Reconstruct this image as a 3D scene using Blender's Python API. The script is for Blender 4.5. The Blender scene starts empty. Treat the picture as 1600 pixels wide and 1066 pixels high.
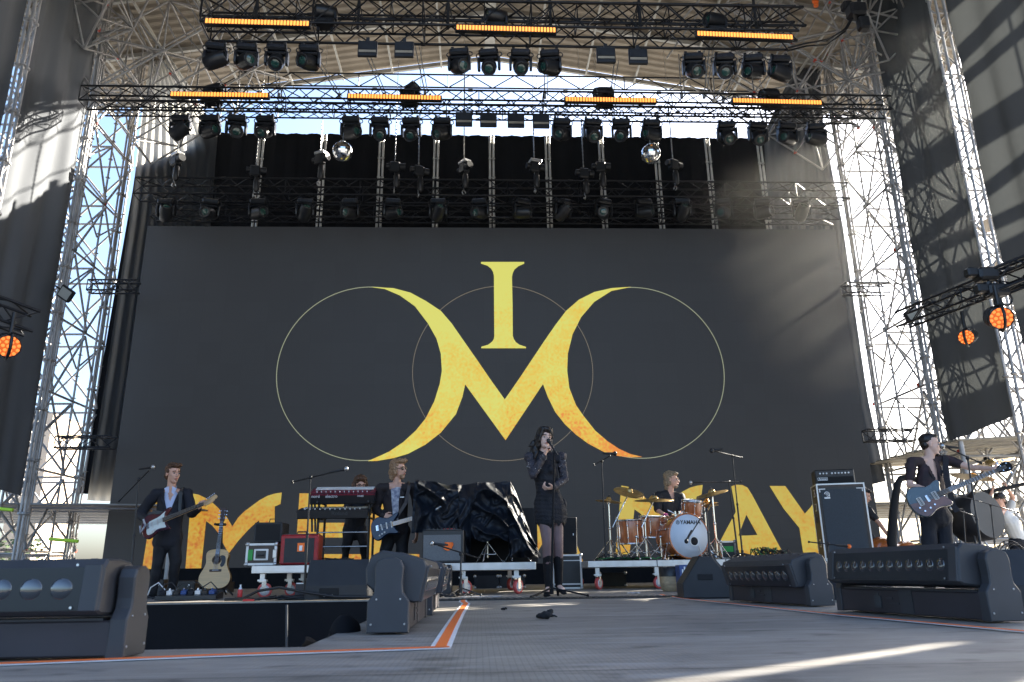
import bpy, math, random
from mathutils import Vector, Matrix, noise
random.seed(7)
V = Vector
R = math.radians
scene = bpy.context.scene
# ---------------------------------------------------------------- camera
F = 1195.0; YAW = .0451; PIT = .29417; ROL = -.01462
CAMP = V((0, 0, .24))
def _basis():
    f = V((math.sin(YAW)*math.cos(PIT), math.cos(YAW)*math.cos(PIT), math.sin(PIT)))
    r = V((math.cos(YAW), -math.sin(YAW), 0)); u = r.cross(f)
    return r*math.cos(ROL)+u*math.sin(ROL), f, -r*math.sin(ROL)+u*math.cos(ROL)
RT, FW, UP = _basis()
cam = bpy.data.objects.new("camera", bpy.data.cameras.new("camera"))
scene.collection.objects.link(cam)
cam.matrix_world = Matrix(((RT.x, UP.x, -FW.x, CAMP.x), (RT.y, UP.y, -FW.y, CAMP.y), (RT.z, UP.z, -FW.z, CAMP.z), (0, 0, 0, 1)))
cam.data.sensor_width = 36; cam.data.lens = F/1600*36
cam.data.clip_end = 5000; cam.data.clip_start = .05
cam.data.dof.use_dof = True; cam.data.dof.focus_distance = 9.5; cam.data.dof.aperture_fstop = 5.6
scene.camera = cam
def W(px, py, Y):
    """point at depth Y that the photograph shows at pixel px, py"""
    d = FW*F+RT*(px-800)-UP*(py-533)
    return CAMP+d*(Y/d.y)
def G(px, py, z=0.):
    d = FW*F+RT*(px-800)-UP*(py-533)
    return CAMP+d*((z-CAMP.z)/d.z)
# ---------------------------------------------------------------- sky and sun
SUN_AZ, SUN_EL = R(55), R(29)
world = bpy.data.worlds.new("World"); scene.world = world; world.use_nodes = True
nt = world.node_tree; bg = nt.nodes["Background"]
sky = nt.nodes.new("ShaderNodeTexSky"); sky.sky_type = 'NISHITA'; sky.sun_disc = False
sky.sun_elevation = SUN_EL; sky.sun_rotation = SUN_AZ; sky.dust_density = 3.5; sky.air_density = 1.0; sky.ozone_density = 3.5
nt.links.new(sky.outputs[0], bg.inputs[0]); bg.inputs[1].default_value = .08
sd = V((math.sin(SUN_AZ)*math.cos(SUN_EL), math.cos(SUN_AZ)*math.cos(SUN_EL), math.sin(SUN_EL)))
sun = bpy.data.objects.new("sun", bpy.data.lights.new("sun", 'SUN')); scene.collection.objects.link(sun)
sun.data.energy = 5; sun.data.angle = R(.5); sun.data.color = (1, .93, .80)
sun.rotation_euler = sd.to_track_quat('Z', 'Y').to_euler()
scene.view_settings.view_transform = 'Standard'; scene.view_settings.look = 'None'
EX = 2.85; K = 2**(.9-EX)
scene.view_settings.exposure = EX; scene.view_settings.gamma = 1
scene.cycles.use_denoising = True
scene.cycles.volume_step_rate = 1.0; scene.cycles.volume_bounces = 0
scene.cycles.max_bounces = 7; scene.cycles.diffuse_bounces = 4; scene.cycles.transparent_max_bounces = 8
# ---------------------------------------------------------------- materials
MAT = {}
def mat(name, col, rough=.6, metal=0., var=.0, scale=8., bump=0., bscale=40., emit=None, es=0., spec=.5, col2=None, coat=0., trans=0., stretch=None, sheen=0.):
    m = bpy.data.materials.new(name); m.use_nodes = True; t = m.node_tree; b = t.nodes["Principled BSDF"]
    b.inputs['Base Color'].default_value = (*col, 1); b.inputs['Roughness'].default_value = rough
    b.inputs['Metallic'].default_value = metal; b.inputs['Specular IOR Level'].default_value = spec
    if coat: b.inputs['Coat Weight'].default_value = coat; b.inputs['Coat Roughness'].default_value = .12
    if sheen: b.inputs['Sheen Weight'].default_value = sheen
    tc = t.nodes.new("ShaderNodeTexCoord"); mp = t.nodes.new("ShaderNodeMapping")
    t.links.new(tc.outputs['Object'], mp.inputs[0])
    if stretch: mp.inputs['Scale'].default_value = stretch
    if var > 0:
        n = t.nodes.new("ShaderNodeTexNoise"); n.inputs['Scale'].default_value = scale; n.inputs['Detail'].default_value = 6
        r = t.nodes.new("ShaderNodeValToRGB"); r.color_ramp.elements[0].position = .32; r.color_ramp.elements[1].position = .68
        c2 = col2 or tuple(min(1, c*(1+var)) for c in col); c1 = col if col2 else tuple(c*(1-var) for c in col)
        r.color_ramp.elements[0].color = (*c1, 1); r.color_ramp.elements[1].color = (*c2, 1)
        t.links.new(mp.outputs[0], n.inputs['Vector']); t.links.new(n.outputs[0], r.inputs[0]); t.links.new(r.outputs[0], b.inputs['Base Color'])
        mr = t.nodes.new("ShaderNodeMapRange"); mr.inputs[3].default_value = max(.05, rough-.12); mr.inputs[4].default_value = min(1, rough+.12)
        t.links.new(n.outputs[0], mr.inputs[0]); t.links.new(mr.outputs[0], b.inputs['Roughness'])
    if bump > 0:
        n = t.nodes.new("ShaderNodeTexNoise"); n.inputs['Scale'].default_value = bscale; n.inputs['Detail'].default_value = 4
        bp = t.nodes.new("ShaderNodeBump"); bp.inputs['Strength'].default_value = bump; bp.inputs['Distance'].default_value = .02
        t.links.new(mp.outputs[0], n.inputs['Vector']); t.links.new(n.outputs[0], bp.inputs['Height']); t.links.new(bp.outputs[0], b.inputs['Normal'])
    if emit: b.inputs['Emission Color'].default_value = (*emit, 1); b.inputs['Emission Strength'].default_value = es*K
    if trans: b.inputs['Transmission Weight'].default_value = trans
    MAT[name] = m
    return m
mat('black_metal', (.012, .013, .016), .45, .0, .4, 5)
mat('truss_black', (.010, .011, .015), .4, .3)
mat('galvanised', (.34, .33, .325), .5, .35, .25, 3)
mat('steel', (.5, .5, .5), .3, .9, .15, 9)
mat('chrome', (.8, .8, .8), .12, 1.)
mat('aluminium', (.62, .62, .62), .35, .6, .12, 6)
mat('black_plastic', (.018, .018, .02), .38, 0, .3, 12)
mat('matte_black', (.010, .010, .011), .85)
mat('lamp_case', (.014, .015, .018), .35, 0, .3, 12)
mat('lens', (.015, .06, .05), .05, .0, coat=1.)
mat('batten_grey', (.038, .038, .042), .5, 0, .22, 4, .08, 300)
mat('batten_base', (.034, .028, .032), .55, 0, .25, 4)
mat('batten_glass', (.010, .012, .016), .28, 0, spec=.35)
mat('speaker_black', (.022, .023, .026), .6, 0, .2, 9, .15, 300)
mat('pole_metal', (.62, .60, .56), .30, .35, .15, 5)
mat('grille', (.05, .052, .055), .7, .0, .25, 150)
mat('drape_black', (.0075, .008, .010), .95, 0, .2, 2, .2, 8, spec=.2)
mat('wall_fabric', (.105, .111, .122), .95, 0, .12, 1.3, .12, 400, spec=.1, stretch=(1, 1, .15))
mat('white_paint', (.75, .75, .73), .5, 0, .08, 10)
mat('wood_ply', (.42, .31, .19), .6, 0, .25, 6, stretch=(1, 6, 6))
mat('orange_tape', (1., .20, .035), .6, 0, .06, 14)
mat('white_tape', (.78, .80, .82), .6, 0, .08, 14)
mat('amber', (.6, .25, .06), .4, emit=(1., .33, .06), es=1.15)
mat('amber_lens', (.5, .16, .04), .4, emit=(1., .24, .05), es=.85)
mat('amber_dim', (.2, .05, .02), .3, emit=(1., .20, .03), es=.35)
mat('case_brown', (.050, .034, .026), .5, 0, .3, 6)
mat('case_black', (.016, .017, .02), .4, 0, .25, 6)
mat('red_tolex', (.34, .013, .018), .45, 0, .2, 20, .1, 200)
mat('orange_cloth', (1., .20, .03), .6)
mat('green_panel', (.02, .30, .05), .5)
mat('amp_cloth', (.16, .165, .17), .8, 0, .2, 150)
mat('grille_blue', (.036, .048, .062), .75, 0, .25, 120)
mat('tarp', (.008, .011, .017), .50, 0, .3, 3, .10, 9, spec=.35)
mat('rubber_red', (.55, .08, .07), .5)
mat('wheel_white', (.6, .58, .58), .5)
mat('skin', (.62, .35, .25), .5, 0, .10, 18)
mat('skin_pale', (.68, .45, .36), .5, 0, .08, 18)
mat('hair_brown', (.085, .040, .02), .6, 0, .5, 60)
mat('hair_dark', (.010, .007, .006), .45, 0, .5, 60)
mat('hair_sandy', (.27, .16, .085), .6, 0, .4, 60)
mat('hair_grey', (.24, .17, .10), .6, 0, .35, 60)
mat('lips', (.42, .12, .10), .45)
mat('eye_white', (.34, .32, .31), .35)
mat('eye_dark', (.02, .014, .01), .15)
mat('suit_navy', (.010, .011, .018), .8, 0, .3, 5, .15, 60)
mat('suit_brown', (.020, .014, .015), .8, 0, .3, 5, .15, 60)
mat('trouser_black', (.008, .008, .011), .8, 0, .3, 6, .25, 30)
mat('jean_dark', (.010, .012, .020), .85, 0, .3, 6, .3, 30)
mat('shirt_blue', (.52, .58, .78), .7, 0, .06, 10)
mat('shirt_black', (.014, .014, .017), .75, 0, .4, 20, .2, 40)
mat('tshirt_print', (.55, .56, .60), .8, 0, .5, 22, col2=(.16, .17, .24))
mat('tshirt_white', (.62, .62, .60), .8, 0, .06, 10, .2, 20)
mat('shirt_floral', (.011, .011, .015), .8, 0, .5, 14, col2=(.05, .028, .034))
mat('dress_navy', (.004, .005, .010), .75, 0, .4, 30, .5, 60)
mat('lace', (.010, .012, .022), .6, 0, .5, 70, .6, 90, col2=(.07, .06, .07))
mat('tights', (.16, .10, .10), .55, 0, .15, 10)
mat('boot', (.006, .006, .008), .7, spec=.25)
mat('fret', (.035, .024, .018), .45)
mat('maple', (.66, .44, .23), .4, 0, .12, 8)
mat('sunburst', (.13, .03, .02), .25, 0, .5, 5, coat=.8, col2=(.03, .01, .035))
mat('pearl', (.68, .74, .72), .25, coat=.5)
mat('guitar_navy', (.004, .012, .035), .3, coat=.5)
mat('guitar_teal', (.04, .07, .085), .25, 0, .2, 8, coat=1.)
mat('guitar_red', (.13, .05, .03), .3, 0, .45, 7, coat=.8)
mat('spruce', (.68, .43, .17), .35, 0, .10, 3, coat=.5, stretch=(30, 1, 1))
mat('rosewood', (.05, .022, .012), .4)
mat('drum_wood', (.42, .12, .035), .22, 0, .25, 4, coat=1., stretch=(6, 6, 1))
mat('drum_head', (.62, .68, .76), .55, 0, .04, 6)
mat('cymbal', (.62, .42, .16), .32, .85, .2, 30)
mat('key_red', (.16, .012, .03), .4)
mat('key_black', (.014, .015, .018), .4)
mat('plastic_blue', (.03, .07, .22), .4)
mat('purple_band', (.45, .04, .25), .6)
mat('cable', (.012, .012, .014), .5)
mat('cable_green', (.03, .18, .05), .5)
mat('violin_wood', (.45, .12, .02), .25, 0, .25, 4, coat=1.)
mat('roof_sheet', (.26, .22, .17), .6, .0, .22, 1.2, stretch=(1, .3, 1))
mat('roof_steel', (.40, .39, .36), .5, .2, .2, 4)
mat('ground', (.16, .16, .155), .95, 0, .2, .3)
mat('pit_dark', (.03, .03, .03), .95)
mat('canopy_grey', (.22, .22, .22), .7, 0, .25, 2)
mat('canopy_tan', (.27, .245, .20), .7, 0, .2, 2)
mat('building_tan', (.62, .48, .35), .9, 0, .1, 1)
mat('building_white', (.75, .76, .78), .8, 0, .05, 1)
mat('blue_boat', (.05, .16, .45), .5)
mat('leaf', (.05, .075, .03), .8, 0, .4, 4)
mat('yellow_tube', (.45, .75, .05), .5)
mat('red_clamp', (.55, .05, .02), .5)
mat('mirror', (.85, .85, .85), .06, 1.)
mat('badge', (.7, .72, .74), .4, .3)
mat('paper', (.72, .74, .78), .7)
mat('red_plastic', (.6, .03, .03), .4)
mat('purple_light', (.5, .35, .8), .5)
mat('flood_glass', (.42, .44, .42), .25)
def fabric_thin(name, col, tl, amt):
    m = mat(name, col, .95, 0, .14, 1.2, spec=.1, stretch=(1, 1, .2)); t = m.node_tree; b = t.nodes["Principled BSDF"]; out = t.nodes["Material Output"]
    tr = t.nodes.new("ShaderNodeBsdfTranslucent"); tr.inputs[0].default_value = (*tl, 1); mx = t.nodes.new("ShaderNodeMixShader"); mx.inputs[0].default_value = amt
    t.links.new(b.outputs[0], mx.inputs[1]); t.links.new(tr.outputs[0], mx.inputs[2]); t.links.new(mx.outputs[0], out.inputs[0])
fabric_thin('wall_thin', (.05, .056, .068), (.042, .045, .045), .30)
fabric_thin('side_fabric', (.04, .044, .052), (.62, .60, .55), .45)
def led_mat(name, c1, c2, c3, es, sc=.9, zoff=.06, xg=-.03):
    """glowing pixels of the screen: yellow to orange paint-like mottling"""
    m = mat(name, (.02, .02, .02), .5); t = m.node_tree; b = t.nodes["Principled BSDF"]
    tc = t.nodes.new("ShaderNodeTexCoord")
    n = t.nodes.new("ShaderNodeTexNoise"); n.inputs['Scale'].default_value = sc; n.inputs['Detail'].default_value = 9; n.inputs['Roughness'].default_value = .72
    r = t.nodes.new("ShaderNodeValToRGB"); e = r.color_ramp.elements
    e[0].position = .30; e[0].color = (*c3, 1); e[1].position = .66; e[1].color = (*c1, 1); k = e.new(.46); k.color = (*c2, 1)
    g = t.nodes.new("ShaderNodeTexNoise"); g.inputs['Scale'].default_value = 16; g.inputs['Detail'].default_value = 3
    mx = t.nodes.new("ShaderNodeMath"); mx.operation = 'MULTIPLY_ADD'; mx.inputs[1].default_value = .62
    mx.inputs[2].default_value = -.31
    ad = t.nodes.new("ShaderNodeMath"); ad.operation = 'ADD'
    t.links.new(tc.outputs['Object'], n.inputs['Vector']); t.links.new(tc.outputs['Object'], g.inputs['Vector'])
    t.links.new(g.outputs[0], mx.inputs[0]); t.links.new(n.outputs[0], ad.inputs[0]); t.links.new(mx.outputs[0], ad.inputs[1])
    sp = t.nodes.new("ShaderNodeSeparateXYZ"); t.links.new(tc.outputs['Object'], sp.inputs[0])
    gz = t.nodes.new("ShaderNodeMath"); gz.operation = 'MULTIPLY_ADD'; gz.inputs[1].default_value = .075; gz.inputs[2].default_value = zoff; t.links.new(sp.outputs[2], gz.inputs[0])
    gx = t.nodes.new("ShaderNodeMath"); gx.operation = 'MULTIPLY_ADD'; gx.inputs[1].default_value = xg; t.links.new(sp.outputs[0], gx.inputs[0]); t.links.new(gz.outputs[0], gx.inputs[2])
    a2 = t.nodes.new("ShaderNodeMath"); a2.operation = 'ADD'; t.links.new(ad.outputs[0], a2.inputs[0]); t.links.new(gx.outputs[0], a2.inputs[1])
    t.links.new(a2.outputs[0], r.inputs[0]); t.links.new(r.outputs[0], b.inputs['Emission Color']); b.inputs['Emission Strength'].default_value = es*K
    return m
led_mat('led_gold', (.74, .72, .14), (.82, .56, .06), (.86, .26, .03), .50)
led_mat('led_word', (.70, .55, .09), (.74, .38, .035), (.62, .15, .02), .42, 1.5, .30, .012)
led_mat('led_orange', (.90, .45, .06), (.88, .25, .04), (.70, .11, .02), .52, 1.3)
mat('led_line', (.05, .05, .05), .5, emit=(.42, .45, .28), es=.34)
mat('led_line_dim', (.05, .05, .05), .5, emit=(.42, .34, .22), es=.22)
def screen_mat():
    m = mat('led_panel', (.020, .020, .021), .55, spec=.35); t = m.node_tree; b = t.nodes["Principled BSDF"]
    tc = t.nodes.new("ShaderNodeTexCoord"); mp = t.nodes.new("ShaderNodeMapping"); mp.inputs['Rotation'].default_value = (R(90), 0, 0)
    br = t.nodes.new("ShaderNodeTexBrick"); br.offset = 0; br.inputs['Scale'].default_value = 1
    br.inputs['Brick Width'].default_value = .5; br.inputs['Row Height'].default_value = .5; br.inputs['Mortar Size'].default_value = .004
    br.inputs['Color1'].default_value = (.0165, .0160, .0170, 1); br.inputs['Color2'].default_value = (.0195, .0190, .020, 1); br.inputs['Mortar'].default_value = (.014, .014, .015, 1)
    t.links.new(tc.outputs['Object'], mp.inputs[0]); t.links.new(mp.outputs[0], br.inputs[0]); t.links.new(br.outputs[0], b.inputs['Base Color'])
    b.inputs['Emission Color'].default_value = (.80, .88, 1, 1); b.inputs['Emission Strength'].default_value = .012*K
screen_mat()
def floor_mat():
    m = mat('deck_ply', (.1, .1, .1), .5); t = m.node_tree; b = t.nodes["Principled BSDF"]; L = t.links.new
    tc = t.nodes.new("ShaderNodeTexCoord")
    def N(scale, st, det=6):
        mp = t.nodes.new("ShaderNodeMapping"); mp.inputs['Scale'].default_value = st; L(tc.outputs['Object'], mp.inputs[0])
        n = t.nodes.new("ShaderNodeTexNoise"); n.inputs['Scale'].default_value = scale; n.inputs['Detail'].default_value = det; L(mp.outputs[0], n.inputs['Vector']); return n
    a = N(1.3, (1, 3, 1)); s = N(9, (.6, 4, 1)); f = N(70, (1, 1, 1), 2)
    br = t.nodes.new("ShaderNodeTexBrick"); br.offset = .5; br.inputs['Scale'].default_value = 1; br.inputs['Brick Width'].default_value = 60
    br.inputs['Row Height'].default_value = 1.22; br.inputs['Mortar Size'].default_value = .006
    br.inputs['Color1'].default_value = (.86, .86, .86, 1); br.inputs['Color2'].default_value = (1.12, 1.1, 1.08, 1); br.inputs['Mortar'].default_value = (.28, .28, .28, 1)
    mb_ = t.nodes.new("ShaderNodeMapping"); mb_.inputs['Location'].default_value = (17.3, .35, 0); L(tc.outputs['Object'], mb_.inputs[0]); L(mb_.outputs[0], br.inputs[0])
    r = t.nodes.new("ShaderNodeValToRGB"); r.color_ramp.elements[0].position = .3; r.color_ramp.elements[1].position = .72
    r.color_ramp.elements[0].color = (.13, .122, .112, 1); r.color_ramp.elements[1].color = (.40, .37, .335, 1)
    m1 = t.nodes.new("ShaderNodeMath"); m1.operation = 'MULTIPLY_ADD'; m1.inputs[1].default_value = .55
    L(s.outputs[0], m1.inputs[0])
    m2 = t.nodes.new("ShaderNodeMath"); m2.operation = 'MULTIPLY'; m2.inputs[1].default_value = .45; L(a.outputs[0], m2.inputs[0]); L(m2.outputs[0], m1.inputs[2])
    L(m1.outputs[0], r.inputs[0])
    mx = t.nodes.new("ShaderNodeMixRGB"); mx.blend_type = 'MULTIPLY'; mx.inputs[0].default_value = 1; L(r.outputs[0], mx.inputs[1]); L(br.outputs[0], mx.inputs[2])
    # the fine mesh pressed into the film of the plywood
    ck = t.nodes.new("ShaderNodeTexVoronoi"); ck.inputs['Scale'].default_value = 55; ck.distance = 'CHEBYCHEV'; ck.inputs['Randomness'].default_value = .0; L(tc.outputs['Object'], ck.inputs['Vector'])
    mr = t.nodes.new("ShaderNodeMapRange"); mr.inputs[1].default_value = .34; mr.inputs[2].default_value = .5; mr.inputs[3].default_value = 1.06; mr.inputs[4].default_value = .72; L(ck.outputs[0], mr.inputs[0])
    m3 = t.nodes.new("ShaderNodeMixRGB"); m3.blend_type = 'MULTIPLY'; m3.inputs[0].default_value = .8; L(mx.outputs[0], m3.inputs[1]); L(mr.outputs[0], m3.inputs[2])
    sc = N(2.2, (.5, 3.2, 1), 8); r2 = t.nodes.new("ShaderNodeValToRGB"); r2.color_ramp.elements[0].position = .56; r2.color_ramp.elements[1].position = .74; r2.color_ramp.elements[0].color = (0, 0, 0, 1); r2.color_ramp.elements[1].color = (.5, .5, .5, 1); L(sc.outputs[0], r2.inputs[0])
    m4 = t.nodes.new("ShaderNodeMixRGB"); m4.inputs[2].default_value = (.46, .45, .44, 1); L(r2.outputs[0], m4.inputs[0]); L(m3.outputs[0], m4.inputs[1])
    dk = N(5, (1, 1.6, 1), 9); r3 = t.nodes.new("ShaderNodeValToRGB"); r3.color_ramp.elements[0].position = .30; r3.color_ramp.elements[1].position = .42; r3.color_ramp.elements[0].color = (.35, .35, .35, 1); r3.color_ramp.elements[1].color = (1, 1, 1, 1); L(dk.outputs[0], r3.inputs[0])
    m5 = t.nodes.new("ShaderNodeMixRGB"); m5.blend_type = 'MULTIPLY'; m5.inputs[0].default_value = .8; L(m4.outputs[0], m5.inputs[1]); L(r3.outputs[0], m5.inputs[2])
    L(m5.outputs[0], b.inputs['Base Color'])
    rr = t.nodes.new("ShaderNodeMapRange"); rr.inputs[3].default_value = .38; rr.inputs[4].default_value = .68; L(s.outputs[0], rr.inputs[0]); L(rr.outputs[0], b.inputs['Roughness'])
    bp = t.nodes.new("ShaderNodeBump"); bp.inputs['Strength'].default_value = .25; bp.inputs['Distance'].default_value = .004; L(mr.outputs[0], bp.inputs['Height']); L(bp.outputs[0], b.inputs['Normal'])
floor_mat()
# ---------------------------------------------------------------- mesh helpers
def frame(d, up=None):
    d = d.normalized(); u = V(up) if up is not None else (V((0, 0, 1)) if abs(d.z) < .95 else V((0, 1, 0)))
    a = u.cross(d)
    if a.length < 1e-6: a = V((1, 0, 0)).cross(d)
    a.normalize(); b = d.cross(a).normalized()
    return a, b, d
class MB:
    def __init__(s): s.v = []; s.f = []; s.m = []; s.sm = []; s.M = None
    def add(s, vs, fs, mi=0, smooth=False):
        o = len(s.v)
        s.v += [tuple(s.M @ V(p)) if s.M else tuple(p) for p in vs]
        for f in fs: s.f.append(tuple(i+o for i in f)); s.m.append(mi); s.sm.append(smooth)
    def box(s, c, d, mi=0, rot=None, bev=0.):
        x, y, z = d[0]/2, d[1]/2, d[2]/2; c = V(c)
        if bev > 0:
            b = min(bev, x*.9, y*.9, z*.9); P = []
            for sx in (-1, 1):
                for sy in (-1, 1):
                    for sz in (-1, 1):
                        P += [(sx*x, sy*(y-b), sz*(z-b)), (sx*(x-b), sy*y, sz*(z-b)), (sx*(x-b), sy*(y-b), sz*z)]
            idx = lambda sx, sy, sz, k: ((sx > 0)*4+(sy > 0)*2+(sz > 0))*3+k
            q = []
            for k, (a, b2) in enumerate(((1, 2), (0, 2), (0, 1))):
                for sg in (-1, 1):
                    c4 = []
                    for t in ((-1, -1), (1, -1), (1, 1), (-1, 1)):
                        w = [0, 0, 0]; w[k] = sg; w[a] = t[0]; w[b2] = t[1]; c4.append(idx(*w, k))
                    q.append(c4)
            for k in range(3):
                a, b2 = [i for i in range(3) if i != k]
                for sa in (-1, 1):
                    for sb in (-1, 1):
                        w1 = [0, 0, 0]; w1[a] = sa; w1[b2] = sb; w2 = list(w1); w1[k] = -1; w2[k] = 1
                        q.append([idx(*w1, a), idx(*w2, a), idx(*w2, b2), idx(*w1, b2)])
            for sx in (-1, 1):
                for sy in (-1, 1):
                    for sz in (-1, 1): q.append([idx(sx, sy, sz, 0), idx(sx, sy, sz, 1), idx(sx, sy, sz, 2)])
            P = [V(p) for p in P]; out = []
            for f in q:
                n = (P[f[1]]-P[f[0]]).cross(P[f[2]]-P[f[0]]); ce = sum((P[i] for i in f), V())/len(f)
                out.append(f if n.dot(ce) > 0 else f[::-1])
            if rot: P = [rot @ p for p in P]
            s.add([p+c for p in P], out, mi); return
        P = [V((a*x, b*y, e*z)) for a in (-1, 1) for b in (-1, 1) for e in (-1, 1)]
        if rot: P = [rot @ p for p in P]
        s.add([p+c for p in P], [(0, 1, 3, 2), (4, 6, 7, 5), (0, 4, 5, 1), (2, 3, 7, 6), (0, 2, 6, 4), (1, 5, 7, 3)], mi)
    def bar(s, p0, p1, w, h, mi=0, up=None):
        p0, p1 = V(p0), V(p1); a, b, d = frame(p1-p0, up)
        q = [(-1, -1), (1, -1), (1, 1), (-1, 1)]
        s.add([p+a*x*w/2+b*y*h/2 for p in (p0, p1) for x, y in q], [(0, 3, 2, 1), (4, 5, 6, 7)]+[(i, (i+1) % 4, 4+(i+1) % 4, 4+i) for i in range(4)], mi)
    def tube(s, p0, p1, r0, r1=None, n=8, mi=0, cap=True, smooth=True):
        r1 = r0 if r1 is None else r1; p0, p1 = V(p0), V(p1); a, b, d = frame(p1-p0)
        vs = [p+(a*math.cos(t)+b*math.sin(t))*r for p, r in ((p0, r0), (p1, r1)) for t in [2*math.pi*i/n for i in range(n)]]
        s.add(vs, [(i, (i+1) % n, n+(i+1) % n, n+i) for i in range(n)], mi, smooth)
        if cap: s.add(vs, [tuple(range(n))[::-1], tuple(range(n, 2*n))], mi)
    def path(s, pts, r, n=6, mi=0):
        pts = [V(p) for p in pts]; rings = []; a = None
        for i, p in enumerate(pts):
            d = (pts[min(i+1, len(pts)-1)]-pts[max(i-1, 0)]).normalized()
            if a is None: a, b, _ = frame(d)
            else: b = d.cross(a).normalized(); a = b.cross(d).normalized()
            rr = r[i] if isinstance(r, (list, tuple)) else r
            rings += [p+(a*math.cos(2*math.pi*k/n)+b*math.sin(2*math.pi*k/n))*rr for k in range(n)]
        L = len(pts)
        s.add(rings, [(j*n+i, j*n+(i+1) % n, (j+1)*n+(i+1) % n, (j+1)*n+i) for j in range(L-1) for i in range(n)], mi, True)
        s.add(rings, [tuple(range(n))[::-1], tuple(range((L-1)*n, L*n))], mi)
    def lathe(s, prof, c=(0, 0, 0), ax=(0, 0, 1), n=20, mi=0, smooth=True, up=None):
        a, b, d = frame(V(ax), up); c = V(c)
        vs = [c+d*h+(a*math.cos(2*math.pi*k/n)+b*math.sin(2*math.pi*k/n))*r for r, h in prof for k in range(n)]
        s.add(vs, [(j*n+i, j*n+(i+1) % n, (j+1)*n+(i+1) % n, (j+1)*n+i) for j in range(len(prof)-1) for i in range(n)], mi, smooth)
        s.add(vs, [tuple(range(n))[::-1], tuple(range((len(prof)-1)*n, len(prof)*n))], mi)
    def prism(s, pts, n, t, mi=0, smooth=False, bev=0.):
        """outline pts (3-D, planar) swept along n by t"""
        n = V(n).normalized(); pts = [V(p) for p in pts]; k = len(pts)
        ar = sum(((pts[i]-pts[0]).cross(pts[(i+1) % k]-pts[0]) for i in range(k)), V())
        if ar.dot(n) < 0: pts = pts[::-1]
        c = sum(pts, V())/k
        rows = [pts, [p+n*t for p in pts]]
        if bev > 0:
            ins = []
            for i, p in enumerate(pts):
                d = (pts[(i+1) % k]-pts[i-1]).normalized(); q = n.cross(d); ins.append(p+q*bev)
            rows = [ins, [p+n*bev for p in pts], [p+n*(t-bev) for p in pts], [p+n*t for p in ins]]
        vs = [p for r in rows for p in r]; m = len(rows)
        s.add(vs, [(j*k+i, j*k+(i+1) % k, (j+1)*k+(i+1) % k, (j+1)*k+i) for j in range(m-1) for i in range(k)], mi, smooth)
        s.add(vs, [tuple(range(k))[::-1], tuple(range((m-1)*k, m*k))], mi)
    def sphere(s, c, r, n=12, m=8, mi=0, sc=(1, 1, 1), smooth=True, q=None):
        c = V(c); vs = []
        for j in range(1, m):
            ph = math.pi*j/m
            for i in range(n):
                p = V((math.sin(ph)*math.cos(2*math.pi*i/n)*sc[0], math.sin(ph)*math.sin(2*math.pi*i/n)*sc[1], math.cos(ph)*sc[2]))*r
                vs.append(c+(q @ p if q else p))
        t = V((0, 0, r*sc[2])); t = q @ t if q else t
        vs += [c+t, c-t]; T = len(vs)-2
        fs = [(j*n+i, (j+1)*n+i, (j+1)*n+(i+1) % n, j*n+(i+1) % n) for j in range(m-2) for i in range(n)]
        fs += [(T, i, (i+1) % n) for i in range(n)]+[(T+1, (m-2)*n+(i+1) % n, (m-2)*n+i) for i in range(n)]
        s.add(vs, fs, mi, smooth)
    def torus(s, c, R_, r, ax=(0, 0, 1), n=20, k=6, mi=0, a0=0, a1=2*math.pi):
        a, b, d = frame(V(ax)); c = V(c); full = abs(a1-a0-2*math.pi) < 1e-6; N = n if full else n+1
        vs = []
        for i in range(N):
            t = a0+(a1-a0)*i/n; o = a*math.cos(t)+b*math.sin(t)
            vs += [c+o*(R_+r*math.cos(2*math.pi*j/k))+d*r*math.sin(2*math.pi*j/k) for j in range(k)]
        s.add(vs, [(i*k+j, ((i+1) % N)*k+j, ((i+1) % N)*k+(j+1) % k, i*k+(j+1) % k) for i in range(n) for j in range(k)], mi, True)
    def sheet(s, f, nu, nv, mi=0, smooth=True, thick=0.):
        """surface f(u,v) 0..1, optionally with thickness along y"""
        vs = [V(f(i/nu, j/nv)) for j in range(nv+1) for i in range(nu+1)]; w = nu+1
        s.add(vs, [(j*w+i, j*w+i+1, (j+1)*w+i+1, (j+1)*w+i) for j in range(nv) for i in range(nu)], mi, smooth)
        if thick:
            th = V(thick) if not isinstance(thick, float) else V((0, thick, 0))
            v2 = [p+th for p in vs]
            s.add(v2, [(j*w+i, (j+1)*w+i, (j+1)*w+i+1, j*w+i+1) for j in range(nv) for i in range(nu)], mi, smooth)
            ed = [i for i in range(w)]+[j*w+nu for j in range(1, nv+1)]+[nv*w+i for i in range(nu-1, -1, -1)]+[j*w for j in range(nv-1, 0, -1)]
            k = len(ed); s.add([vs[i] for i in ed]+[v2[i] for i in ed], [(i, k+i, k+(i+1) % k, (i+1) % k) for i in range(k)], mi)
    def build(s, name, mats, parent=None, loc=None):
        me = bpy.data.meshes.new(name); me.from_pydata(s.v, [], s.f)
        for m in (mats if isinstance(mats, (list, tuple)) else [mats]): me.materials.append(MAT[m])
        me.polygons.foreach_set('material_index', s.m); me.polygons.foreach_set('use_smooth', s.sm); me.update()
        o = bpy.data.objects.new(name, me); scene.collection.objects.link(o)
        if parent is not None: o.parent = parent
        if loc is not None: o.location = loc
        return o
def tag(o, label=None, cat=None, group=None, kind=None):
    if label: o['label'] = label
    if cat: o['category'] = cat
    if group: o['group'] = group
    if kind: o['kind'] = kind
    return o
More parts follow.
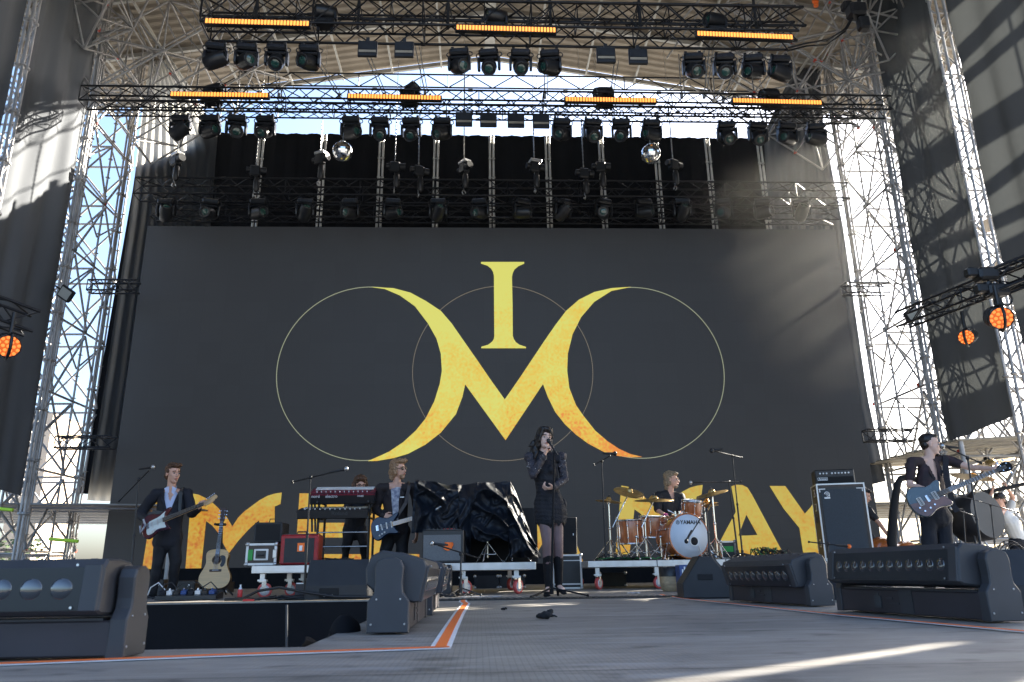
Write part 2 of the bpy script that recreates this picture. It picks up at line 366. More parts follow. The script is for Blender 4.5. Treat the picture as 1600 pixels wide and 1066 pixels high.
def thing(name, label, cat, loc=(0, 0, 0), rz=0., group=None, rot=None):
    o = bpy.data.objects.new(name, None); scene.collection.objects.link(o); o.location = loc
    if rot is not None: o.rotation_mode = 'QUATERNION'; o.rotation_quaternion = rot
    else: o.rotation_euler = (0, 0, rz)
    o.empty_display_size = .1
    return tag(o, label, cat, group)
KIDS = {}
def dup(o, loc=None, label=None, rz=None, rot=None, parent=None):
    c = o.copy(); scene.collection.objects.link(c)
    if parent is not None: c.parent = parent
    if loc is not None: c.location = loc
    if rz is not None: c.rotation_mode = 'XYZ'; c.rotation_euler = (0, 0, rz)
    if rot is not None: c.rotation_mode = 'QUATERNION'; c.rotation_quaternion = rot
    if label: c['label'] = label
    for k in [x for x in scene.objects if x.parent == o]: dup(k, parent=c)
    return c
ORD = ['first', 'second', 'third', 'fourth', 'fifth', 'sixth', 'seventh', 'eighth', 'ninth', 'tenth', 'eleventh', 'twelfth', 'thirteenth', 'fourteenth', 'fifteenth', 'sixteenth']
# ---------------------------------------------------------------- text built from curves turned to meshes
def text_mesh(txt, size, matr, name, material, parent, ext=.002, bold=False):
    cu = bpy.data.curves.new(name, 'FONT'); cu.body = txt; cu.size = size; cu.extrude = ext; cu.align_x = 'CENTER'; cu.align_y = 'CENTER'
    if bold: cu.offset = size*.02
    t = bpy.data.objects.new(name, cu); scene.collection.objects.link(t)
    bpy.context.view_layer.update(); dg = bpy.context.evaluated_depsgraph_get()
    me = bpy.data.meshes.new_from_object(t.evaluated_get(dg)); bpy.data.objects.remove(t)
    me.transform(matr); me.materials.clear(); me.materials.append(MAT[material]); me.name = name
    o = bpy.data.objects.new(name, me); scene.collection.objects.link(o); o.parent = parent
    return o
# ---------------------------------------------------------------- soft forms: closed pieces fused into one skin
def blob(prims, voxel, name, mats, parent=None, smooth=4, amp=0., freq=10., cut=None, matf=None, fold=None):
    b = MB()
    for p in prims:
        if p[0] == 'c':   # tapered capsule with elliptic section: p0,(a,b),p1,(a,b),u
            _, p0, r0, p1, r1 = p[:5]; p0, p1 = V(p0), V(p1)
            if not isinstance(r0, tuple): r0 = (r0, r0)
            if not isinstance(r1, tuple): r1 = (r1, r1)
            u = p[5] if len(p) > 5 else None
            d = (p1-p0); L = d.length
            if L < 1e-5: continue
            d.normalize()
            if u is not None:
                a = V(u)-d*V(u).dot(d); a.normalize(); bb = d.cross(a)
            else: a, bb, _ = frame(d)
            n = 14; rows = []
            for k in range(1, 5):
                t = math.pi/2*k/4; q = math.sin(t); e = -math.cos(t)*min(r0); rows.append((p0+d*e, r0[0]*q, r0[1]*q))
            for k in range(4, 0, -1):
                t = math.pi/2*k/4; q = math.sin(t); e = math.cos(t)*min(r1); rows.append((p1+d*e, r1[0]*q, r1[1]*q))
            vs = [c+a*math.cos(2*math.pi*i/n)*x+bb*math.sin(2*math.pi*i/n)*y for c, x, y in rows for i in range(n)]
            vs += [p0-d*min(r0), p1+d*min(r1)]; T = len(vs)-2; m = len(rows)
            fs = [(j*n+i, j*n+(i+1) % n, (j+1)*n+(i+1) % n, (j+1)*n+i) for j in range(m-1) for i in range(n)]
            fs += [(T, (i+1) % n, i) for i in range(n)]+[(T+1, (m-1)*n+i, (m-1)*n+(i+1) % n) for i in range(n)]
            b.add(vs, fs)
        elif p[0] == 'e': b.sphere(p[1], 1, 16, 12, 0, p[2], True, p[3] if len(p) > 3 else None)
        elif p[0] == 'b': b.box(p[1], p[2], 0, p[3] if len(p) > 3 else None)
    o = b.build(name, mats, None)
    md = o.modifiers.new('r', 'REMESH'); md.mode = 'VOXEL'; md.voxel_size = voxel
    if smooth: sm = o.modifiers.new('s', 'SMOOTH'); sm.factor = .5; sm.iterations = smooth
    bpy.context.view_layer.update(); dg = bpy.context.evaluated_depsgraph_get()
    me = bpy.data.meshes.new_from_object(o.evaluated_get(dg)); old = o.data; o.modifiers.clear(); o.data = me; bpy.data.meshes.remove(old)
    if amp or fold:
        nr = [v.normal.copy() for v in me.vertices]
        for v, n in zip(me.vertices, nr):
            k = amp*noise.noise(v.co*freq) if amp else 0
            if fold: k += fold(v.co)
            v.co += n*k
    if cut:
        import bmesh
        bm = bmesh.new(); bm.from_mesh(me); bmesh.ops.delete(bm, geom=[v for v in bm.verts if cut(v.co)], context='VERTS'); bm.to_mesh(me); bm.free()
    me.materials.clear()
    for m in (mats if isinstance(mats, (list, tuple)) else [mats]): me.materials.append(MAT[m])
    for p in me.polygons:
        p.use_smooth = True
        if matf: p.material_index = matf(p.center)
    me.name = name
    if parent is not None: o.parent = parent
    return o
# ================================================================ SETTING
def struct(o, kind='structure'): o['kind'] = kind; return o
b = MB(); b.box((0, 200, -3.0), (3000, 3000, .02)); struct(b.build('ground', 'ground'))
EDGE = 8.12; CL, CR = -.62, 2.85
b = MB()
b.box((.3, (EDGE+21)/2, -.04), (21, 21-EDGE, .08))
b.box(((CL+CR)/2, (EDGE+2.92)/2, -.041), (CR-CL, EDGE-2.92, .078))
b.box((0, .42, -.04), (14, 5, .08))
struct(b.build('stage_floor', 'deck_ply'))
b = MB(); b.box((.3, 4, -1.45), (22, 10, .05)); struct(b.build('pit_floor', 'pit_dark'))
# strip of ribbed tread along the edge of the main deck
t = thing('tread_strip', 'dark ribbed metal tread strip across the floor where catwalk meets main stage', 'floor strip', (1.1, 7.62, .004))
b = MB(); b.box((0, 0, 0), (3.3, .34, .008)); 
for i in range(54):
    for j in range(5): b.box((-1.62+i*.061+(j % 2)*.03, -.13+j*.065, .0055), (.034, .010, .003), 0, Matrix.Rotation(R(35 if j % 2 else -35), 3, 'Z'))
b.build('tread_plate', 'black_metal', t)
# black skirts hanging from the deck
def skirt(name, label, x0, x1, y, h, ph):
    def f(u, v):
        x = x0+(x1-x0)*u; sag = .06*math.sin(u*5+ph)*(1-v)+.10*(1-v)**2*math.sin(u*2.3+ph)
        return (x, y-.03-.10*(1-v)*(.6+.4*math.sin(u*9+ph))-.03*math.sin(u*31+ph+v*3)*(1-v), -.012-h*(1-v)+sag)
    b = MB(); b.sheet(f, 60, 12, 0, True, (0, .012, 0)); o = b.build(name, 'drape_black'); tag(o, label, 'curtain'); return o
skirt('stage_skirt', 'black cloth skirt hanging below the stage edge in front of the acoustic guitar', -6.5, -.72, EDGE-.02, 1.15, .4)
skirt('stage_skirt', 'black cloth skirt under the stage edge to the right of the catwalk', 2.95, 9.5, EDGE-.02, 1.15, 2.)
b = MB(); b.box((-3.6, EDGE+.035, -.001), (5.8, .06, .012)); tag(b.build('edge_trim', 'wood_ply'), 'pale plywood edge of the deck above the black skirt at left', 'trim')
# tapes
def tape(label, pts, w, wb=.022):
    t = thing('floor_tape', label, 'tape', pts[0], group=None); P = [V(p)-V(pts[0]) for p in pts]
    for nm, mm, ww, z in (('white_border', 'white_tape', w, .003), ('orange_band', 'orange_tape', w-2*wb, .006)):
        b = MB()
        for i in range(len(P)-1):
            d = (P[i+1]-P[i]).normalized(); n = V((-d.y, d.x, 0))*ww/2
            q = [P[i]+n, P[i]-n, P[i+1]-n, P[i+1]+n]; b.prism([p+V((0, 0, z)) for p in q], (0, 0, 1), .0012)
        b.build(nm, mm, t)
tape('fluorescent orange tape with white borders running up the left side of the catwalk', [G(688, 1014), G(704, 983), G(717, 960), G(728, 944), G(723, 941), G(725, 936.5)], .072, .017)
tape('orange and white tape across the front platform before the left foreground light', [G(-120, 1044), G(0, 1040), G(320, 1027), G(702, 1013.5)], .075, .02)
tape('long pink orange tape on the right side of the catwalk before the lights', [G(1032, 930), G(1066, 936), G(1300, 961), G(1600, 988.5), (2.04, 1.6, 0)], .055, .016)
# cables hanging off etc. are below with the band gear

# ---------------------------------------------------------------- LED wall
YS = 17.0
sc_ = thing('led_screen', 'huge dark video wall behind the band showing a golden monogram and large letters', 'video screen', W(790, 600, YS))
O = sc_.location.copy()
x0, x1, zt = W(230, 353, YS).x, W(1305, 358, YS).x, (W(230, 353, YS).z+W(1305, 358, YS).z)/2
b = MB(); b.box(((x0+x1)/2-O.x, .10, (zt+.15)/2-O.z), (x1-x0, .16, zt-.15)); b.build('screen_panel', 'led_panel', sc_)
b = MB()
for i in range(17): b.box((x0+(x1-x0)*i/16-O.x, .30, (zt+.1)/2-O.z), (.05, .2, zt))
b.build('rear_frame', 'black_metal', sc_)
def poly(pts, name, m, z=.004):
    b = MB(); b.prism([W(x, y, YS)-O+V((0, .018, 0)) for x, y in pts], (0, -1, 0), .014+z, 0); return b.build(name, m, sc_)
def sm(pts, it=1):
    for _ in range(it):
        o = []
        for i in range(len(pts)):
            p, q = pts[i], pts[(i+1) % len(pts)]; o += [(p[0]*.75+q[0]*.25, p[1]*.75+q[1]*.25), (p[0]*.25+q[0]*.75, p[1]*.25+q[1]*.75)]
        pts = o
    return pts
c5 = lambda L: [(530+x/2.961, 350+y/2.961) for x, y in L]
logo = c5([(150, 292), (250, 297), (330, 318), (400, 356), (470, 402), (520, 460), (570, 532), (640, 632), (700, 720), (766, 812), (830, 720), (890, 630), (950, 540), (1000, 468), (1050, 402), (1110, 350), (1180, 315), (1260, 297), (1350, 291), (1260, 309), (1180, 360), (1120, 430), (1080, 510), (1058, 600)]) + \
    [(886.3, 579.6), (889.7, 606.7), (900, 633), (911, 649), (930, 673), (949.5, 689.6), (967.5, 701.6), (985.6, 709.8), (1003.6, 714), (984, 714.6), (964.5, 712.2), (945, 706.8), (919.5, 693.3), (900, 679), (883, 663), (867.7, 643.8), (856, 620), (848.5, 599.9), (790, 687.7), (726.9, 600.6), (722.5, 620), (712.4, 647), (688.7, 675.9), (665, 694.5), (637.6, 709), (615, 715.8), (588, 720.3), (574.6, 720.5), (585, 716.2), (607.6, 706), (630, 691), (649.6, 673), (665, 654), (678.6, 627), (687, 600), (690.4, 579.6), (688.7, 552.6), (682, 529), (668.5, 505), (648.2, 478.3), (624.6, 461.4), (601, 451.3)]
poly(logo, 'monogram', 'led_gold')
c6 = lambda L: [(640+x/5.333, 400+y/5.333) for x, y in L]
poly(c6([(595, 50), (955, 50), (955, 62), (905, 85), (875, 110), (860, 140), (853, 175), (858, 400), (860, 665), (868, 692), (885, 718), (915, 740), (970, 758), (970, 768), (597, 768), (597, 757), (655, 740), (690, 712), (703, 690), (706, 665), (704, 400), (703, 165), (695, 130), (680, 105), (650, 80), (595, 62)]), 'monogram_letter', 'led_gold')
def ring(cx, r, w, m, nm='ring'):
    bb = MB(); c = V((cx*YS, 0, .26197*YS+.24)); n = 110; vs = []
    for k in range(n):
        t = 2*math.pi*k/n; d = V((math.cos(t), 0, math.sin(t)))
        for rr, yy in ((r-w/2, YS+.018), (r+w/2, YS+.018), (r+w/2, YS+.008), (r-w/2, YS+.008)):
            p = c+d*rr; vs.append(V((p.x, yy, p.z))-O)
    bb.add(vs, [(4*k+j, 4*k+(j+1) % 4, 4*((k+1) % n)+(j+1) % 4, 4*((k+1) % n)+j) for k in range(n) for j in range(4)]); bb.build(nm, m, sc_)
ring(.03257-.18224, .12015*YS, .017, 'led_line'); ring(.03257+.18224, .12015*YS, .017, 'led_line'); ring(.03257, .1219*YS, .013, 'led_line_dim')
poly([(238, 787), (250, 783), (263, 789), (247, 896), (221, 896), (229, 845)], 'letter', 'led_word')
M1 = [(289, 896), (294, 835), (299, 771), (310, 773), (321.6, 778.6), (331, 785), (339.4, 792.5), (354.6, 809), (362.7, 823), (372, 809), (382, 799), (392.5, 791.3), (405, 782), (418, 774.8), (429, 771.5), (440, 769.7), (438, 787.5), (429, 791.5), (428, 896), (403, 896), (405, 812.8), (396, 820), (387.5, 828), (372, 845), (357, 865), (349, 850), (342, 834), (331.8, 821.6), (321.6, 814), (313, 896)]
poly(M1, 'letter', 'led_word')
poly([(468, 771), (572, 771), (566, 796), (499, 796), (497, 817), (551, 817), (548, 840), (495, 840), (493, 866), (566, 866), (566, 891), (460, 891)], 'letter', 'led_word')
poly([(580, 771), (608, 771), (604, 866), (655, 866), (655, 890), (576, 890)], 'letter', 'led_word')
poly(sm([(680, 768), (720, 768), (760, 790), (770, 830), (755, 868), (720, 888), (678, 888)]), 'letter', 'led_word')
poly([(832, 800), (846, 772), (872, 772), (912, 880), (884, 880), (876, 853), (850, 846), (836.5, 867.5), (815, 840)], 'letter', 'led_word')
M2 = [(962+(x-289)*(1098-962)/151, 758+(y-770)*(866-758)/126) for x, y in M1]
poly(M2, 'letter', 'led_word')
A2 = [(1143, 760), (1150, 757.5), (1160, 758), (1168, 762), (1175, 773), (1217, 852), (1226, 868), (1118, 868), (1126, 845), (1150, 800), (1147, 781)]
b = MB()
pts = [W(x, y, YS)-O+V((0, .018, 0)) for x, y in [(1143, 760), (1150, 757.5), (1160, 758), (1168, 762), (1175, 773), (1217, 852), (1226, 868), (1166.5, 868), (1166.4, 837), (1184, 836), (1166.4, 804)]]; b.prism(pts, (0, -1, 0), .018)
pts = [W(x, y, YS)-O+V((0, .018, 0)) for x, y in [(1143, 760), (1166.4, 804), (1153.7, 837), (1166.4, 837), (1166.5, 868), (1118, 868), (1126, 845), (1150, 800), (1147, 781)]]; b.prism(pts, (0, -1, 0), .018)
b.build('letter', 'led_word', sc_)
poly([(1203, 759.5), (1227, 759.5), (1243, 782), (1257.8, 803), (1267.6, 792), (1286, 759.5), (1310, 759.5), (1292, 793), (1280, 822), (1283, 868), (1256, 868), (1249.5, 825), (1225, 795)], 'letter', 'led_word')

# ---------------------------------------------------------------- drapes
def drape(name, label, pts4, folds, amp, m, nu=80, nv=14, thick=.015, nrm=(0, -1, 0), seed=0., cat='curtain', wr=.0):
    """pts4: bottom-left, bottom-right, top-right, top-left"""
    p = [V(q) for q in pts4]; n = V(nrm); c = p[0].copy()
    def f(u, v):
        q = p[0]*(1-u)*(1-v)+p[1]*u*(1-v)+p[2]*u*v+p[3]*(1-u)*v-c
        k = amp*(math.sin(u*folds*6.283+seed+.5*math.sin(v*2))+.5*math.sin(u*folds*2.7*6.283+seed*2))*(1.15-.5*v)
        k += wr*noise.noise(V((u*4, v*6, seed)))
        return q+n*k
    b = MB(); b.sheet(f, nu, nv, 0, True, n*-thick); o = b.build(name, m, None, c); tag(o, label, cat); return o
YB = 18.1
zb = W(770, 212, YB).z
xl, xr = W(330, 212, YB).x, W(1245, 212, YB).x
drape('back_drape', 'tall black cloth hung across the back above the video wall', [(xl-.3, YB, .3), (xr+.3, YB, .3), (xr+.3, YB, zb), (xl-.3, YB, zb)], 34, .035, 'drape_black', 240, 8)
b = MB(); c0 = V((-9.12, 18.12, 2.1)); b.prism([V((0, 0, 0)), V((2.45, 0, 0)), V((2.45, 0, 9.25)), V((.22, 0, 8.3))], (0, 1, 0), .02); tag(b.build('shade_backing', 'drape_black', None, c0), 'hidden black cloth added behind the slanted pale left cloth to shade its lower part', 'curtain')  # added sun blocker; its sloping top sets the shadow edge on the pale cloth
def pg(name, label, pix, Y, m, folds=9, cat='curtain'):
    """hanging cloth with a slanted outline, standing at depth Y: pix = left edge and right edge from top to bottom"""
    L, Rr = pix; c = W(*L[-1], Y)
    def lerp(P, v):
        k = v*(len(P)-1); i = min(int(k), len(P)-2); return P[i].lerp(P[i+1], k-i)
    PL = [W(*q, Y) for q in L]; PR = [W(*q, Y) for q in Rr]
    def f(u, v):
        a, b2 = lerp(PL, 1-v), lerp(PR, 1-v); q = a.lerp(b2, u)-c
        q.y -= .035*math.sin(u*folds*6.283)+.05*math.sin(u*3+v*4); return q
    b = MB(); b.sheet(f, 40, 30, 0, True); o = b.build(name, m, None, c); tag(o, label, cat); return o
pg('side_drape', 'pale grey sunlit cloth with a slanted top between left scaffold and black back cloth', ([(236, 74), (227, 140), (203, 350), (168, 580), (136, 782)], [(256, 74), (300, 140), (339, 212), (300, 700), (290, 790)]), 17.9, 'side_fabric')
pg('side_drape', 'grey cloth with a slanted top between right scaffold and black back cloth', ([(1264, 78), (1225, 140), (1192, 212), (1225, 700), (1230, 790)], [(1279, 78), (1286, 190), (1319, 355), (1357, 620), (1384, 752)]), 17.9, 'wall_fabric')
# side walls of scaffold netting: X nearly constant, running towards the viewer
XL, XR = -8.6, 9.35
def wallz(px, py, X):
    d = W(px, py, 1.)-CAMP; return CAMP+d*(X/d.x)
def side_wall(name, label, X, Y0, Y1, z0a, z0b, z1, nrm, seed, m='wall_fabric'):
    c = V((X, Y0, z0a))
    def f(u, v):
        y = Y0+(Y1-Y0)*u; zb_ = z0a+(z0b-z0a)*u; z = zb_+(z1-zb_)*v
        k = .05*math.sin(u*(Y1-Y0)*7+seed)*math.sin(v*2.2+.3)+.03*noise.noise(V((y*3, z*.35, seed)))*2
        return V((X+nrm*k, y+.018*noise.noise(V((z*1.3, seed, 0)))*2, z))-c
    b = MB(); b.sheet(f, 60, 30, 0, True, 0 if m == 'wall_thin' else (-nrm*.012, 0, 0)); o = b.build(name, m, None, c); tag(o, label, 'fabric wall'); return o
lz = wallz(40, 770, XL).z
side_wall('fabric_wall', 'grey cloth wall on the left side, sunlit patch, beside the scaffold tower', XL, 12.75, 14.95, 1.9, 1.75, 14.2, 1, 1.)
side_wall('fabric_wall', 'grey cloth wall at the far left edge, nearer than the steel pole', XL, 0.5, 12.45, 1.7, 1.9, 14.2, 1, 4.)
side_wall('fabric_wall', 'dark grey cloth wall right of the right scaffold tower, streaked with light', XR, 12.75, 14.9, 2.75, 2.6, 14.2, -1, 2., 'wall_thin')
side_wall('fabric_wall', 'dark grey cloth wall at the right edge, nearer than the bright gap', XR, 8.145, 12.25, 2.6, 2.75, 14.2, -1, 5., 'wall_thin')
side_wall('fabric_wall', 'unseen strip of dark grey cloth wall on the right, added to leave slits for sun streaks', XR, 7.45, 8.08, 2.0, 2.0, 14.2, -1, 7., 'wall_thin')  # unseen strip, added so narrow gaps beside it throw sun streaks on the floor
side_wall('fabric_wall', 'unseen dark grey cloth wall beyond the right edge, added to hold back side light', XR, 4.0, 7.40, 2.0, 2.0, 14.2, -1, 9., 'wall_thin')  # unseen extension, added to dim the side light and leave one more sun slit

# ---------------------------------------------------------------- scaffold towers
def scaffold(name, label, xs, ys, z0, z1, dz, seed, top=None, cat='scaffold'):
    rnd = random.Random(seed); t = thing(name, label, cat, (xs[0], ys[0], z0)); O = t.location.copy(); r = .025
    H = z1-z0; nl = int(H/dz)
    for x in xs:
        for y in ys:
            b = MB(); p = V((x, y, z0))-O; b.tube(p, p+V((0, 0, H)), r, n=8)
            for k in range(int(H/.5)): b.lathe([(.03, 0), (.056, .004), (.056, .012), (.03, .016)], p+V((0, 0, .1+.5*k)), n=8)
            b.build('standard', 'galvanised', t)
    for k in range(nl+1):
        b = MB(); z = k*dz
        for y in ys:
            for i in range(len(xs)-1): b.tube(V((xs[i], y, z+z0))-O, V((xs[i+1], y, z+z0))-O, .027, n=6)
        for x in xs:
            for j in range(len(ys)-1): b.tube(V((x, ys[j], z+z0+.05))-O, V((x, ys[j+1], z+z0+.05))-O, .027, n=6)
        b.build('ledger', 'galvanised', t)
    for y in ys:
        for k in range(0, nl):
            for i in range(len(xs)-1):
                a, c = (xs[i], xs[i+1]) if (k+i+(ys.index(y) % 2)) % 2 else (xs[i+1], xs[i])
                b = MB(); b.tube(V((a, y+.05, z0+k*dz+.1))-O, V((c, y+.05, z0+(k+1)*dz-.05))-O, .027, n=6)
                p = V((a, y+.05, z0+k*dz+.1))-O; b.box(p, (.07, .07, .07), 1 if rnd.random() < .3 else 0); b.build('brace', ['galvanised', 'red_clamp'], t)
    for y in ys:
        b = MB()
        for k in range(nl):
            for i in range(len(xs)-1):
                a, c = (xs[i+1], xs[i]) if (k+i+(ys.index(y) % 2)) % 2 else (xs[i], xs[i+1]); b.tube(V((a, y-.05, z0+k*dz+.1))-O, V((c, y-.05, z0+(k+1)*dz-.05))-O, .024, n=5)
        b.build('cross_bracing', 'galvanised', t)
    for x in xs:
        b = MB()
        for j in range(len(ys)-1):
            for k in range(0, nl):
                b.tube(V((x-.04, ys[j] if (k+j) % 2 == 0 else ys[j+1], z0+(k+.5)*dz))-O, V((x-.04, ys[j+1] if (k+j) % 2 == 0 else ys[j], z0+(k+1)*dz))-O, .022, n=5)
                a, c = (ys[j], ys[j+1]) if (k+j) % 2 else (ys[j+1], ys[j])
                b.tube(V((x+.05, a, z0+k*dz+.1))-O, V((x+.05, c, z0+(k+1)*dz-.05))-O, .027, n=6)
        b.build('side_bracing', 'galvanised', t)
    return t
scaffold('scaffold_tower', 'left scaffold tower of steel tubes with sky showing through, beside the video wall', [-11.5, -10.3, -9.05], [15.15, 16.15, 17.1, 18.1], -2.5, 13.8, 1.62, 3)
scaffold('scaffold_tower', 'right scaffold tower of steel tubes against white sky, beside the video wall', [9.7, 10.9, 12.15], [15.0, 16.0, 17.0, 18.0], -2.5, 13.8, 1.62, 5)
t = thing('streak_boards', 'unseen slanting boards added beyond the right cloth walls to streak them with shade', 'scaffold', (15.2, 12, -3))  # out of view, added only to cast broad shadow bands on the right cloth
rnd = random.Random(21)
for y in (11.5, 15., 18.5): b = MB(); b.tube((0, y-12, 0), (0, y-12, 20), .03, n=6); b.build('standard', 'galvanised', t)
for k in range(15):
    z = 8+k*.95; w = rnd.uniform(.18, .62); b = MB(); y0_, y1_ = rnd.uniform(-1.5, 2.), rnd.uniform(4., 9.); b.bar((rnd.uniform(-.5, .5), y0_, z), (rnd.uniform(-.5, .5), y1_, z+rnd.uniform(.0, 1.3)), .08, w); b.build('deck_board', 'wood_ply', t)  # boards slanted and sized at random for the shade they throw
# lean poles in front of the cloth walls (pairs of standards with couplers)
def pole(label, x, y, z0, z1, gap=.11, m='galvanised', g='steel tube masts along the side walls'):
    t = thing('scaffold_mast', label, 'mast', (x, y, z0), group=g)
    for dx, dy in ((0, 0), (0, gap), (gap*.8*(1 if x > 0 else -1), 0)):
        b = MB(); b.tube((dx, dy, 0), (dx, dy, z1-z0), .026, n=8)
        for k in range(int((z1-z0)/1.0)): b.lathe([(.03, 0), (.055, .01), (.055, .05), (.03, .06)], (dx, dy, .4+k), n=8)
        b.build('tube', m, t)
    b = MB(); b.path([(0, gap*(k % 2), .3+k*.3) for k in range(int((z1-z0)/.3)-1)], .011, 5); b.build('lacing', m, t)
pole('sunlit double steel mast on the left cloth wall, the nearer one', XL+.12, 12.5, -1, 13.5, .13)
pole('slim steel mast on the left between the cloth wall and open scaffold', XL+.08, 15.02, -2, 13.6, .09)
pole('slim steel mast on the right between the cloth wall and open scaffold', XR-.08, 14.98, -2, 13.6, .09)
pole('bright steel mast in the white gap between the two right cloth walls', XR-.08, 12.5, -2, 13.6, .2)
pole('steel mast at the upper right corner beyond the last cloth wall', XR-.08, 9.72, 2, 13.6, .13)
pole('steel mast between left open scaffold and the slanted pale cloth', -8.92, 17.6, -2, 13.6, .09)
pole('steel mast between right open scaffold and the slanted grey cloth', 9.55, 17.6, -2, 13.6, .09)

# ---------------------------------------------------------------- roof
RX, RZ = .33, 15.1
sl = 1.2/7.19
YR0, YR1 = 3.5, 19.5
t = thing('stage_roof', 'ridged roof of corrugated sheets and steel beams over the stage', 'roof', (RX, YR1, RZ))
for sg, nm in ((-1, 'l'), (1, 'r')):
    b = MB(); L = 12.5
    n = 250; a = V((sg, 0, -sl)).normalized(); nr = V((sg*sl, 0, 1)).normalized()
    vs = []; 
    for i in range(n+1):
        y = (YR0-YR1)*i/n; off = .022*(1 if (i % 4) in (0, 1) else -1)
        for s_ in (0, L): vs.append(a*s_+V((0, y, 0))+nr*off)
    k = len(vs); vs += [p+nr*.03 for p in vs]
    fs = [(2*i, 2*i+1, 2*i+3, 2*i+2) for i in range(n)]+[(k+2*i, k+2*i+2, k+2*i+3, k+2*i+1) for i in range(n)]
    b.add(vs, fs); b.build('roof_panel', 'roof_sheet', t)
for j in range(9):
    y = -j*1.95
    for sg in (-1, 1):
        b = MB(); a = V((sg, 0, -sl)).normalized()
        b.bar(V((0, y-.05, -.12)), a*12.4+V((0, y-.05, -.12)), .08, .12); b.build('rafter', 'roof_steel', t)
for k in range(1, 9):
    for sg in (-1, 1):
        a = V((sg, 0, -sl)).normalized()*k*1.45; b = MB(); b.bar(a+V((0, -.05, -.22)), a+V((0, YR0-YR1, -.22)), .05, .06); b.build('purlin', 'roof_steel', t)
b = MB(); b.bar((0, -.02, -.03), (0, YR0-YR1, -.03), .3, .12); b.build('ridge_beam', 'roof_steel', t)
# thin roof girder in the sky gap
def girder(name, label, Y, zt_, zb_, xa, xb, n, m='roof_steel', r=.022, cat='girder', y2=None):
    t = thing(name, label, cat, (xa, Y, zb_)); h = zt_-zb_; L = xb-xa
    for z in (0, h):
        b = MB(); b.tube((0, 0, z), (L, 0, z), r, n=6); b.build('chord', m, t)
    b = MB()
    for i in range(n):
        x0_, x1_ = L*i/n, L*(i+1)/n; xm = (x0_+x1_)/2
        b.tube((x0_, 0, 0), (xm, 0, h), r*.7, n=5); b.tube((xm, 0, h), (x1_, 0, 0), r*.7, n=5)
        if i % 2: b.tube((x0_, 0, 0), (x0_, 0, h), r*.7, n=5)
    b.build('lacing', m, t)
    return t
za, zb2 = W(770, 118, 18.8).z, W(770, 138, 18.8).z
girder('roof_girder', 'thin light girder crossing the bright sky gap under the roof peak', 18.8, za, zb2, -7.2, 8.0, 12, 'truss_black', .024)
b = MB(); zz = W(770, 188, 18.6).z; b.tube((-8.6, 18.6, zz), (9.3, 18.6, zz+.03), .018, n=5); tag(b.build('stay_cable', 'truss_black'), 'single thin cable stretched across the sky gap above the black back cloth', 'cable')
zz = W(400, 80, 16.5).z
for yy, xx, lab in ((16.6, RX-6.6, 'left'), (16.6, RX+6.6, 'right')):
    pass
# inclined lattice knee frames joining towers and roof
def lattice(name, label, A, B, sec, n, m='galvanised', r=.024, seed=1):
    A, B = V(A), V(B); t = thing(name, label, 'scaffold', A); d = B-A; a, bb, _ = frame(d, (0, 1, 0)); rnd = random.Random(seed)
    cr = [a*x*sec/2+bb*y*sec/2 for x, y in ((-1, -1), (1, -1), (1, 1), (-1, 1))]
    for c in cr:
        b = MB(); b.tube(c, c+d, r, n=6); b.build('chord', m, t)
    for i in range(n):
        b = MB(); p, q = d*(i/n), d*((i+1)/n)
        for k in range(4):
            c0, c1 = cr[k], cr[(k+1) % 4]; b.tube(p+c0, p+c1, r*.9, n=5)
            b.tube(p+(c0 if (i+k) % 2 else c1), q+(c1 if (i+k) % 2 else c0), r*.9, n=5)
            if rnd.random() < .22: b.box(p+c0, (.06, .06, .06), 1)
        b.build('bay', [m, 'red_clamp'], t)
    return t
for sg, X0, nm in ((-1, -9.0, 'left'), (1, 9.75, 'right')):
    for j, (y, w_) in enumerate(((15.2, 'front'), (17.2, 'rear'))):
        lattice('scaffold_knee', f'slanting steel tube frame rising from the {nm} tower to the roof, {w_} one', (X0+sg*-.3, y, 10.8), (X0-sg*3.6, y+.2, 13.5), 1.1, 5, seed=j+(7 if sg > 0 else 0))
    lattice('scaffold_beam', f'horizontal steel tube frame on top of the {nm} scaffold tower under the roof', (X0+sg*.3, 11.0, 12.9), (X0+sg*.3, 18.2, 12.9), 1.2, 7, seed=4)
    lattice('scaffold_beam', f'steel tube frame under the {nm} roof edge running inward above the front truss', (X0, 13.4, 12.4), (X0-sg*4.4, 13.4, 13.6), 1.0, 5, seed=6+sg)
    lattice('scaffold_beam', f'upper steel tube frame leaning between {nm} tower top and roof ridge side', (X0-sg*.4, 14.6, 11.6), (X0-sg*2.6, 12.6, 13.9), .9, 5, seed=9+sg)
    b = MB()
    for k in range(6):
        x = X0-sg*(.3+k*.75); b.tube((x, 13.3+.25*k, 13.9-.05*k), (x-sg*1.1, 13.6+.3*k, 11.9+.12*k), .022, n=6); b.tube((x, 15.8, 13.9), (x-sg*.9, 16.4, 12.0+.15*k), .022, n=6)
    tag(b.build('scaffold_brace', 'galvanised'), f'cluster of loose diagonal tubes between {nm} tower and roof', 'scaffold')
for x, y, lab in ((-8.2, 14.0, 'left'), (8.9, 14.0, 'right')):
    b = MB(); b.box((0, 0, 0), (.14, .10, .34), 0, None, .03); b.tube((0, 0, .15), (0, 0, .5), .02, n=6); b.lathe([(.05, 0), (.06, .04), (.02, .08)], (0, 0, -.25)); tag(b.build('chain_hoist_hook', 'orange_cloth', None, (x+(1.2 if x < 0 else -1.3), y, 12.6)), f'orange rigging block hanging under the {lab} roof scaffold', 'hoist')

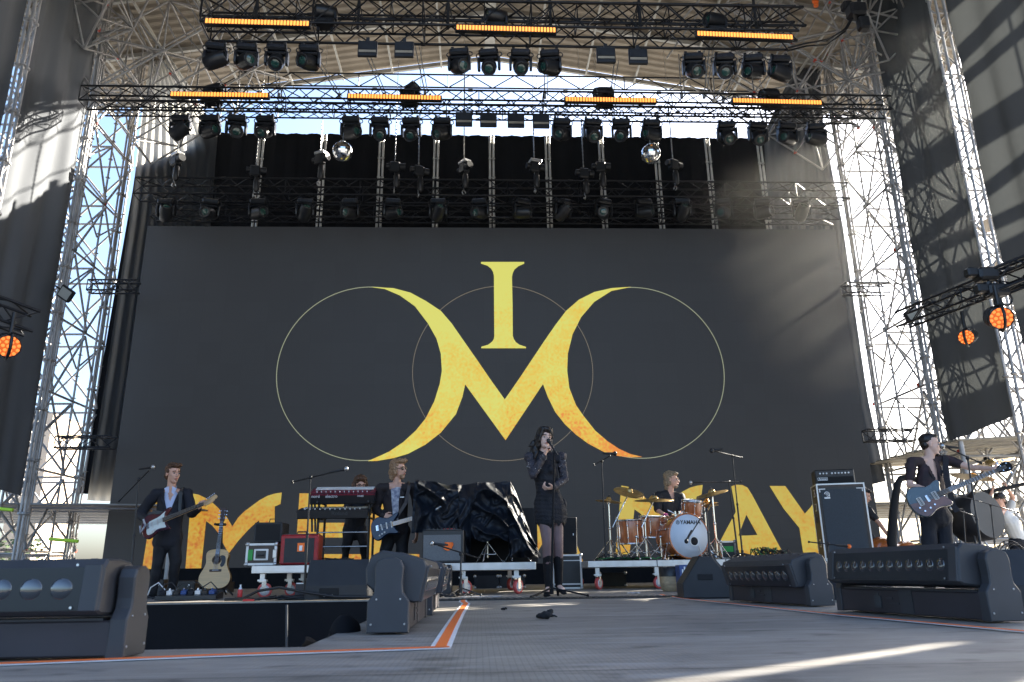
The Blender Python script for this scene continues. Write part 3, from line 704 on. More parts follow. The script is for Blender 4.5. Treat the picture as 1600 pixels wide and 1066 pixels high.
# ---------------------------------------------------------------- poles behind the rigging
pxs = [(410, 212), (507, 211), (597, 211), (682, 212), (768, 212), (855, 213), (938, 214), (1024, 218), (1104, 218), (1185, 220)]
poles = []
for i, (px, py) in enumerate(pxs):
    p = W(px+8, 352, 17.55); q = W(px, py, 17.55); zt2 = q.z
    if i == 0:
        t = thing('support_pole', 'first', 'pole', (q.x, 17.55, .1), group='bright metal poles standing before the black back cloth')
        H = zt2-.1
        for dx in (-.045, .045):
            b = MB(); b.tube((dx, 0, 0), (dx, 0, H), .030, n=8)
            for k in range(int(H/.55)): b.lathe([(.03, 0), (.042, .01), (.042, .04), (.03, .05)], (dx, 0, .4+.55*k), n=8)
            b.build('tube', 'pole_metal', t)
        base = t
    else: t = dup(base, (q.x, 17.55, .1+zt2-base.location.z-H))
    t['label'] = f'{ORD[i]} from the left of the upright bright metal poles before the black back cloth'
# ================================================================ RIGGING
def truss(name, label, A, B, sec, bay, up=(0, 0, 1), m='truss_black', r=.025, h=None, cat='truss', sag=0.):
    A, B = V(A), V(B); t = thing(name, label, cat, A); d = B-A; L = d.length; dn = d.normalized(); h = h or sec
    a = V(up).cross(dn).normalized(); u = dn.cross(a)
    cr = [a*x*sec/2+u*y*h/2 for x, y in ((-1, -1), (1, -1), (1, 1), (-1, 1))]
    for c in cr:
        b = MB(); b.tube(c, c+d, r, n=6)
        for k in range(1, int(L/2)+1): b.lathe([(r, -.05), (r*1.4, -.045), (r*1.4, .045), (r, .05)], c+dn*k*2., dn, n=6)
        b.build('chord', m, t)
    n = max(2, int(L/bay)); b = MB()
    for i in range(n):
        p, q = dn*(L*i/n), dn*(L*(i+1)/n)
        for k in range(4):
            c0, c1 = cr[k], cr[(k+1) % 4]
            b.tube(p+(c0 if i % 2 else c1), q+(c1 if i % 2 else c0), r*.55, n=5)
            if i % 4 == 0: b.tube(p+c0, p+c1, r*.55, n=5)
    b.build('lacing', m, t)
    return t
# front truss, middle truss, rear truss
Y1, Y2, Y3 = 12.0, 14.0, 16.2
z1 = W(780, 30, Y1).z; z2 = W(760, 158, Y2).z; z3 = W(770, 300, Y3).z
T1 = truss('front_truss', 'heavy black box truss nearest the viewer, high under the roof', (W(318, 40, Y1).x, Y1+.1, z1-.02), (W(1240, 40, Y1).x, Y1+.1, z1-.02), .55, .50, r=.026)
truss('front_truss', 'second black truss close behind and above the heavy front one', (W(318, 10, 12.8).x, 12.9, z1+.75), (W(1250, 10, 12.8).x, 12.9, z1+.75), .45, .45, r=.024)
T2 = truss('middle_truss', 'long thin black truss crossing the whole width before the sky gap', (W(128, 158, Y2).x, Y2+.05, z2), (W(1390, 170, Y2).x, Y2+.05, z2), .34, .34, r=.022)
truss('middle_truss', 'slim black truss just behind the long middle truss', (W(140, 158, Y2).x, Y2+.55, z2+.08), (W(1360, 170, Y2).x, Y2+.55, z2+.08), .22, .3, r=.018)
T3 = truss('rear_truss', 'black truss in shadow directly above the video wall', (W(215, 296, Y3).x, Y3, z3), (W(1320, 300, Y3).x, Y3, z3), .40, .42, r=.022)
T4 = truss('rear_truss', 'lower black truss in shadow right at the top edge of the video wall', (W(235, 336, Y3+.2).x, Y3+.35, W(770, 334, Y3+.3).z), (W(1310, 338, Y3+.2).x, Y3+.35, W(770, 334, Y3+.3).z), .30, .42, r=.018)
for i, (a, c, Y, lab) in enumerate((((140, 448), (216, 448), 16.4, 'upper left'), ((90, 692), (178, 692), 16.4, 'lower left'), ((1318, 452), (1386, 452), 16.4, 'upper right'), ((1352, 681), (1432, 681), 16.0, 'lower right'))):
    truss('side_truss', f'short black truss tying the {lab} scaffold tower to the video wall', (W(*a, Y).x, Y, W(*a, Y).z), (W(*c, Y).x, Y, W(*a, Y).z), .24, .25, r=.02)
# moving heads ---------------------------------------------------
def moving_head(label, group):
    t = thing('moving_head', label, 'stage light', (0, 0, 0), group=group)
    b = MB(); b.box((0, 0, -.085), (.36, .26, .13), 0, None, .03); b.box((0, -.132, -.085), (.16, .004, .06), 0)
    for s in (-1, 1): b.tube((s*.13, 0, -.02), (s*.13, 0, .035), .03, n=8); b.box((s*.13, 0, .03), (.05, .06, .07))
    bo = b.build('base', 'lamp_case', t)
    for s in (-1, 1): b = MB(); b.torus((s*.19, 0, -.085), .05, .011, (0, 1, 0), 8, 5); b.build('handle', 'black_plastic', bo)
    yk = MB()
    yk.box((0, 0, -.175), (.34, .13, .05), 0, None, .02)
    for s in (-1, 1):
        yk.prism([V((s*.165, y, z)) for y, z in ((-.065, -.16), (.065, -.16), (.075, -.30), (.055, -.40), (0, -.43), (-.055, -.40), (-.075, -.30))], (s, 0, 0), .045, 0, False, .01)
    yk.build('yoke', 'lamp_case', t)
    return t
def head_part(t, tilt, pan, sz=1.):
    q = Matrix.Rotation(pan, 3, 'Z') @ Matrix.Rotation(tilt, 3, 'X')   # head axis: local -y is the beam
    c = V((0, 0, -.34)); ax = q @ V((0, -1, 0))
    b = MB(); b.lathe([(.10, -.20), (.135, -.17), (.145, -.06), (.145, .10), (.128, .19), (.128, .215), (.108, .215), (.105, .19)], c, ax, 16)
    for k in range(4): b.box(c+q @ V((0, .10+.02*k, .14)), (.16, .008, .02), 0, q)
    h = b.build('head', 'lamp_case', t)
    b = MB(); b.sphere(c+ax*.165, .104, 16, 8, 0, (1, 1, .35), True, Matrix(frame(ax)).transposed()); b.build('lens', 'lens', h)
    return h
protos = {}
def place_head(px, py, Y, label, group, tilt, pan, up=False, rz=0., sc=1.):
    key = (round(tilt, 1), round(pan, 1))
    if key not in protos:
        t = moving_head(label, group); head_part(t, key[0], key[1]); protos[key] = t
    else: t = dup(protos[key])
    t['label'] = label; t['group'] = group; p = W(px, py, Y); t.location = p; t.scale = (sc, sc, sc)
    t.rotation_euler = (0, math.pi if up else 0, rz)
    return t
rnd = random.Random(11)
T2x = [(284, 182), (330, 182), (371, 182), (416, 183), (549, 184), (594, 185), (643, 186), (691, 186), (877, 187), (925, 188), (970, 188), (1017, 189), (1134, 192), (1182, 193), (1228, 194), (1273, 195)]
tl2 = [(-.5, 1.2), (.1, .9), (.6, .3), (.7, -.2), (.2, .9), (.8, .2), (.8, 0), (.5, -.7), (.5, -.6), (.8, 0), (.7, -.3), (.1, -1.), (.8, .1), (.8, -.2), (.2, -.9), (-.1, -1.2)]
for i, ((x, y), (ti, pa)) in enumerate(zip(T2x, tl2)):
    place_head(x, y, Y2-.05, f'{ORD[i]} black moving head from the left hanging under the long middle truss', 'moving heads under the middle truss', ti, pa, rz=rnd.uniform(-.15, .15))
T1x = [(339, 70), (387, 71), (434, 72), (484, 73), (718, 79), (764, 80), (813, 80), (859, 81), (1082, 86), (1130, 87), (1175, 88), (1217, 90)]
tl1 = [(-.3, 1.3), (.3, .6), (.8, .1), (.4, -.5), (.5, .6), (.8, .1), (.8, 0), (.3, -.8), (.7, .2), (.7, -.2), (.3, -.9), (-.1, -1.2)]
for i, ((x, y), (ti, pa)) in enumerate(zip(T1x, tl1)):
    place_head(x, y, Y1, f'{ORD[i]} black moving head from the left hanging under the front truss near the roof', 'moving heads under the front truss', ti, pa, rz=rnd.uniform(-.15, .15))
T3x = [262, 330, 405, 478, 548, 614, 685, 750, 815, 878, 942, 1005, 1065, 1128, 1190, 1250]
for i, x in enumerate(T3x):
    place_head(x, 312, Y3-.1, f'{ORD[i]} shadowed moving head from the left in the dark row above the video wall', 'moving heads above the video wall', (-.6, .3, .1)[i % 3], (.4, -.5, .9)[i % 3], rz=rnd.uniform(-.4, .4))
for i, (x, y, Y, ti, pa, lab) in enumerate(((332, 158, Y2+.1, .1, -1.3, 'far left'), (640, 160, Y2+.1, .5, -.9, 'centre left'), (945, 162, Y2+.1, -.2, 1.3, 'centre right'), (1205, 164, Y2+.1, -.2, 1.3, 'far right'))):
    place_head(x, y+6, Y, f'black moving head standing on top of the middle truss above the {lab} amber bar', 'moving heads standing on the middle truss', ti, pa, up=True)
for i, (x, y, lab) in enumerate(((508, 44, 'left'), (776, 50, 'central'), (1120, 56, 'right'))):
    place_head(x, y, Y1+.1, f'dark moving head standing on the front truss by the {lab} amber bar', 'moving heads standing on the front truss', -.1, 1.2, up=True)
# amber LED bars --------------------------------------------------
def led_bar(label, a, c, Y, ncell, group):
    A, B = W(*a, Y), W(*c, Y); B.y = A.y; t = thing('led_bar', label, 'light bar', A, group=group); d = B-A; L = d.length; dn = d.normalized(); up = dn.cross(V((0, 1, 0)))*-1
    if up.z < 0: up = -up
    rot = Matrix((dn, V((0, 1, 0)), up)).transposed()
    b = MB(); b.box(d/2, (L+.04, .10, .125), 0, rot, .01)
    for k in (.12, .38, .62, .88): b.box(d*k+V((0, .05, .09)), (.04, .05, .12), 0, rot)
    b.build('housing', 'black_metal', t)
    b = MB(); w = L/ncell
    for k in range(ncell): b.box(dn*(w*(k+.5))+V((0, -.055, -.003)), (w*.66, .02, .088), 0, rot)
    b.build('light_cells', 'amber', t)
    b = MB()
    for k in (.28, .72): b.path([d*k+V((-.08, .05, .06)), d*k+V((-.06, .05, .2)), d*k+V((.02, .05, .24)), d*k+V((.09, .05, .16)), d*k+V((.1, .05, .06))], .009, 5)
    b.build('cable_loop', 'cable', t)
    return t
for i, (a, c) in enumerate((((322, 35.5), (484, 40)), ((713, 45.5), (868, 50)), ((1088, 55), (1237, 61)))):
    led_bar(f'glowing amber light bar on the front truss, {("left", "centre", "right")[i]} of three', a, c, Y1-.30, 32, 'amber bars on the front truss')
for i, (a, c) in enumerate((((268, 149), (420, 151)), ((544, 152), (689, 155)), ((883, 157), (1024, 159)), ((1144, 159), (1282, 162.5)))):
    led_bar(f'glowing amber light bar on the middle truss, {ORD[i]} from the left of four', a, c, Y2-.28, 32, 'amber bars on the middle truss')
# flat blinder panels -------------------------------------------
base = None
bl = [(575, 64, Y1, 'front'), (632, 65, Y1, 'front'), (946, 74, Y1, 'front'), (996, 76, Y1, 'front'), (725, 175, Y2, 'middle'), (763, 176, Y2, 'middle'), (806, 177, Y2, 'middle'), (845, 178, Y2, 'middle')]
for i, (x, y, Y, lab) in enumerate(bl):
    if base is None:
        t = thing('blinder_panel', 'x', 'stage light'); b = MB(); b.box((0, 0, -.18), (.35, .06, .33), 0, None, .01); b.box((0, 0, .01), (.06, .05, .10)); ho = b.build('housing', 'black_metal', t)
        b = MB(); b.box((0, -.034, -.125), (.31, .012, .17)); b.build('reflector_upper', 'lamp_case', t)
        b = MB(); b.prism([V((-.155, -.035, -.22)), V((.155, -.035, -.22)), V((.155, -.006, -.338)), V((-.155, -.006, -.338))], (0, -1, -.2), .006); b.box((0, -.045, -.27), (.31, .004, .008)); b.build('reflector', 'canopy_tan', t); base = t
    else: t = dup(base)
    t.location = W(x, y, Y-.1); k = i if i < 4 else i-4
    t['label'] = f'{ORD[k]} flat rectangular blinder panel from the left hanging under the {lab} truss'; t['group'] = f'blinder panels under the {lab} truss'
# mirror balls ---------------------------------------------------
for px, lab in ((535, 'left, beside the second pole'), (1017, 'right, below the twelfth moving head')):
    p = W(px, 237 if px < 800 else 241, Y2-.1); t = thing('mirror_ball', f'silver faceted mirror ball hanging {lab}', 'mirror ball', p, group='mirror balls')
    b = MB(); vs = []; n = 28; m = 16; b.sphere((0, 0, 0), .205, n, m, 0, (1, 1, 1), False); b.build('facets', 'mirror', t)
    b = MB(); b.lathe([(.03, .19), (.05, .21), (.05, .24), (.015, .26)]); b.tube((0, 0, .25), (0, 0, .75), .008, n=5); b.build('hanger', 'steel', t)
# chain hoists -----------------------------------------------
hs = [(276, 252, 130, 1), (399, 268, 180, 0), (500, 250, 190, 1), (617, 262, 178, 0), (654, 268, 180, 0), (725, 264, 100, 1), (835, 262, 185, 1), (912, 272, 190, 0), (938, 262, 190, 0), (1052, 258, 190, 0)]
for i, (px, py, ct, br) in enumerate(hs):
    p = W(px, py, 16.0); t = thing('chain_hoist', f'{ORD[i]} chain hoist from the left hanging on a chain before the black back cloth', 'chain hoist', p, rz=(-.7, .2, -.5, .1, .4, -.9, .3, .2, .0, .5)[i], group='chain hoists above the rear truss')
    b = MB(); b.box((0, 0, 0), (.24, .17, .26), 0, None, .03); b.tube((.12, 0, .02), (.24, 0, .02), .09, n=12); b.tube((-.12, 0, .02), (-.20, 0, .02), .07, n=12); b.build('motor', ['black_metal', 'steel'][0], t)
    if br: b = MB(); b.box((.02, 0, .16), (.27, .19, .07), 0, None, .01); b.build('motor_cover', 'aluminium', t)
    b = MB(); b.lathe([(.03, -.52), (.075, -.46), (.07, -.22), (.05, -.14)], (.05, 0, 0), n=10); b.build('chain_bag', 'black_plastic', t)
    b = MB(); b.torus((0, 0, -.62), .05, .014, (1, 0, 0), 10, 5, 0, 0, 4.6); b.tube((0, 0, -.56), (0, 0, -.12), .012, n=5); b.build('hook', 'steel', t)
    b = MB(); H = W(px, ct, 16.).z-p.z; k = 0
    zz = .13
    while zz < H:
        b.box((0, 0, zz+.03), (.030, .010, .055) if k % 2 else (.010, .030, .055)); zz += .05; k += 1
    b.tube((0, 0, .1), (0, 0, H+2.2), .006, n=4); b.build('chain', 'steel', t)
# hanging suspension rods between roof and trusses
for i, (x, y0, Y, n) in enumerate(((560, 0, 12.2, 1), (700, 0, 12.2, 1), (860, 0, 12.2, 1), (1000, 0, 12.2, 1), (400, 0, 12.2, 1), (1180, 0, 12.2, 1))):
    p = W(x, 25, 12.3); b = MB(); b.tube((0, 0, -.3), (0, 0, 3.2), .03, n=6); b.tube((-.12, 0, -.3), (0, 0, .4), .012, n=5); b.tube((.12, 0, -.3), (0, 0, .4), .012, n=5)
    tag(b.build('rigging_cable', 'cable', None, p), f'{ORD[i]} from the left of the thick dark cables dropping onto the front truss', 'cable', 'cables dropping onto the front truss')
for i, (x0_, y0_, x1_, y1_) in enumerate(((420, 60, 436, 150), (560, 60, 600, 150), (648, 70, 664, 145), (850, 100, 851, 150), (960, 95, 955, 140), (1060, 85, 1065, 150), (490, 90, 530, 150), (1110, 60, 1100, 150), (1155, 90, 1130, 155))):
    P, Q = W(x0_, y0_, 15.2), W(x1_, y1_, 14.3); b = MB(); b.tube((0, 0, 0), Q-P, .013, n=5); b.tube(V((.10, 0, 0)), Q-P+V((.06, 0, 0)), .010, n=5); b.box(Q-P, (.06, .06, .12))
    tag(b.build('suspension_rod', 'galvanised', None, P), f'{ORD[i]} from the left of the thin hanging rods holding the middle truss', 'rod', 'hanging rods of the middle truss')
P, Q = W(1234, 75, 12.2), W(1345, 15, 12.6)
t = thing('cable_bundle', 'thick black cable bundle looping from the front truss up to the right scaffold', 'cable', P)
for k in range(5):
    o = V((0, .03*k, .025*(k % 3))); b = MB(); D = Q-P
    b.path([o, o+D*.25+V((0, 0, -.12)), o+D*.5+V((0, 0, -.26-.02*k)), o+D*.7+V((.1, 0, -.2)), o+D*.88+V((.12, 0, .1)), o+D+V((.05, 0, .3)), o+D+V((-.1, .1, 1.2))], .016, 6); b.build('cable', 'cable', t)
b = MB(); b.box((0, 0, 0), (.35, .3, .3), 0, None, .05); b.box((.1, 0, -.3), (.22, .2, .3), 0, None, .04); b.box((-.12, .1, .2), (.2, .2, .2), 0, None, .04)
tag(b.build('junction_box', 'black_plastic', None, W(1338, 18, 12.5)), 'black equipment box hanging at the top right where the cable bundle ends', 'box')
# LED floods on the towers
for px, py, s, lab in ((103, 459, 1, 'left'), (1425, 492, -1, 'right')):
    p = W(px, py, 14.5 if s > 0 else 14.4); q = Matrix.Rotation(s*.6, 3, 'Y') @ Matrix.Rotation(.25, 3, 'X')
    t = thing('floodlight', f'small square floodlight clamped to the {lab} scaffold mast, tilted', 'floodlight', p, group='square floodlights')
    b = MB(); b.box((0, 0, 0), (.30, .07, .26), 0, q, .015)
    for k in range(7): b.box(q @ V((-.12+.04*k, .05, 0)), (.01, .05, .22), 0, q)
    b.tube(q @ V((-s*.15, .03, 0)), q @ V((-s*.30, .03, 0)), .02, n=6); b.build('housing', 'black_metal', t)
    b = MB(); b.box(q @ V((0, -.038, 0)), (.23, .006, .19), 0, q); b.build('glass', 'flood_glass', t)
# side pars with amber LEDs
def par(px, py, Y, label, r, ax, ring):
    p = W(px, py, Y); ax = V(ax).normalized(); t = thing('par_light', label, 'stage light', p); a, b_, _ = frame(ax)
    b = MB(); b.lathe([(.02, -.30), (r*.7, -.28), (r*.95, -.12), (r, .0), (r, .03), (r*.93, .03), (r*.93, .005)], (0, 0, 0), ax, 20)
    for k in range(6): b.lathe([(r*.9, -.24+.03*k), (r*1.02, -.235+.03*k), (r*1.02, -.228+.03*k), (r*.9, -.22+.03*k)], (0, 0, 0), ax, 20)
    b.build('can', 'lamp_case', t)
    b = MB(); b.torus((0, 0, .0), r*1.18, .018, (ax.y, -ax.x, 0), 16, 5, 0, 0, math.pi*2); b.tube((0, 0, r*1.18), (0, 0, r*1.18+.25), .025, n=6); b.build('bracket', 'black_metal', t)
    k = 0
    pts = [(0, 0)]+[(.42, i*math.pi/3) for i in range(6)]+[(.80, i*math.pi/6+.2) for i in range(12)]
    b = MB()
    for rr, th in pts:
        c = ax*.012+(a*math.cos(th)+b_*math.sin(th))*rr*r*.98; b.lathe([(r*.15, 0), (r*.135, .012), (r*.05, .02)], c, ax, 10)
    b.build('led_lens', 'amber_lens', t)
    b = MB(); b.lathe([(r*.92, 0), (r*.92, .006)], (0, 0, 0), ax, 20); b.build('face', 'amber_dim', t)
par(13, 541, 8.6, 'amber glowing round stage light under the truss at the left edge', .13, (.62, -.75, -.35), 1)
par(1564, 497, 8.4, 'large amber glowing round stage light below the truss at the right edge', .135, (-.35, -.85, -.35), 1)
par(1510, 527, 9.8, 'smaller amber glowing round stage light, left of the larger one on the right side', .105, (-.75, -.75, -.35), 1)
truss('side_truss', 'black truss coming in from the left edge above the amber stage light', W(-90, 455, 8.2), W(50, 506, 8.9), .26, .3, r=.02)
truss('side_truss', 'black truss coming in from the right edge above the large amber light', W(1700, 385, 8.0), W(1545, 447, 8.8), .28, .3, r=.02)
truss('side_truss', 'second black truss at the right edge rising steeply toward the first mast', W(1640, 410, 8.2), W(1410, 500, 10.6), .22, .3, r=.018)
for px, py, lab in ((1540, 430, 'upper'), (1556, 455, 'lower')):
    b = MB(); b.box((0, 0, 0), (.26, .2, .16), 0, None, .03); b.box((-.18, 0, .03), (.14, .12, .12), 0, None, .02); b.tube((0, 0, -.1), (0, 0, -.28), .05, n=8); b.torus((.1, 0, -.1), .09, .012, (0, 1, 0), 10, 5)
    tag(b.build('truss_clamp_box', 'black_metal', None, W(px, py, 8.7)), f'{lab} black clamp box on the right edge truss above the amber light', 'clamp')
# ================================================================ PEOPLE
def rotq(yaw, pitch=0., roll=0.):
    return Matrix.Rotation(yaw, 3, 'Z') @ Matrix.Rotation(pitch, 3, 'X') @ Matrix.Rotation(roll, 3, 'Y')
def head_prims(c, q, s=1.):
    T = lambda x, y, z: c+q @ (V((x, y, z))*s)
    E = lambda x, y, z, a, b_, d: ('e', T(x, y, z), (a*s, b_*s, d*s), q)
    P = [E(0, .012, .035, .074, .092, .085), E(0, -.022, -.025, .062, .070, .080), E(0, -.034, -.078, .044, .046, .036),
         ('e', T(0, -.076, -.098), (.018*s, .014*s, .014*s), q), ('c', T(0, -.088, .008), .008*s, T(0, -.112, -.026), .012*s),
         E(0, -.100, -.032, .017, .010, .009), E(0, -.078, .024, .050, .016, .010), E(0, -.086, -.060, .022, .010, .010), E(.036, -.060, -.022, .022, .018, .016), E(-.036, -.060, -.022, .022, .018, .016),
         E(.079, .006, -.008, .008, .017, .030), E(-.079, .006, -.008, .008, .017, .030)]
    return P
def hand(w, d, n, sg, curl=.6, L=1.):
    w = V(w); d = V(d).normalized(); n = V(n); n = (n-d*n.dot(d)).normalized(); s = d.cross(n)*sg; P = [('c', w-d*.01, (.024, .018), w+d*.03, (.034*L, .016), s), ('c', w+d*.02, (.034*L, .015), w+d*.078*L, (.037*L, .013), s)]
    for off, ln, k in ((.030, .92, .8), (.0105, 1., .95), (-.0095, .95, 1.05), (-.029, .76, 1.15)):
        p = w+d*.084*L+s*off*L; a = 0
        for sl_, da, r0, r1 in ((.043, .55, .0088, .0080), (.028, .75, .0080, .0074), (.022, .5, .0074, .0064)):
            a += da*curl*k*1.5; e = (d*math.cos(a)+n*math.sin(a)+s*off*3).normalized(); q = p+e*sl_*ln*L; P.append(('c', p, r0, q, r1)); p = q
    p = w+d*.022+s*.026*L; q = p+(d*.55+s*.72+n*.30).normalized()*.046*L; P.append(('c', p, .013, q, .0105)); P.append(('c', q, .0105, q+(d*.80+s*.25+n*.5*curl).normalized()*.034*L, .0085))
    return P
def person(name_label, root, J, head, skin, hands, hair=None, hair_m='hair_brown', eyes=True, build=1., feet=None, hamp=.011, hs=1.07):
    t = thing('person', name_label, 'person', root); r0 = V(root)
    J = {k: V(v)-r0 for k, v in J.items()}; hc, hq = J['head'], head
    lat = (J['sr']-J['sl']).normalized(); B = build; TB = .80 if B < .9 else 1.
    up = (J['neck']-J['pelvis']).normalized()
    P = head_prims(hc, hq, hs)
    P += [('c', J['neck']-up*.05, .056*B, hc+hq @ V((0, .012, -.05)), .054*B), ('c', J['pelvis'], (.135*B*TB, .09*B*TB), J['chest'], (.140*B*TB, .092*B*TB), lat), ('c', J['chest'], (.145*B, .095*B), J['neck']-up*.07, (.10*B, .07*B), lat),
          ('c', J['sl'], .044*B, J['neck']-up*.02, .050*B), ('c', J['sr'], .044*B, J['neck']-up*.02, .050*B)]
    for s in 'lr':
        P += [('c', J['s'+s], .046*B, J['e'+s], .037*B), ('c', J['e'+s], .038*B, J['w'+s], .025*B)]
        if 'k'+s in J:
            P += [('c', J['h'+s], .080*B, J['k'+s], .052*B), ('c', J['k'+s], .052*B, J['a'+s], .036*B)]
            f = V((feet or {}).get(s, (0, -1, 0))).normalized(); P.append(('c', J['a'+s]+V((0, 0, -.03)), (.028, .028), J['a'+s]+V((0, 0, -.060))+f*.11, (.030, .012), f.cross(V((0, 0, 1)))))
    for h in hands: P += hand(V(h[0])-r0, *h[1:])
    body = blob(P, .0062, 'body', skin, t, smooth=2)
    if eyes:
        for sx in (-1, 1):
            b = MB(); c = hc+hq @ (V((sx*.030, -.0800, .004))*hs); b.sphere(c, .0105*hs, 10, 8, 0); b.sphere(c+hq @ V((0, -.0055*hs, 0)), .0072*hs, 8, 6, 1); b.build('eye', ['eye_white', 'eye_dark'], t)
    b = MB(); c = hc+hq @ (V((0, -.0965, -.060))*hs); b.sphere(c, .019*hs, 10, 6, 0, (1.05, .32, .36), True, hq); b.build('mouth', 'lips', t)
    if hair: 
        hp = []
        for p in hair:
            if p[0] == 'e': hp.append(('e', hc+hq @ (V(p[1])*hs), tuple(x*hs for x in p[2]), hq @ p[3] if len(p) > 3 else hq))
            else: hp.append(('c', hc+hq @ (V(p[1])*hs), p[2]*hs, hc+hq @ (V(p[3])*hs), p[4]*hs))
        blob(hp, .0065, 'hair', hair_m, t, smooth=1, amp=hamp, freq=42)
    b = MB()
    for sx in (-1, 1):
        b.path([hc+hq @ (V((sx*x, y, z))*hs) for x, y, z in ((.014, -.094, .026), (.030, -.093, .031), (.048, -.080, .025))], .0038*hs, 5)
    b.build('eyebrows', hair_m, t)
    return t, J, lat, up, r0
def sleeve(J, s, r, to=1.0, r2=None, w='w'):
    e = J['e'+s]; q = e.lerp(J['w'+s], to); r2 = r2 or r*.72
    return [('c', J['s'+s], r*1.06, e, r*.92), ('c', e, r*.92, q, r2)]
def trousers(t, J, lat, m, B=1., flare=.0, wr=.014, low=1., name='trousers'):
    P = [('c', J['pelvis']+V((0, 0, .03)), (.155*B, .115*B), J['pelvis']+V((0, 0, -.05)), (.165*B, .125*B), lat)]
    for s in 'lr':
        P += [('c', J['h'+s], .102*B, J['k'+s], .070*B), ('c', J['k'+s], .070*B, J['k'+s].lerp(J['a'+s], low), .055*B+flare)]
    return blob(P, .010, name, m, t, smooth=3, amp=wr, freq=9)
def shoes(t, J, feet, m='boot'):
    for s in 'lr':
        f = V(feet[s]).normalized(); a = J['a'+s]; P = [('c', a+V((0, 0, .0)), .045, a+V((0, 0, -.045))+f*-.02, (.042, .035)), ('c', a+V((0, 0, -.045))-f*.03, (.044, .042), a+V((0, 0, -.058))+f*.165, (.046, .030), f.cross(V((0, 0, 1)))), ('b', a+V((0, 0, -.078))+f*.06, (.08, .22, .018), V((0, -1, 0)).rotation_difference(f).to_matrix())]
        blob(P, .007, 'shoe', m, t, smooth=2)
def wp(d0, d): return {k: W(x, y, d0+dy) for k, (x, y, dy) in d.items()}
def frontcut(J, lat, up, w, ztop, zbot, y0=.0):
    """opening of a jacket or collar: a wedge of the front, widest at the neck"""
    fr = up.cross(lat).normalized(); fr = fr if fr.y < 0 else -fr; c = J['chest']; nz = (J['neck']-c).dot(up)
    def f(co):
        d = co-c; z = d.dot(up); x = abs(d.dot(lat)-y0*0); f_ = d.dot(fr)
        if f_ < .02 or z > nz+ztop or z < zbot: return False
        k = (z-zbot)/(nz+ztop-zbot); return x < w*k+.008
    return f, fr
# ---------------------------------------------------------------- electric guitars (x = towards headstock, z = towards the viewer)
def place(C_, tip, nrm):
    x = (V(tip)-V(C_)).normalized(); z = V(nrm); z = (z-x*z.dot(x)).normalized(); y = z.cross(x)
    return Matrix((x, y, z)).transposed().to_quaternion()
def smooth2(p, it=2):
    for _ in range(it):
        o = []
        for i in range(len(p)):
            a, c = p[i], p[(i+1) % len(p)]; o += [(a[0]*.75+c[0]*.25, a[1]*.75+c[1]*.25), (a[0]*.25+c[0]*.75, a[1]*.25+c[1]*.75)]
        p = o
    return p
STRAT = [(-.20, .0), (-.195, .06), (-.165, .115), (-.11, .148), (-.05, .145), (0, .115), (.05, .10), (.10, .115), (.15, .140), (.195, .140), (.20, .115), (.165, .080), (.13, .05), (.125, .028), (.125, -.03), (.12, -.05), (.135, -.08), (.165, -.108), (.155, -.130), (.12, -.132), (.07, -.115), (.02, -.105), (-.03, -.12), (-.08, -.15), (-.13, -.158), (-.175, -.125), (-.197, -.06)]
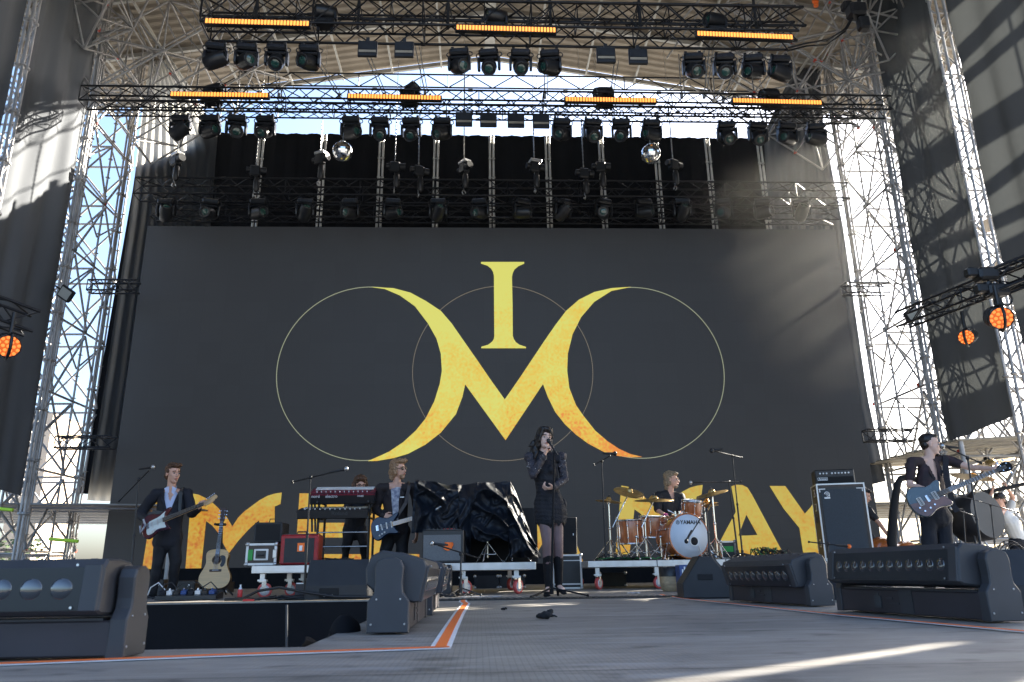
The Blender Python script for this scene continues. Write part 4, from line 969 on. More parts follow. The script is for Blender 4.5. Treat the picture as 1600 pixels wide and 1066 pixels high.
def strat(label, C_, tip, nrm, body_m, guard_m, board_m, s=1.):
    t = thing('electric_guitar', label, 'electric guitar', C_, rot=place(C_, tip, nrm)); t.scale = (s, s, s); Z = (0, 0, 1)
    b = MB(); b.prism([V((x, y, -.022)) for x, y in smooth2(STRAT)], Z, .044, 0, True, .010); b.build('guitar_body', body_m, t)
    g = smooth2([(-.12, -.115), (-.06, -.115), (-.01, -.085), (.05, -.085), (.10, -.10), (.125, -.095), (.105, -.06), (.105, .03), (.115, .075), (.135, .105), (.10, .09), (.04, .06), (-.04, .055), (-.10, .045), (-.125, -.02), (-.135, -.07)], 1)
    b = MB(); b.prism([V((x, y, .0225)) for x, y in g], Z, .003); b.build('pickguard', guard_m, t)
    for x, tl in ((.085, 0), (.02, 0), (-.05, .15)): b = MB(); b.box((x, 0, .028), (.018, .085, .008), 0, Matrix.Rotation(tl, 3, 'Z'), .003); b.build('pickup', 'white_paint' if guard_m != 'pearl' else 'tshirt_white', t)
    b = MB(); b.box((-.105, 0, .030), (.04, .075, .012), 0, None, .003); b.build('bridge', 'chrome', t)
    for k in range(3): b = MB(); b.lathe([(.012, 0), (.012, .008), (.009, .012)], (-.02-.035*k, -.078-.012*k, .025), Z, 10); b.build('knob', 'tshirt_white', t)
    b = MB(); b.prism([V(p) for p in ((.09, -.028, .012), (.09, .028, .012), (.625, .021, .012), (.625, -.021, .012))], Z, .018, 0, False, .004); n_ = b.build('neck', 'maple', t)
    b = MB(); b.prism([V(p) for p in ((.09, -.0285, .0305), (.09, .0285, .0305), (.62, .0215, .0305), (.62, -.0215, .0305))], Z, .004); b.build('fretboard', board_m, n_)
    b = MB(); L0 = .725
    for k in range(1, 22):
        x = -.10+L0*(.5**(k/12)); b.box((x, 0, .0355), (.0035, .053-.0*k, .002))
    b.build('frets', 'chrome', n_)
    b = MB(); b.prism([V((x, y, .006)) for x, y in smooth2([(.622, .021), (.65, .032), (.70, .047), (.755, .066), (.785, .062), (.80, .035), (.785, .012), (.765, .012), (.755, -.004), (.72, -.018), (.67, -.026), (.622, -.021)], 1)], Z, .016, 0, False, .003); h = b.build('headstock', 'maple', t)
    for k in range(6): b = MB(); x = .655+.021*k; y = .034+.006*k; b.tube((x, y-.014, .022), (x, y-.014, .034), .004, n=6); b.box((x, y+.020, .012), (.011, .018, .008), 0, None, .003); b.build('tuner', 'chrome', h)
    b = MB()
    for k in range(6): y = -.022+.0088*k; b.tube((-.105, y, .040), (.655+.02*k, y*.75+.005, .038), .0011, n=4)
    b.build('strings', 'steel', t)
    return t
def strap(parent, pts, w, m='black_plastic', name='strap', up=(0, -1, 0)):
    b = MB(); pts = [V(p) for p in pts]; vs = []
    for i, p in enumerate(pts):
        d = (pts[min(i+1, len(pts)-1)]-pts[max(0, i-1)]).normalized(); n = d.cross(V(up)).normalized()*w/2; o = V(up).normalized()*.003
        vs += [p+n+o, p-n+o, p-n-o, p+n-o]
    k = len(pts); b.add(vs, [(4*i+j, 4*i+(j+1) % 4, 4*i+4+(j+1) % 4, 4*i+4+j) for i in range(k-1) for j in range(4)]); return b.build(name, m, parent)
# ---------------------------------------------------------------- 1: guitarist on the left
D = 10.2
root = W(258, 935, D); root.z = .0
F1 = {'l': (-.5, -.8, 0), 'r': (.65, -.75, 0)}
J = wp(D, dict(head=(270.5, 741, 0), neck=(268, 765, .02), chest=(267, 793, .02), pelvis=(263, 832, .02), sl=(243, 772, 0), sr=(293, 772, .06), el=(219, 804, .02), er=(300, 803, -.02), wl=(231, 812, -.20), wr=(309, 795, -.26), hl=(254, 836, .02), hr=(273, 836, .04), kl=(246, 882, -.06), kr=(274, 880, .0), al=(238, 927, 0), ar=(268, 924, .12)))
short = [('e', (0, .03, .06), (.083, .098, .085)), ('e', (0, -.045, .098), (.066, .05, .03)), ('e', (0, .06, -.01), (.078, .055, .07)), ('e', (.03, -.06, .108), (.04, .035, .024)), ('e', (.074, .01, .03), (.012, .035, .03)), ('e', (-.074, .01, .03), (.012, .035, .03))]
t, L, lat, up, r0 = person('man in navy suit and pale blue shirt playing the sunburst guitar at left', root, J, rotq(.85, .02), 'skin', [(J['wl'], (.9, -.25, -.05), (0.1, .8, -.5), 1, .55), (J['wr'], (.55, -.25, .65), (.35, .8, -.2), 1, 1.0)], short, 'hair_brown', feet=F1)
top = [('c', L['pelvis']+V((0, 0, -.12)), (.185, .135), L['pelvis']+V((0, 0, .10)), (.160, .118), lat), ('c', L['pelvis']+V((0, 0, .10)), (.160, .118), L['chest'], (.180, .130), lat), ('c', L['chest'], (.180, .130), L['neck']-up*.10, (.15, .10), lat), ('c', L['sl'], .068, L['neck']-up*.035, .062), ('c', L['sr'], .068, L['neck']-up*.035, .062)]
cf, fr = frontcut(L, lat, up, .085, .02, -.16)
blob(top+sleeve(L, 'l', .068, .96)+sleeve(L, 'r', .066, .93), .010, 'jacket', 'suit_navy', t, smooth=3, amp=.014, freq=8, cut=cf)
blob([('c', L['pelvis']+V((0, 0, .05)), (.135, .10), L['chest'], (.152, .108), lat), ('c', L['chest'], (.152, .108), L['neck']-up*.05, (.09, .08), lat), ('c', L['neck']-up*.05, .072, L['neck']+up*.02, .064)], .009, 'shirt', 'shirt_blue', t, smooth=2, amp=.006, freq=12, cut=lambda co: (co-L['chest']).dot(fr) > .02 and abs((co-L['chest']).dot(lat)) < .045*max(0, ((co-L['chest']).dot(up)-.08)/.12))
for sg in (-1, 1):
    c = L['neck']+lat*sg*.05+fr*.055; b = MB(); b.prism([c+up*.035-lat*sg*.03, c+up*.01+lat*sg*.025, c-up*.07-lat*sg*.005, c-up*.06-lat*sg*.035], fr, .008); b.build('collar', 'shirt_blue', t)
    c = L['chest']+lat*sg*.075+fr*.118; b = MB(); b.prism([c+up*.16-fr*.035+lat*sg*.01, c+up*.09+lat*sg*.03, c+up*.06+lat*sg*.005, c-up*.12-lat*sg*.06, c-up*.10-lat*sg*.07], fr, .008); b.build('lapel', 'suit_navy', t)
trousers(t, L, lat, 'trouser_black'); shoes(t, L, F1)
gc = W(246, 818, D-.30); strat('sunburst guitar with white pickguard held by the man in the navy suit', gc, W(349, 777, D-.45), (-.1, -1, .25), 'sunburst', 'pearl', 'fret', 1.03)
strap(t, [W(226, 812, D-.18)-r0, W(240, 800, D-.16)-r0, L['sr']+V((-.02, -.14, -.28)), L['sr']+V((-.05, -.11, .02)), L['sr']+V((-.05, .02, .085)), L['chest']+V((.02, .16, .05))], .05)
b = MB(); b.path([gc-r0+V((-.20, -.02, -.03)), gc-r0+V((-.17, -.05, -.12)), gc-r0+V((-.13, -.04, -.02)), gc-r0+V((-.16, -.045, .05))], .012, 6); b.build('printed_scarf', 'tshirt_print', t)
# ---------------------------------------------------------------- 2: guitarist in sunglasses
D = 10.5
root = W(620, 922, D); root.z = 0
F2 = {'l': (-.3, -.9, 0), 'r': (.3, -.9, 0)}
J = wp(D, dict(head=(623, 734, 0), neck=(619, 756, .03), chest=(618, 785, .02), pelvis=(619, 826, .0), sl=(595, 762, 0), sr=(645, 762, .05), el=(588, 796, .08), er=(654, 800, .08), wl=(599, 806, -.16), wr=(651, 830, -.02), hl=(610, 830, .0), hr=(630, 830, .02), kl=(594+5, 874, -.06), kr=(627, 874, -.03), al=(593, 914, .05), ar=(629, 916, .0)))
wavy = [('e', (0, .035, .055), (.088, .105, .09)), ('e', (0, -.03, .10), (.078, .075, .04)), ('e', (0, .075, -.03), (.088, .06, .09)), ('e', (-.07, .02, -.02), (.028, .06, .075)), ('e', (.07, .03, .0), (.022, .05, .06)), ('e', (-.055, .06, -.09), (.04, .04, .04)), ('e', (.03, -.07, .11), (.05, .035, .03)), ('e', (0, -.058, -.105), (.034, .026, .016))]
t, L, lat, up, r0 = person('bearded man in sunglasses and dark jacket with a navy guitar, one arm hanging', root, J, rotq(.95, .0, -.04), 'skin', [(J['wl'], (.92, -.2, -.2), (.1, .9, -.3), 1, .7), (J['wr'], (.02, -.1, -1), (-.8, .3, 0), 1, .45)], wavy, 'hair_sandy', eyes=False, feet=F2)
q = rotq(.95, 0, -.04); hc = L['head']
b = MB()
for sx in (-1, 1): b.sphere(hc+q @ V((sx*.032, -.098, .004)), .025, 12, 8, 0, (1, .30, .82), True, q); b.tube(hc+q @ V((sx*.054, -.092, .010)), hc+q @ V((sx*.082, .0, .008)), .0035, n=5)
b.tube(hc+q @ V((-.012, -.103, .012)), hc+q @ V((.012, -.103, .012)), .004, n=5); b.build('sunglasses', 'eye_dark', t)
blob([('e', hc+q @ V((0, -.052, -.085)), (.046, .042, .030), q)], .006, 'beard', 'hair_sandy', t, 1, .004, 80)
top = [('c', L['pelvis']+V((0, 0, -.03)), (.170, .125), L['pelvis']+V((0, 0, .12)), (.150, .112), lat), ('c', L['pelvis']+V((0, 0, .12)), (.150, .112), L['chest'], (.172, .125), lat), ('c', L['chest'], (.172, .125), L['neck']-up*.10, (.14, .095), lat), ('c', L['sl'], .064, L['neck']-up*.035, .060), ('c', L['sr'], .064, L['neck']-up*.035, .060)]
cf, fr = frontcut(L, lat, up, .07, .02, -.40)
cf2 = lambda co: (co-L['chest']).dot(fr) > .02 and abs((co-L['chest']).dot(lat)+.01) < .050+.12*max(0, (co-L['chest']).dot(up)-.02)
blob(top+sleeve(L, 'l', .062, .95)+sleeve(L, 'r', .060, .86), .010, 'jacket', 'suit_brown', t, smooth=3, amp=.014, freq=8, cut=cf2)
blob([('c', L['pelvis']+V((0, 0, .0)), (.132, .098), L['chest'], (.148, .106), lat), ('c', L['chest'], (.148, .106), L['neck']-up*.09, (.10, .078), lat)], .009, 'tshirt', 'tshirt_print', t, smooth=2, amp=.006, freq=12)
for sg in (-1, 1):
    c = L['chest']+lat*sg*.085+fr*.112; b = MB(); b.prism([c+up*.17-fr*.035-lat*sg*.02, c+up*.10+lat*sg*.03, c+up*.06+lat*sg*.0, c-up*.20-lat*sg*.025, c-up*.18-lat*sg*.045], fr, .008); b.build('lapel', 'suit_brown', t)
b = MB(); b.box(L['chest']+lat*.085+fr*.128+up*.05, (.055, .006, .012), 0); b.build('pocket_square', 'badge', t)
b = MB(); b.lathe([(.034, 0), (.037, .01), (.034, .022)], L['wr']+V((0, 0, .015)), (0, 0, 1), 12); b.lathe([(.036, 0), (.038, .015), (.036, .03)], L['wr']+V((0, 0, .05)), (0, 0, 1), 12); b.build('wristband', 'purple_band', t)
trousers(t, L, lat, 'trouser_black'); shoes(t, L, F2)
gc = W(603, 823, D-.28); strat('navy blue guitar with maple neck hanging on the bearded man in sunglasses', gc, W(696, 797, D-.42), (-.1, -1, .2), 'guitar_navy', 'guitar_navy', 'maple', 1.0)
strap(t, [W(592, 816, D-.17)-r0, W(620, 808, D-.19)-r0, W(634, 786, D-.14)-r0, L['sr']+V((-.04, -.09, .02)), L['sr']+V((-.05, .02, .08)), L['chest']+V((.0, .16, .05))], .045, 'case_brown')
# ---------------------------------------------------------------- 3: singer
D = 8.35
root = W(865, 931, D); root.z = 0
F3 = {'l': (-.25, -.95, 0), 'r': (.25, -.95, 0)}
J = wp(D, dict(head=(851, 686, -.02), neck=(848, 709, .0), chest=(852, 738, .0), pelvis=(857, 788, .0), sl=(829, 717, .0), sr=(876, 717, .02), el=(833, 742, -.14), er=(882, 750, .02), wl=(851, 711, -.17), wr=(864, 762, -.17), hl=(850, 795, .0), hr=(868, 795, .01), kl=(855, 846, -.06), kr=(872, 846, .0), al=(857, 914, .0), ar=(873, 911, .08)))
dark = [('e', (0, .03, .055), (.09, .105, .092)), ('e', (-.01, -.045, .095), (.074, .055, .038)), ('e', (-.065, .03, -.04), (.045, .075, .10)), ('e', (.068, .035, -.03), (.028, .065, .09)), ('e', (-.09, .05, -.13), (.05, .06, .07)), ('e', (0, .08, -.10), (.08, .05, .10)), ('c', (-.05, -.07, .09), .016, (-.078, -.05, -.04), .012), ('c', (.02, -.085, .09), .012, (.062, -.085, .03), .008), ('c', (-.11, .05, -.05), .03, (-.165, .05, -.10), .008), ('c', (-.10, .06, -.12), .03, (-.16, .03, -.20), .008), ('c', (-.08, .02, -.15), .03, (-.11, -.02, -.23), .01), ('c', (.06, -.03, .11), .02, (.085, -.02, .02), .01), ('c', (.07, .05, -.08), .025, (.10, .04, -.16), .008)]
sh = (V(J['sl'])+V(J['sr']))/2
t, L, lat, up, r0 = person('female singer in short navy lace dress and dark tights singing into the microphone', root, J, rotq(.25, -.02, .10), 'skin_pale', [(J['wl'], (.35, -.25, .9), (.8, -.1, -.3), 1, 1.0), (J['wr'], (-.75, -.35, -.15), (.2, .3, .9), -1, 1.1)], dark, 'hair_dark', build=.86, feet=F3, hs=1.0, hamp=.005)
hem = L['pelvis']+V((.02, 0, -.20))
dress = [('c', L['neck']-up*.0, (.052, .052), L['neck']-up*.09, (.11, .075), lat), ('c', L['sl'], .056, L['neck']-up*.03, .056), ('c', L['sr'], .056, L['neck']-up*.03, .056), ('c', L['neck']-up*.09, (.12, .085), L['chest'], (.148, .118), lat), ('c', L['chest'], (.148, .118), L['chest']-up*.16, (.116, .094), lat), ('c', L['chest']-up*.16, (.116, .094), L['pelvis']+V((.01, 0, .02)), (.164, .120), lat), ('c', L['pelvis']+V((.01, 0, .02)), (.164, .120), hem+V((0, 0, .08)), (.180, .130), lat), ('c', hem+V((0, 0, .08)), (.180, .130), hem+V((-.01, 0, .03)), (.172, .125), lat), ('e', L['chest']+V((-.055, -.075, .02)), (.058, .05, .055)), ('e', L['chest']+V((.055, -.075, .02)), (.058, .05, .055))]
hz = hem.z-.035
def ruffle(co): return .0018*math.sin(co.z*150+co.x*14) if co.z < L['chest'].z-.10 else .003*math.sin(co.z*60)
blob(dress, .0085, 'dress', 'dress_navy', t, smooth=2, amp=.012, freq=13, fold=ruffle, cut=lambda co: co.z < hz+.022*math.sin(co.x*70)+.02*math.sin(co.x*23))
for s in 'lr':
    blob([('e', L['s'+s]+V((-.012 if s == 'l' else .012, 0, .02)), (.062, .062, .058))]+sleeve(L, s, .050, .95, .034), .008, 'sleeve', 'lace', t, smooth=2, amp=.012, freq=30)
b = MB(); rnd = random.Random(3)
for k in range(46):
    s = 'lr'[k % 2]; f = rnd.random()
    p = (L['s'+s].lerp(L['e'+s], f*2) if f < .5 else L['e'+s].lerp(L['w'+s], f*2-1)); r_ = .052 if f < .5 else .042; a = rnd.uniform(-1.5, 1.2); b.sphere(p+V((math.sin(a)*r_, -math.cos(a)*r_, rnd.uniform(-.02, .02))), rnd.uniform(.004, .008), 5, 4)
b.build('sequins', 'steel', t)
blob([('c', L['h'+s], .088, L['k'+s], .056) for s in 'lr']+[('c', L['k'+s], .056, L['k'+s].lerp(L['a'+s], .35), .054) for s in 'lr']+[('c', L['k'+s].lerp(L['a'+s], .35), .054, L['a'+s], .036) for s in 'lr'], .008, 'tights', 'tights', t, smooth=3)
for s in 'lr':
    a = L['a'+s]; f = V(F3[s]); P = [('c', L['k'+s].lerp(a, .34), .054, L['k'+s].lerp(a, .55), .052), ('c', L['k'+s].lerp(a, .55), .052, a+V((0, 0, -.03)), .038), ('c', a+V((0, 0, -.05)), (.036, .034), a+V((0, 0, -.10))+f*.15, (.036, .018), f.cross(V((0, 0, 1)))), ('c', a+V((0, 0, -.05))-f*.03, .022, a+V((0, 0, -.125))-f*.03, .014)]
    blob(P, .007, 'boot', 'boot', t, smooth=2, amp=.004, freq=14)
b = MB(); b.sphere(L['pelvis']+V((.165, .0, .0)), .05, 10, 7, 0, (.6, .8, 1.2)); b.sphere(L['pelvis']+V((.170, -.02, -.09)), .04, 10, 7, 0, (.5, .8, 1.3)); b.build('waist_bow', 'dress_navy', t)
mic_hand = J['wl']
# ---------------------------------------------------------------- 4: bass player on the right
D = 8.8
root = W(1452, 905, D); root.z = 0
F4 = {'l': (-.3, -.9, 0), 'r': (.5, -.8, 0)}
J = wp(D, dict(head=(1453.5, 695, .02), neck=(1452, 716, .03), chest=(1453, 752, .02), pelvis=(1464, 805, .02), sl=(1425, 722, -.02), sr=(1481, 719, .10), el=(1421, 758, -.02), er=(1517, 731, -.06), wl=(1448, 765, -.26), wr=(1552, 733, -.30), hl=(1451, 808, .02), hr=(1474, 808, .04), kl=(1452, 862, -.05), kr=(1478, 862, -.03), al=(1450, 912, 0), ar=(1484, 912, .05)))
J['al'].z = .09; J['ar'].z = .09
t, L, lat, up, r0 = person('dark haired man in open dark patterned shirt playing a teal bass at right', root, J, rotq(1.15, .12), 'skin_pale', [(J['wl'], (.75, -.1, -.45), (.1, .9, -.2), 1, .8), (J['wr'], (.95, -.2, .15), (0, .8, .5), 1, .9)], [('e', (0, .030, .050), (.0775, .090, .078)), ('e', (0, -.008, .090), (.060, .068, .036)), ('e', (0, .05, -.01), (.070, .050, .055)), ('e', (0, -.066, -.105), (.028, .02, .012))], 'hair_dark', feet=F4, hamp=.003)
top = [('c', L['pelvis']+V((-.02, 0, .06)), (.150, .115), L['chest'], (.172, .125), lat), ('c', L['chest'], (.172, .125), L['neck']-up*.10, (.14, .095), lat), ('c', L['sl'], .062, L['neck']-up*.035, .058), ('c', L['sr'], .062, L['neck']-up*.035, .058)]
for s, k in (('l', .70), ('r', .50)): top.append(('c', L['s'+s], .060, L['s'+s].lerp(L['e'+s], k), .057))
cf, fr = frontcut(L, lat, up, .055, .03, -.08)
blob(top, .009, 'shirt', 'shirt_floral', t, smooth=3, amp=.012, freq=9, cut=cf)
for sg in (-1, 1):
    c = L['chest']+lat*sg*.085+fr*.108; b = MB(); b.prism([c+up*.17-fr*.04-lat*sg*.03, c+up*.10+lat*sg*.015, c-up*.06-lat*sg*.065, c-up*.05-lat*sg*.08], fr, .007); b.build('collar', 'shirt_floral', t)
trousers(t, L, lat, 'jean_dark'); shoes(t, L, F4)
strap(t, [L['sr']+V((-.05, .02, .075)), L['sr']+V((-.07, -.08, .04)), L['chest']+V((.11, -.15, .02)), L['pelvis']+V((.10, -.18, .10)), L['pelvis']+V((.12, -.20, .02))], .07, 'suit_navy')
def bass(label, C_, tip, nrm):
    t = thing('bass_guitar', label, 'bass guitar', C_, rot=place(C_, tip, nrm)); Z = (0, 0, 1)
    o = [(-.235, 0), (-.225, .09), (-.18, .155), (-.11, .180), (-.04, .155), (.02, .125), (.08, .130), (.14, .155), (.185, .150), (.195, .115), (.165, .075), (.15, .04), (.15, -.04), (.165, -.075), (.195, -.12), (.18, -.150), (.13, -.15), (.07, -.13), (.0, -.135), (-.06, -.165), (-.13, -.180), (-.195, -.14), (-.23, -.07)]
    so = smooth2(o); b = MB(); b.prism([V((x, y, -.022)) for x, y in so], Z, .048, 0, True, .006); b.build('guitar_body', 'guitar_teal', t)
    lo = [(x*.97, y*.97) for x, y in so if y < -.012-.16*x]; lo = sorted(lo, key=lambda p: math.atan2(p[1]+.07, p[0]+.03))
    b = MB(); b.prism([V((x, y, .0262)) for x, y in lo], Z, .004); b.build('wood_front', 'guitar_red', t)
    for x in (.06, -.115): b = MB(); b.box((x, 0, .034), (.05, .095, .014), 0, None, .004); b.box((x, .0, .042), (.010, .085, .004), 1); b.box((x+.014, 0, .042), (.004, .085, .004), 1); b.box((x-.014, 0, .042), (.004, .085, .004), 1); b.build('pickup', ['white_paint', 'black_plastic'], t)
    b = MB(); b.box((-.03, 0, .036), (.03, .08, .014), 0, None, .003); b.build('bridge', 'chrome', t)
    for x, y in ((-.16, -.06), (-.13, -.11), (-.06, -.10), (.0, -.085)): b = MB(); b.lathe([(.014, 0), (.014, .008), (.010, .014)], (x, y, .030), Z, 10); b.build('knob', 'chrome', t)
    b = MB(); b.prism([V(p) for p in ((.10, -.029, .012), (.10, .029, .012), (.80, .021, .012), (.80, -.021, .012))], Z, .022, 0, False, .005); n_ = b.build('neck', 'case_brown', t)
    b = MB()
    for k in range(1, 21): b.box((-.03+.83*(.5**(k/12)), 0, .0355), (.0035, .05, .003))
    b.build('frets', 'chrome', n_)
    b = MB(); b.prism([V((x, y, .008)) for x, y in smooth2([(.80, .022), (.83, .040), (.90, .060), (.955, .050), (.975, .0), (.955, -.05), (.90, -.060), (.83, -.040), (.80, -.022)], 1)], Z, .018, 0, False, .003); h = b.build('headstock', 'boot', t)
    for x, y in ((.85, .04), (.92, .045), (.85, -.04), (.92, -.045)): b = MB(); b.tube((x, y*.7, .024), (x, y*.7, .040), .007, n=8); b.box((x, y*1.7, .016), (.02, .028, .010), 0, None, .004); b.build('tuner', 'chrome', h)
    b = MB()
    for k in range(4): y = -.020+.0133*k; b.tube((-.03, y, .046), (.90, y*.8, .040), .0016, n=4)
    b.build('strings', 'steel', t)
bass('semi hollow teal bass with red wood front held by the man at right', W(1452, 779, D-.36), W(1579, 727, D-.52), (-.1, -1, .25))
# ---------------------------------------------------------------- 5: keyboard player
D = 11.6; zr = .365
root = W(545, 873, D); root.z = zr
F5 = {'l': (-.2, -.95, 0), 'r': (.2, -.95, 0)}
J = wp(D, dict(head=(563, 759, -.1), neck=(561, 777, .02), chest=(558, 799, .08), pelvis=(553, 826, .16), sl=(546, 781, .0), sr=(577, 781, .0), el=(541, 797, -.10), er=(582, 797, -.10), wl=(548, 799, -.32), wr=(573, 799, -.32), hl=(546, 828, .15), hr=(563, 828, .15), kl=(542, 850, .02), kr=(569, 850, .02), al=(539, 866, .1), ar=(571, 866, .1)))
J['al'].z = zr+.08; J['ar'].z = zr+.08
curly = [('e', (0, .03, .06), (.095, .105, .09)), ('e', (0, -.04, .095), (.08, .06, .045)), ('e', (-.075, .03, .0), (.04, .06, .07)), ('e', (.075, .03, .0), (.04, .06, .07)), ('e', (0, .07, -.04), (.085, .05, .08))]
t, L, lat, up, r0 = person('curly haired man with glasses bent over the two stacked keyboards', root, J, rotq(.35, .18), 'skin', [(J['wl'], (.1, -.9, -.2), (0, 0, -1), 1, .5), (J['wr'], (-.1, -.9, -.2), (0, 0, -1), -1, .5)], curly, 'hair_brown', feet=F5)
q = rotq(.35, .18); hc = L['head']; b = MB()
for sx in (-1, 1): b.torus(hc+q @ V((sx*.032, -.100, .004)), .024, .004, q @ V((0, 1, 0)), 12, 5); b.tube(hc+q @ V((sx*.056, -.098, .008)), hc+q @ V((sx*.082, .0, .006)), .003, n=5)
b.tube(hc+q @ V((-.009, -.102, .008)), hc+q @ V((.009, -.102, .008)), .003, n=5); b.build('glasses', 'black_plastic', t)
blob([('c', L['pelvis'], (.145, .11), L['chest'], (.165, .12), lat), ('c', L['chest'], (.165, .12), L['neck']-up*.08, (.13, .09), lat), ('c', L['sl'], .06, L['neck']-up*.06, .06), ('c', L['sr'], .06, L['neck']-up*.06, .06)]+sleeve(L, 'l', .056, .9)+sleeve(L, 'r', .056, .9), .010, 'shirt', 'shirt_black', t, smooth=3, amp=.012, freq=9)
trousers(t, L, lat, 'trouser_black'); shoes(t, L, F5)
# ---------------------------------------------------------------- 6: drummer
D = 12.3; zr = .376
root = W(1052, 860, D); root.z = zr
J = wp(D, dict(head=(1049.5, 750, -.02), neck=(1046, 768, .02), chest=(1047, 790, .02), pelvis=(1049, 828, .08), sl=(1029, 775, -.04), sr=(1064, 777, .06), el=(1027, 797, -.12), er=(1066, 800, -.06), wl=(1042, 807, -.36), wr=(1060, 806, -.34), hl=(1041, 830, .06), hr=(1058, 830, .06), kl=(1036, 832, -.38), kr=(1068, 832, -.38), al=(1036, 862, -.40), ar=(1068, 862, -.40)))
J['al'].z = zr+.08; J['ar'].z = zr+.08
longish = [('e', (0, .03, .055), (.083, .100, .085)), ('e', (0, -.045, .092), (.066, .055, .032)), ('e', (0, .075, -.04), (.075, .045, .09)), ('e', (-.070, .035, -.03), (.018, .05, .07)), ('e', (.070, .035, -.03), (.018, .05, .07)), ('e', (0, .07, -.12), (.06, .04, .05)), ('e', (0, -.062, -.102), (.036, .030, .024))]
t, L, lat, up, r0 = person('grey blond drummer in black shirt sitting behind the bass drum looking right', root, J, rotq(1.1, .05), 'skin', [(J['wl'], (.7, -.6, -.3), (-.2, .3, -.9), 1, 1.0), (J['wr'], (-.4, -.8, -.2), (.2, .2, -.9), -1, 1.0)], longish, 'hair_grey')
top = [('c', L['pelvis']+V((0, 0, -.02)), (.150, .12), L['chest'], (.172, .128), lat), ('c', L['chest'], (.172, .128), L['neck']-up*.09, (.14, .10), lat), ('c', L['sl'], .066, L['neck']-up*.035, .062), ('c', L['sr'], .066, L['neck']-up*.035, .062)]
for s in 'lr': top.append(('c', L['s'+s], .074, L['s'+s].lerp(L['e'+s], .92), .066))
cf, fr = frontcut(L, lat, up, .045, .03, .06)
blob(top, .009, 'shirt', 'shirt_black', t, smooth=3, amp=.012, freq=9, cut=cf); trousers(t, L, lat, 'trouser_black')
b = MB(); d = (L['wl']-L['el']).normalized(); b.lathe([(.036, 0), (.038, .02), (.036, .04)], L['wl']-d*.05, d, 12); b.build('wristband', 'purple_band', t)
for s, a in (('l', (.6, -.7, .15)), ('r', (-.5, -.8, .1))): b = MB(); w_ = L['w'+s]+V((.04 if s == 'l' else -.03, -.06, -.02)); d = V(a).normalized(); b.tube(w_-d*.10, w_+d*.26, .008, .006, 6); tag(b.build('drumstick', 'maple', None, r0), f'wooden drumstick in the drummer\'s {"nearer" if s == "l" else "farther"} hand', 'drumstick')
# ---------------------------------------------------------------- 7: crew behind at the right
D = 13.6
root = W(1592, 900, D)
J = wp(D, dict(head=(1562, 782, 0), neck=(1567, 798, .04), chest=(1578, 815, .08), pelvis=(1590, 842, .12), sl=(1561, 803, -.1), sr=(1577, 800, .14), el=(1545, 785, -.1), er=(1583, 778, .1), wl=(1550, 768, -.1), wr=(1574, 763, 0), hl=(1585, 846, .1), hr=(1596, 846, .14), kl=(1590, 878, .0), kr=(1604, 876, .1), al=(1596, 908, .1), ar=(1608, 908, .16)))
root.z = J['al'].z-.08
cap_ = [('e', (0, .02, .055), (.088, .105, .075)), ('e', (0, -.09, .05), (.06, .05, .012)), ('e', (0, .06, -.02), (.08, .05, .07))]
t, L, lat, up, r0 = person('crew man in white t-shirt and dark cap lifting a dark boom at the right edge', root, J, rotq(-1.2, .1), 'skin', [(J['wl'], (.3, 0, .9), (.6, -.3, 0), 1, 1.1), (J['wr'], (-.2, 0, .9), (-.6, .3, 0), 1, 1.1)], cap_, 'hair_dark', eyes=False)
top = [('c', L['pelvis'], (.15, .13), L['chest'], (.165, .135), lat), ('c', L['chest'], (.165, .135), L['neck']-up*.08, (.12, .09), lat)]
for s in 'lr': top.append(('c', L['s'+s], .07, L['s'+s].lerp(L['e'+s], .6), .066))
blob(top, .010, 'tshirt', 'tshirt_white', t, smooth=3, amp=.014, freq=8); trousers(t, L, lat, 'jean_dark')
b = MB(); P, Q = W(1482, 782, D-.05), W(1640, 748, D); b.tube((0, 0, 0), Q-P, .035, n=8); b.tube((Q-P)*.05, (Q-P)*.4, .05, n=8); tag(b.build('boom_pole', 'matte_black', None, P), 'long dark boom held overhead by the crew man in white', 'boom')
D = 13.4
root = W(1372, 905, D)
J = wp(D, dict(head=(1350, 775, .1), neck=(1348, 792, .1), chest=(1345, 808, .1), pelvis=(1340, 838, .1), sl=(1336, 797, .1), sr=(1357, 797, .0), el=(1333, 812, .1), er=(1374, 818, -.1), wl=(1342, 824, -.1), wr=(1390, 840, -.3), hl=(1348, 840, .1), hr=(1358, 840, .1), kl=(1348, 872, .1), kr=(1360, 872, .1), al=(1348, 905, .1), ar=(1362, 905, .1)))
root.z = 0; J['al'].z = J['ar'].z = .08
t, L, lat, up, r0 = person('crew member in black mostly hidden behind the bass cabinet', root, J, rotq(1.0, .4), 'skin', [(J['wl'], (.3, -.6, -.6), (0, .5, -.5), 1, .7), (J['wr'], (.6, -.3, -.6), (-.2, .5, -.5), 1, .7)], short, 'hair_dark', eyes=False)
blob([('c', L['pelvis'], (.15, .12), L['chest'], (.165, .13), lat), ('c', L['chest'], (.165, .13), L['neck']-up*.08, (.12, .09), lat), ('c', L['sl'], .066, L['el'], .055), ('c', L['sr'], .066, L['sr'].lerp(L['er'], .6), .06)], .010, 'tshirt', 'shirt_black', t, smooth=3, amp=.012, freq=8); trousers(t, L, lat, 'jean_dark')
# ================================================================ STAGE GEAR
def skirt2():
    b = MB(); b.sheet(lambda u, v: (-7.3+15.4*u, YS-.10-.02*math.sin(u*160), .42*v), 200, 3, 0, True, (0, .015, 0)); tag(b.build('floor_cloth', 'drape_black'), 'low black cloth along the bottom edge of the video wall', 'curtain')
skirt2()
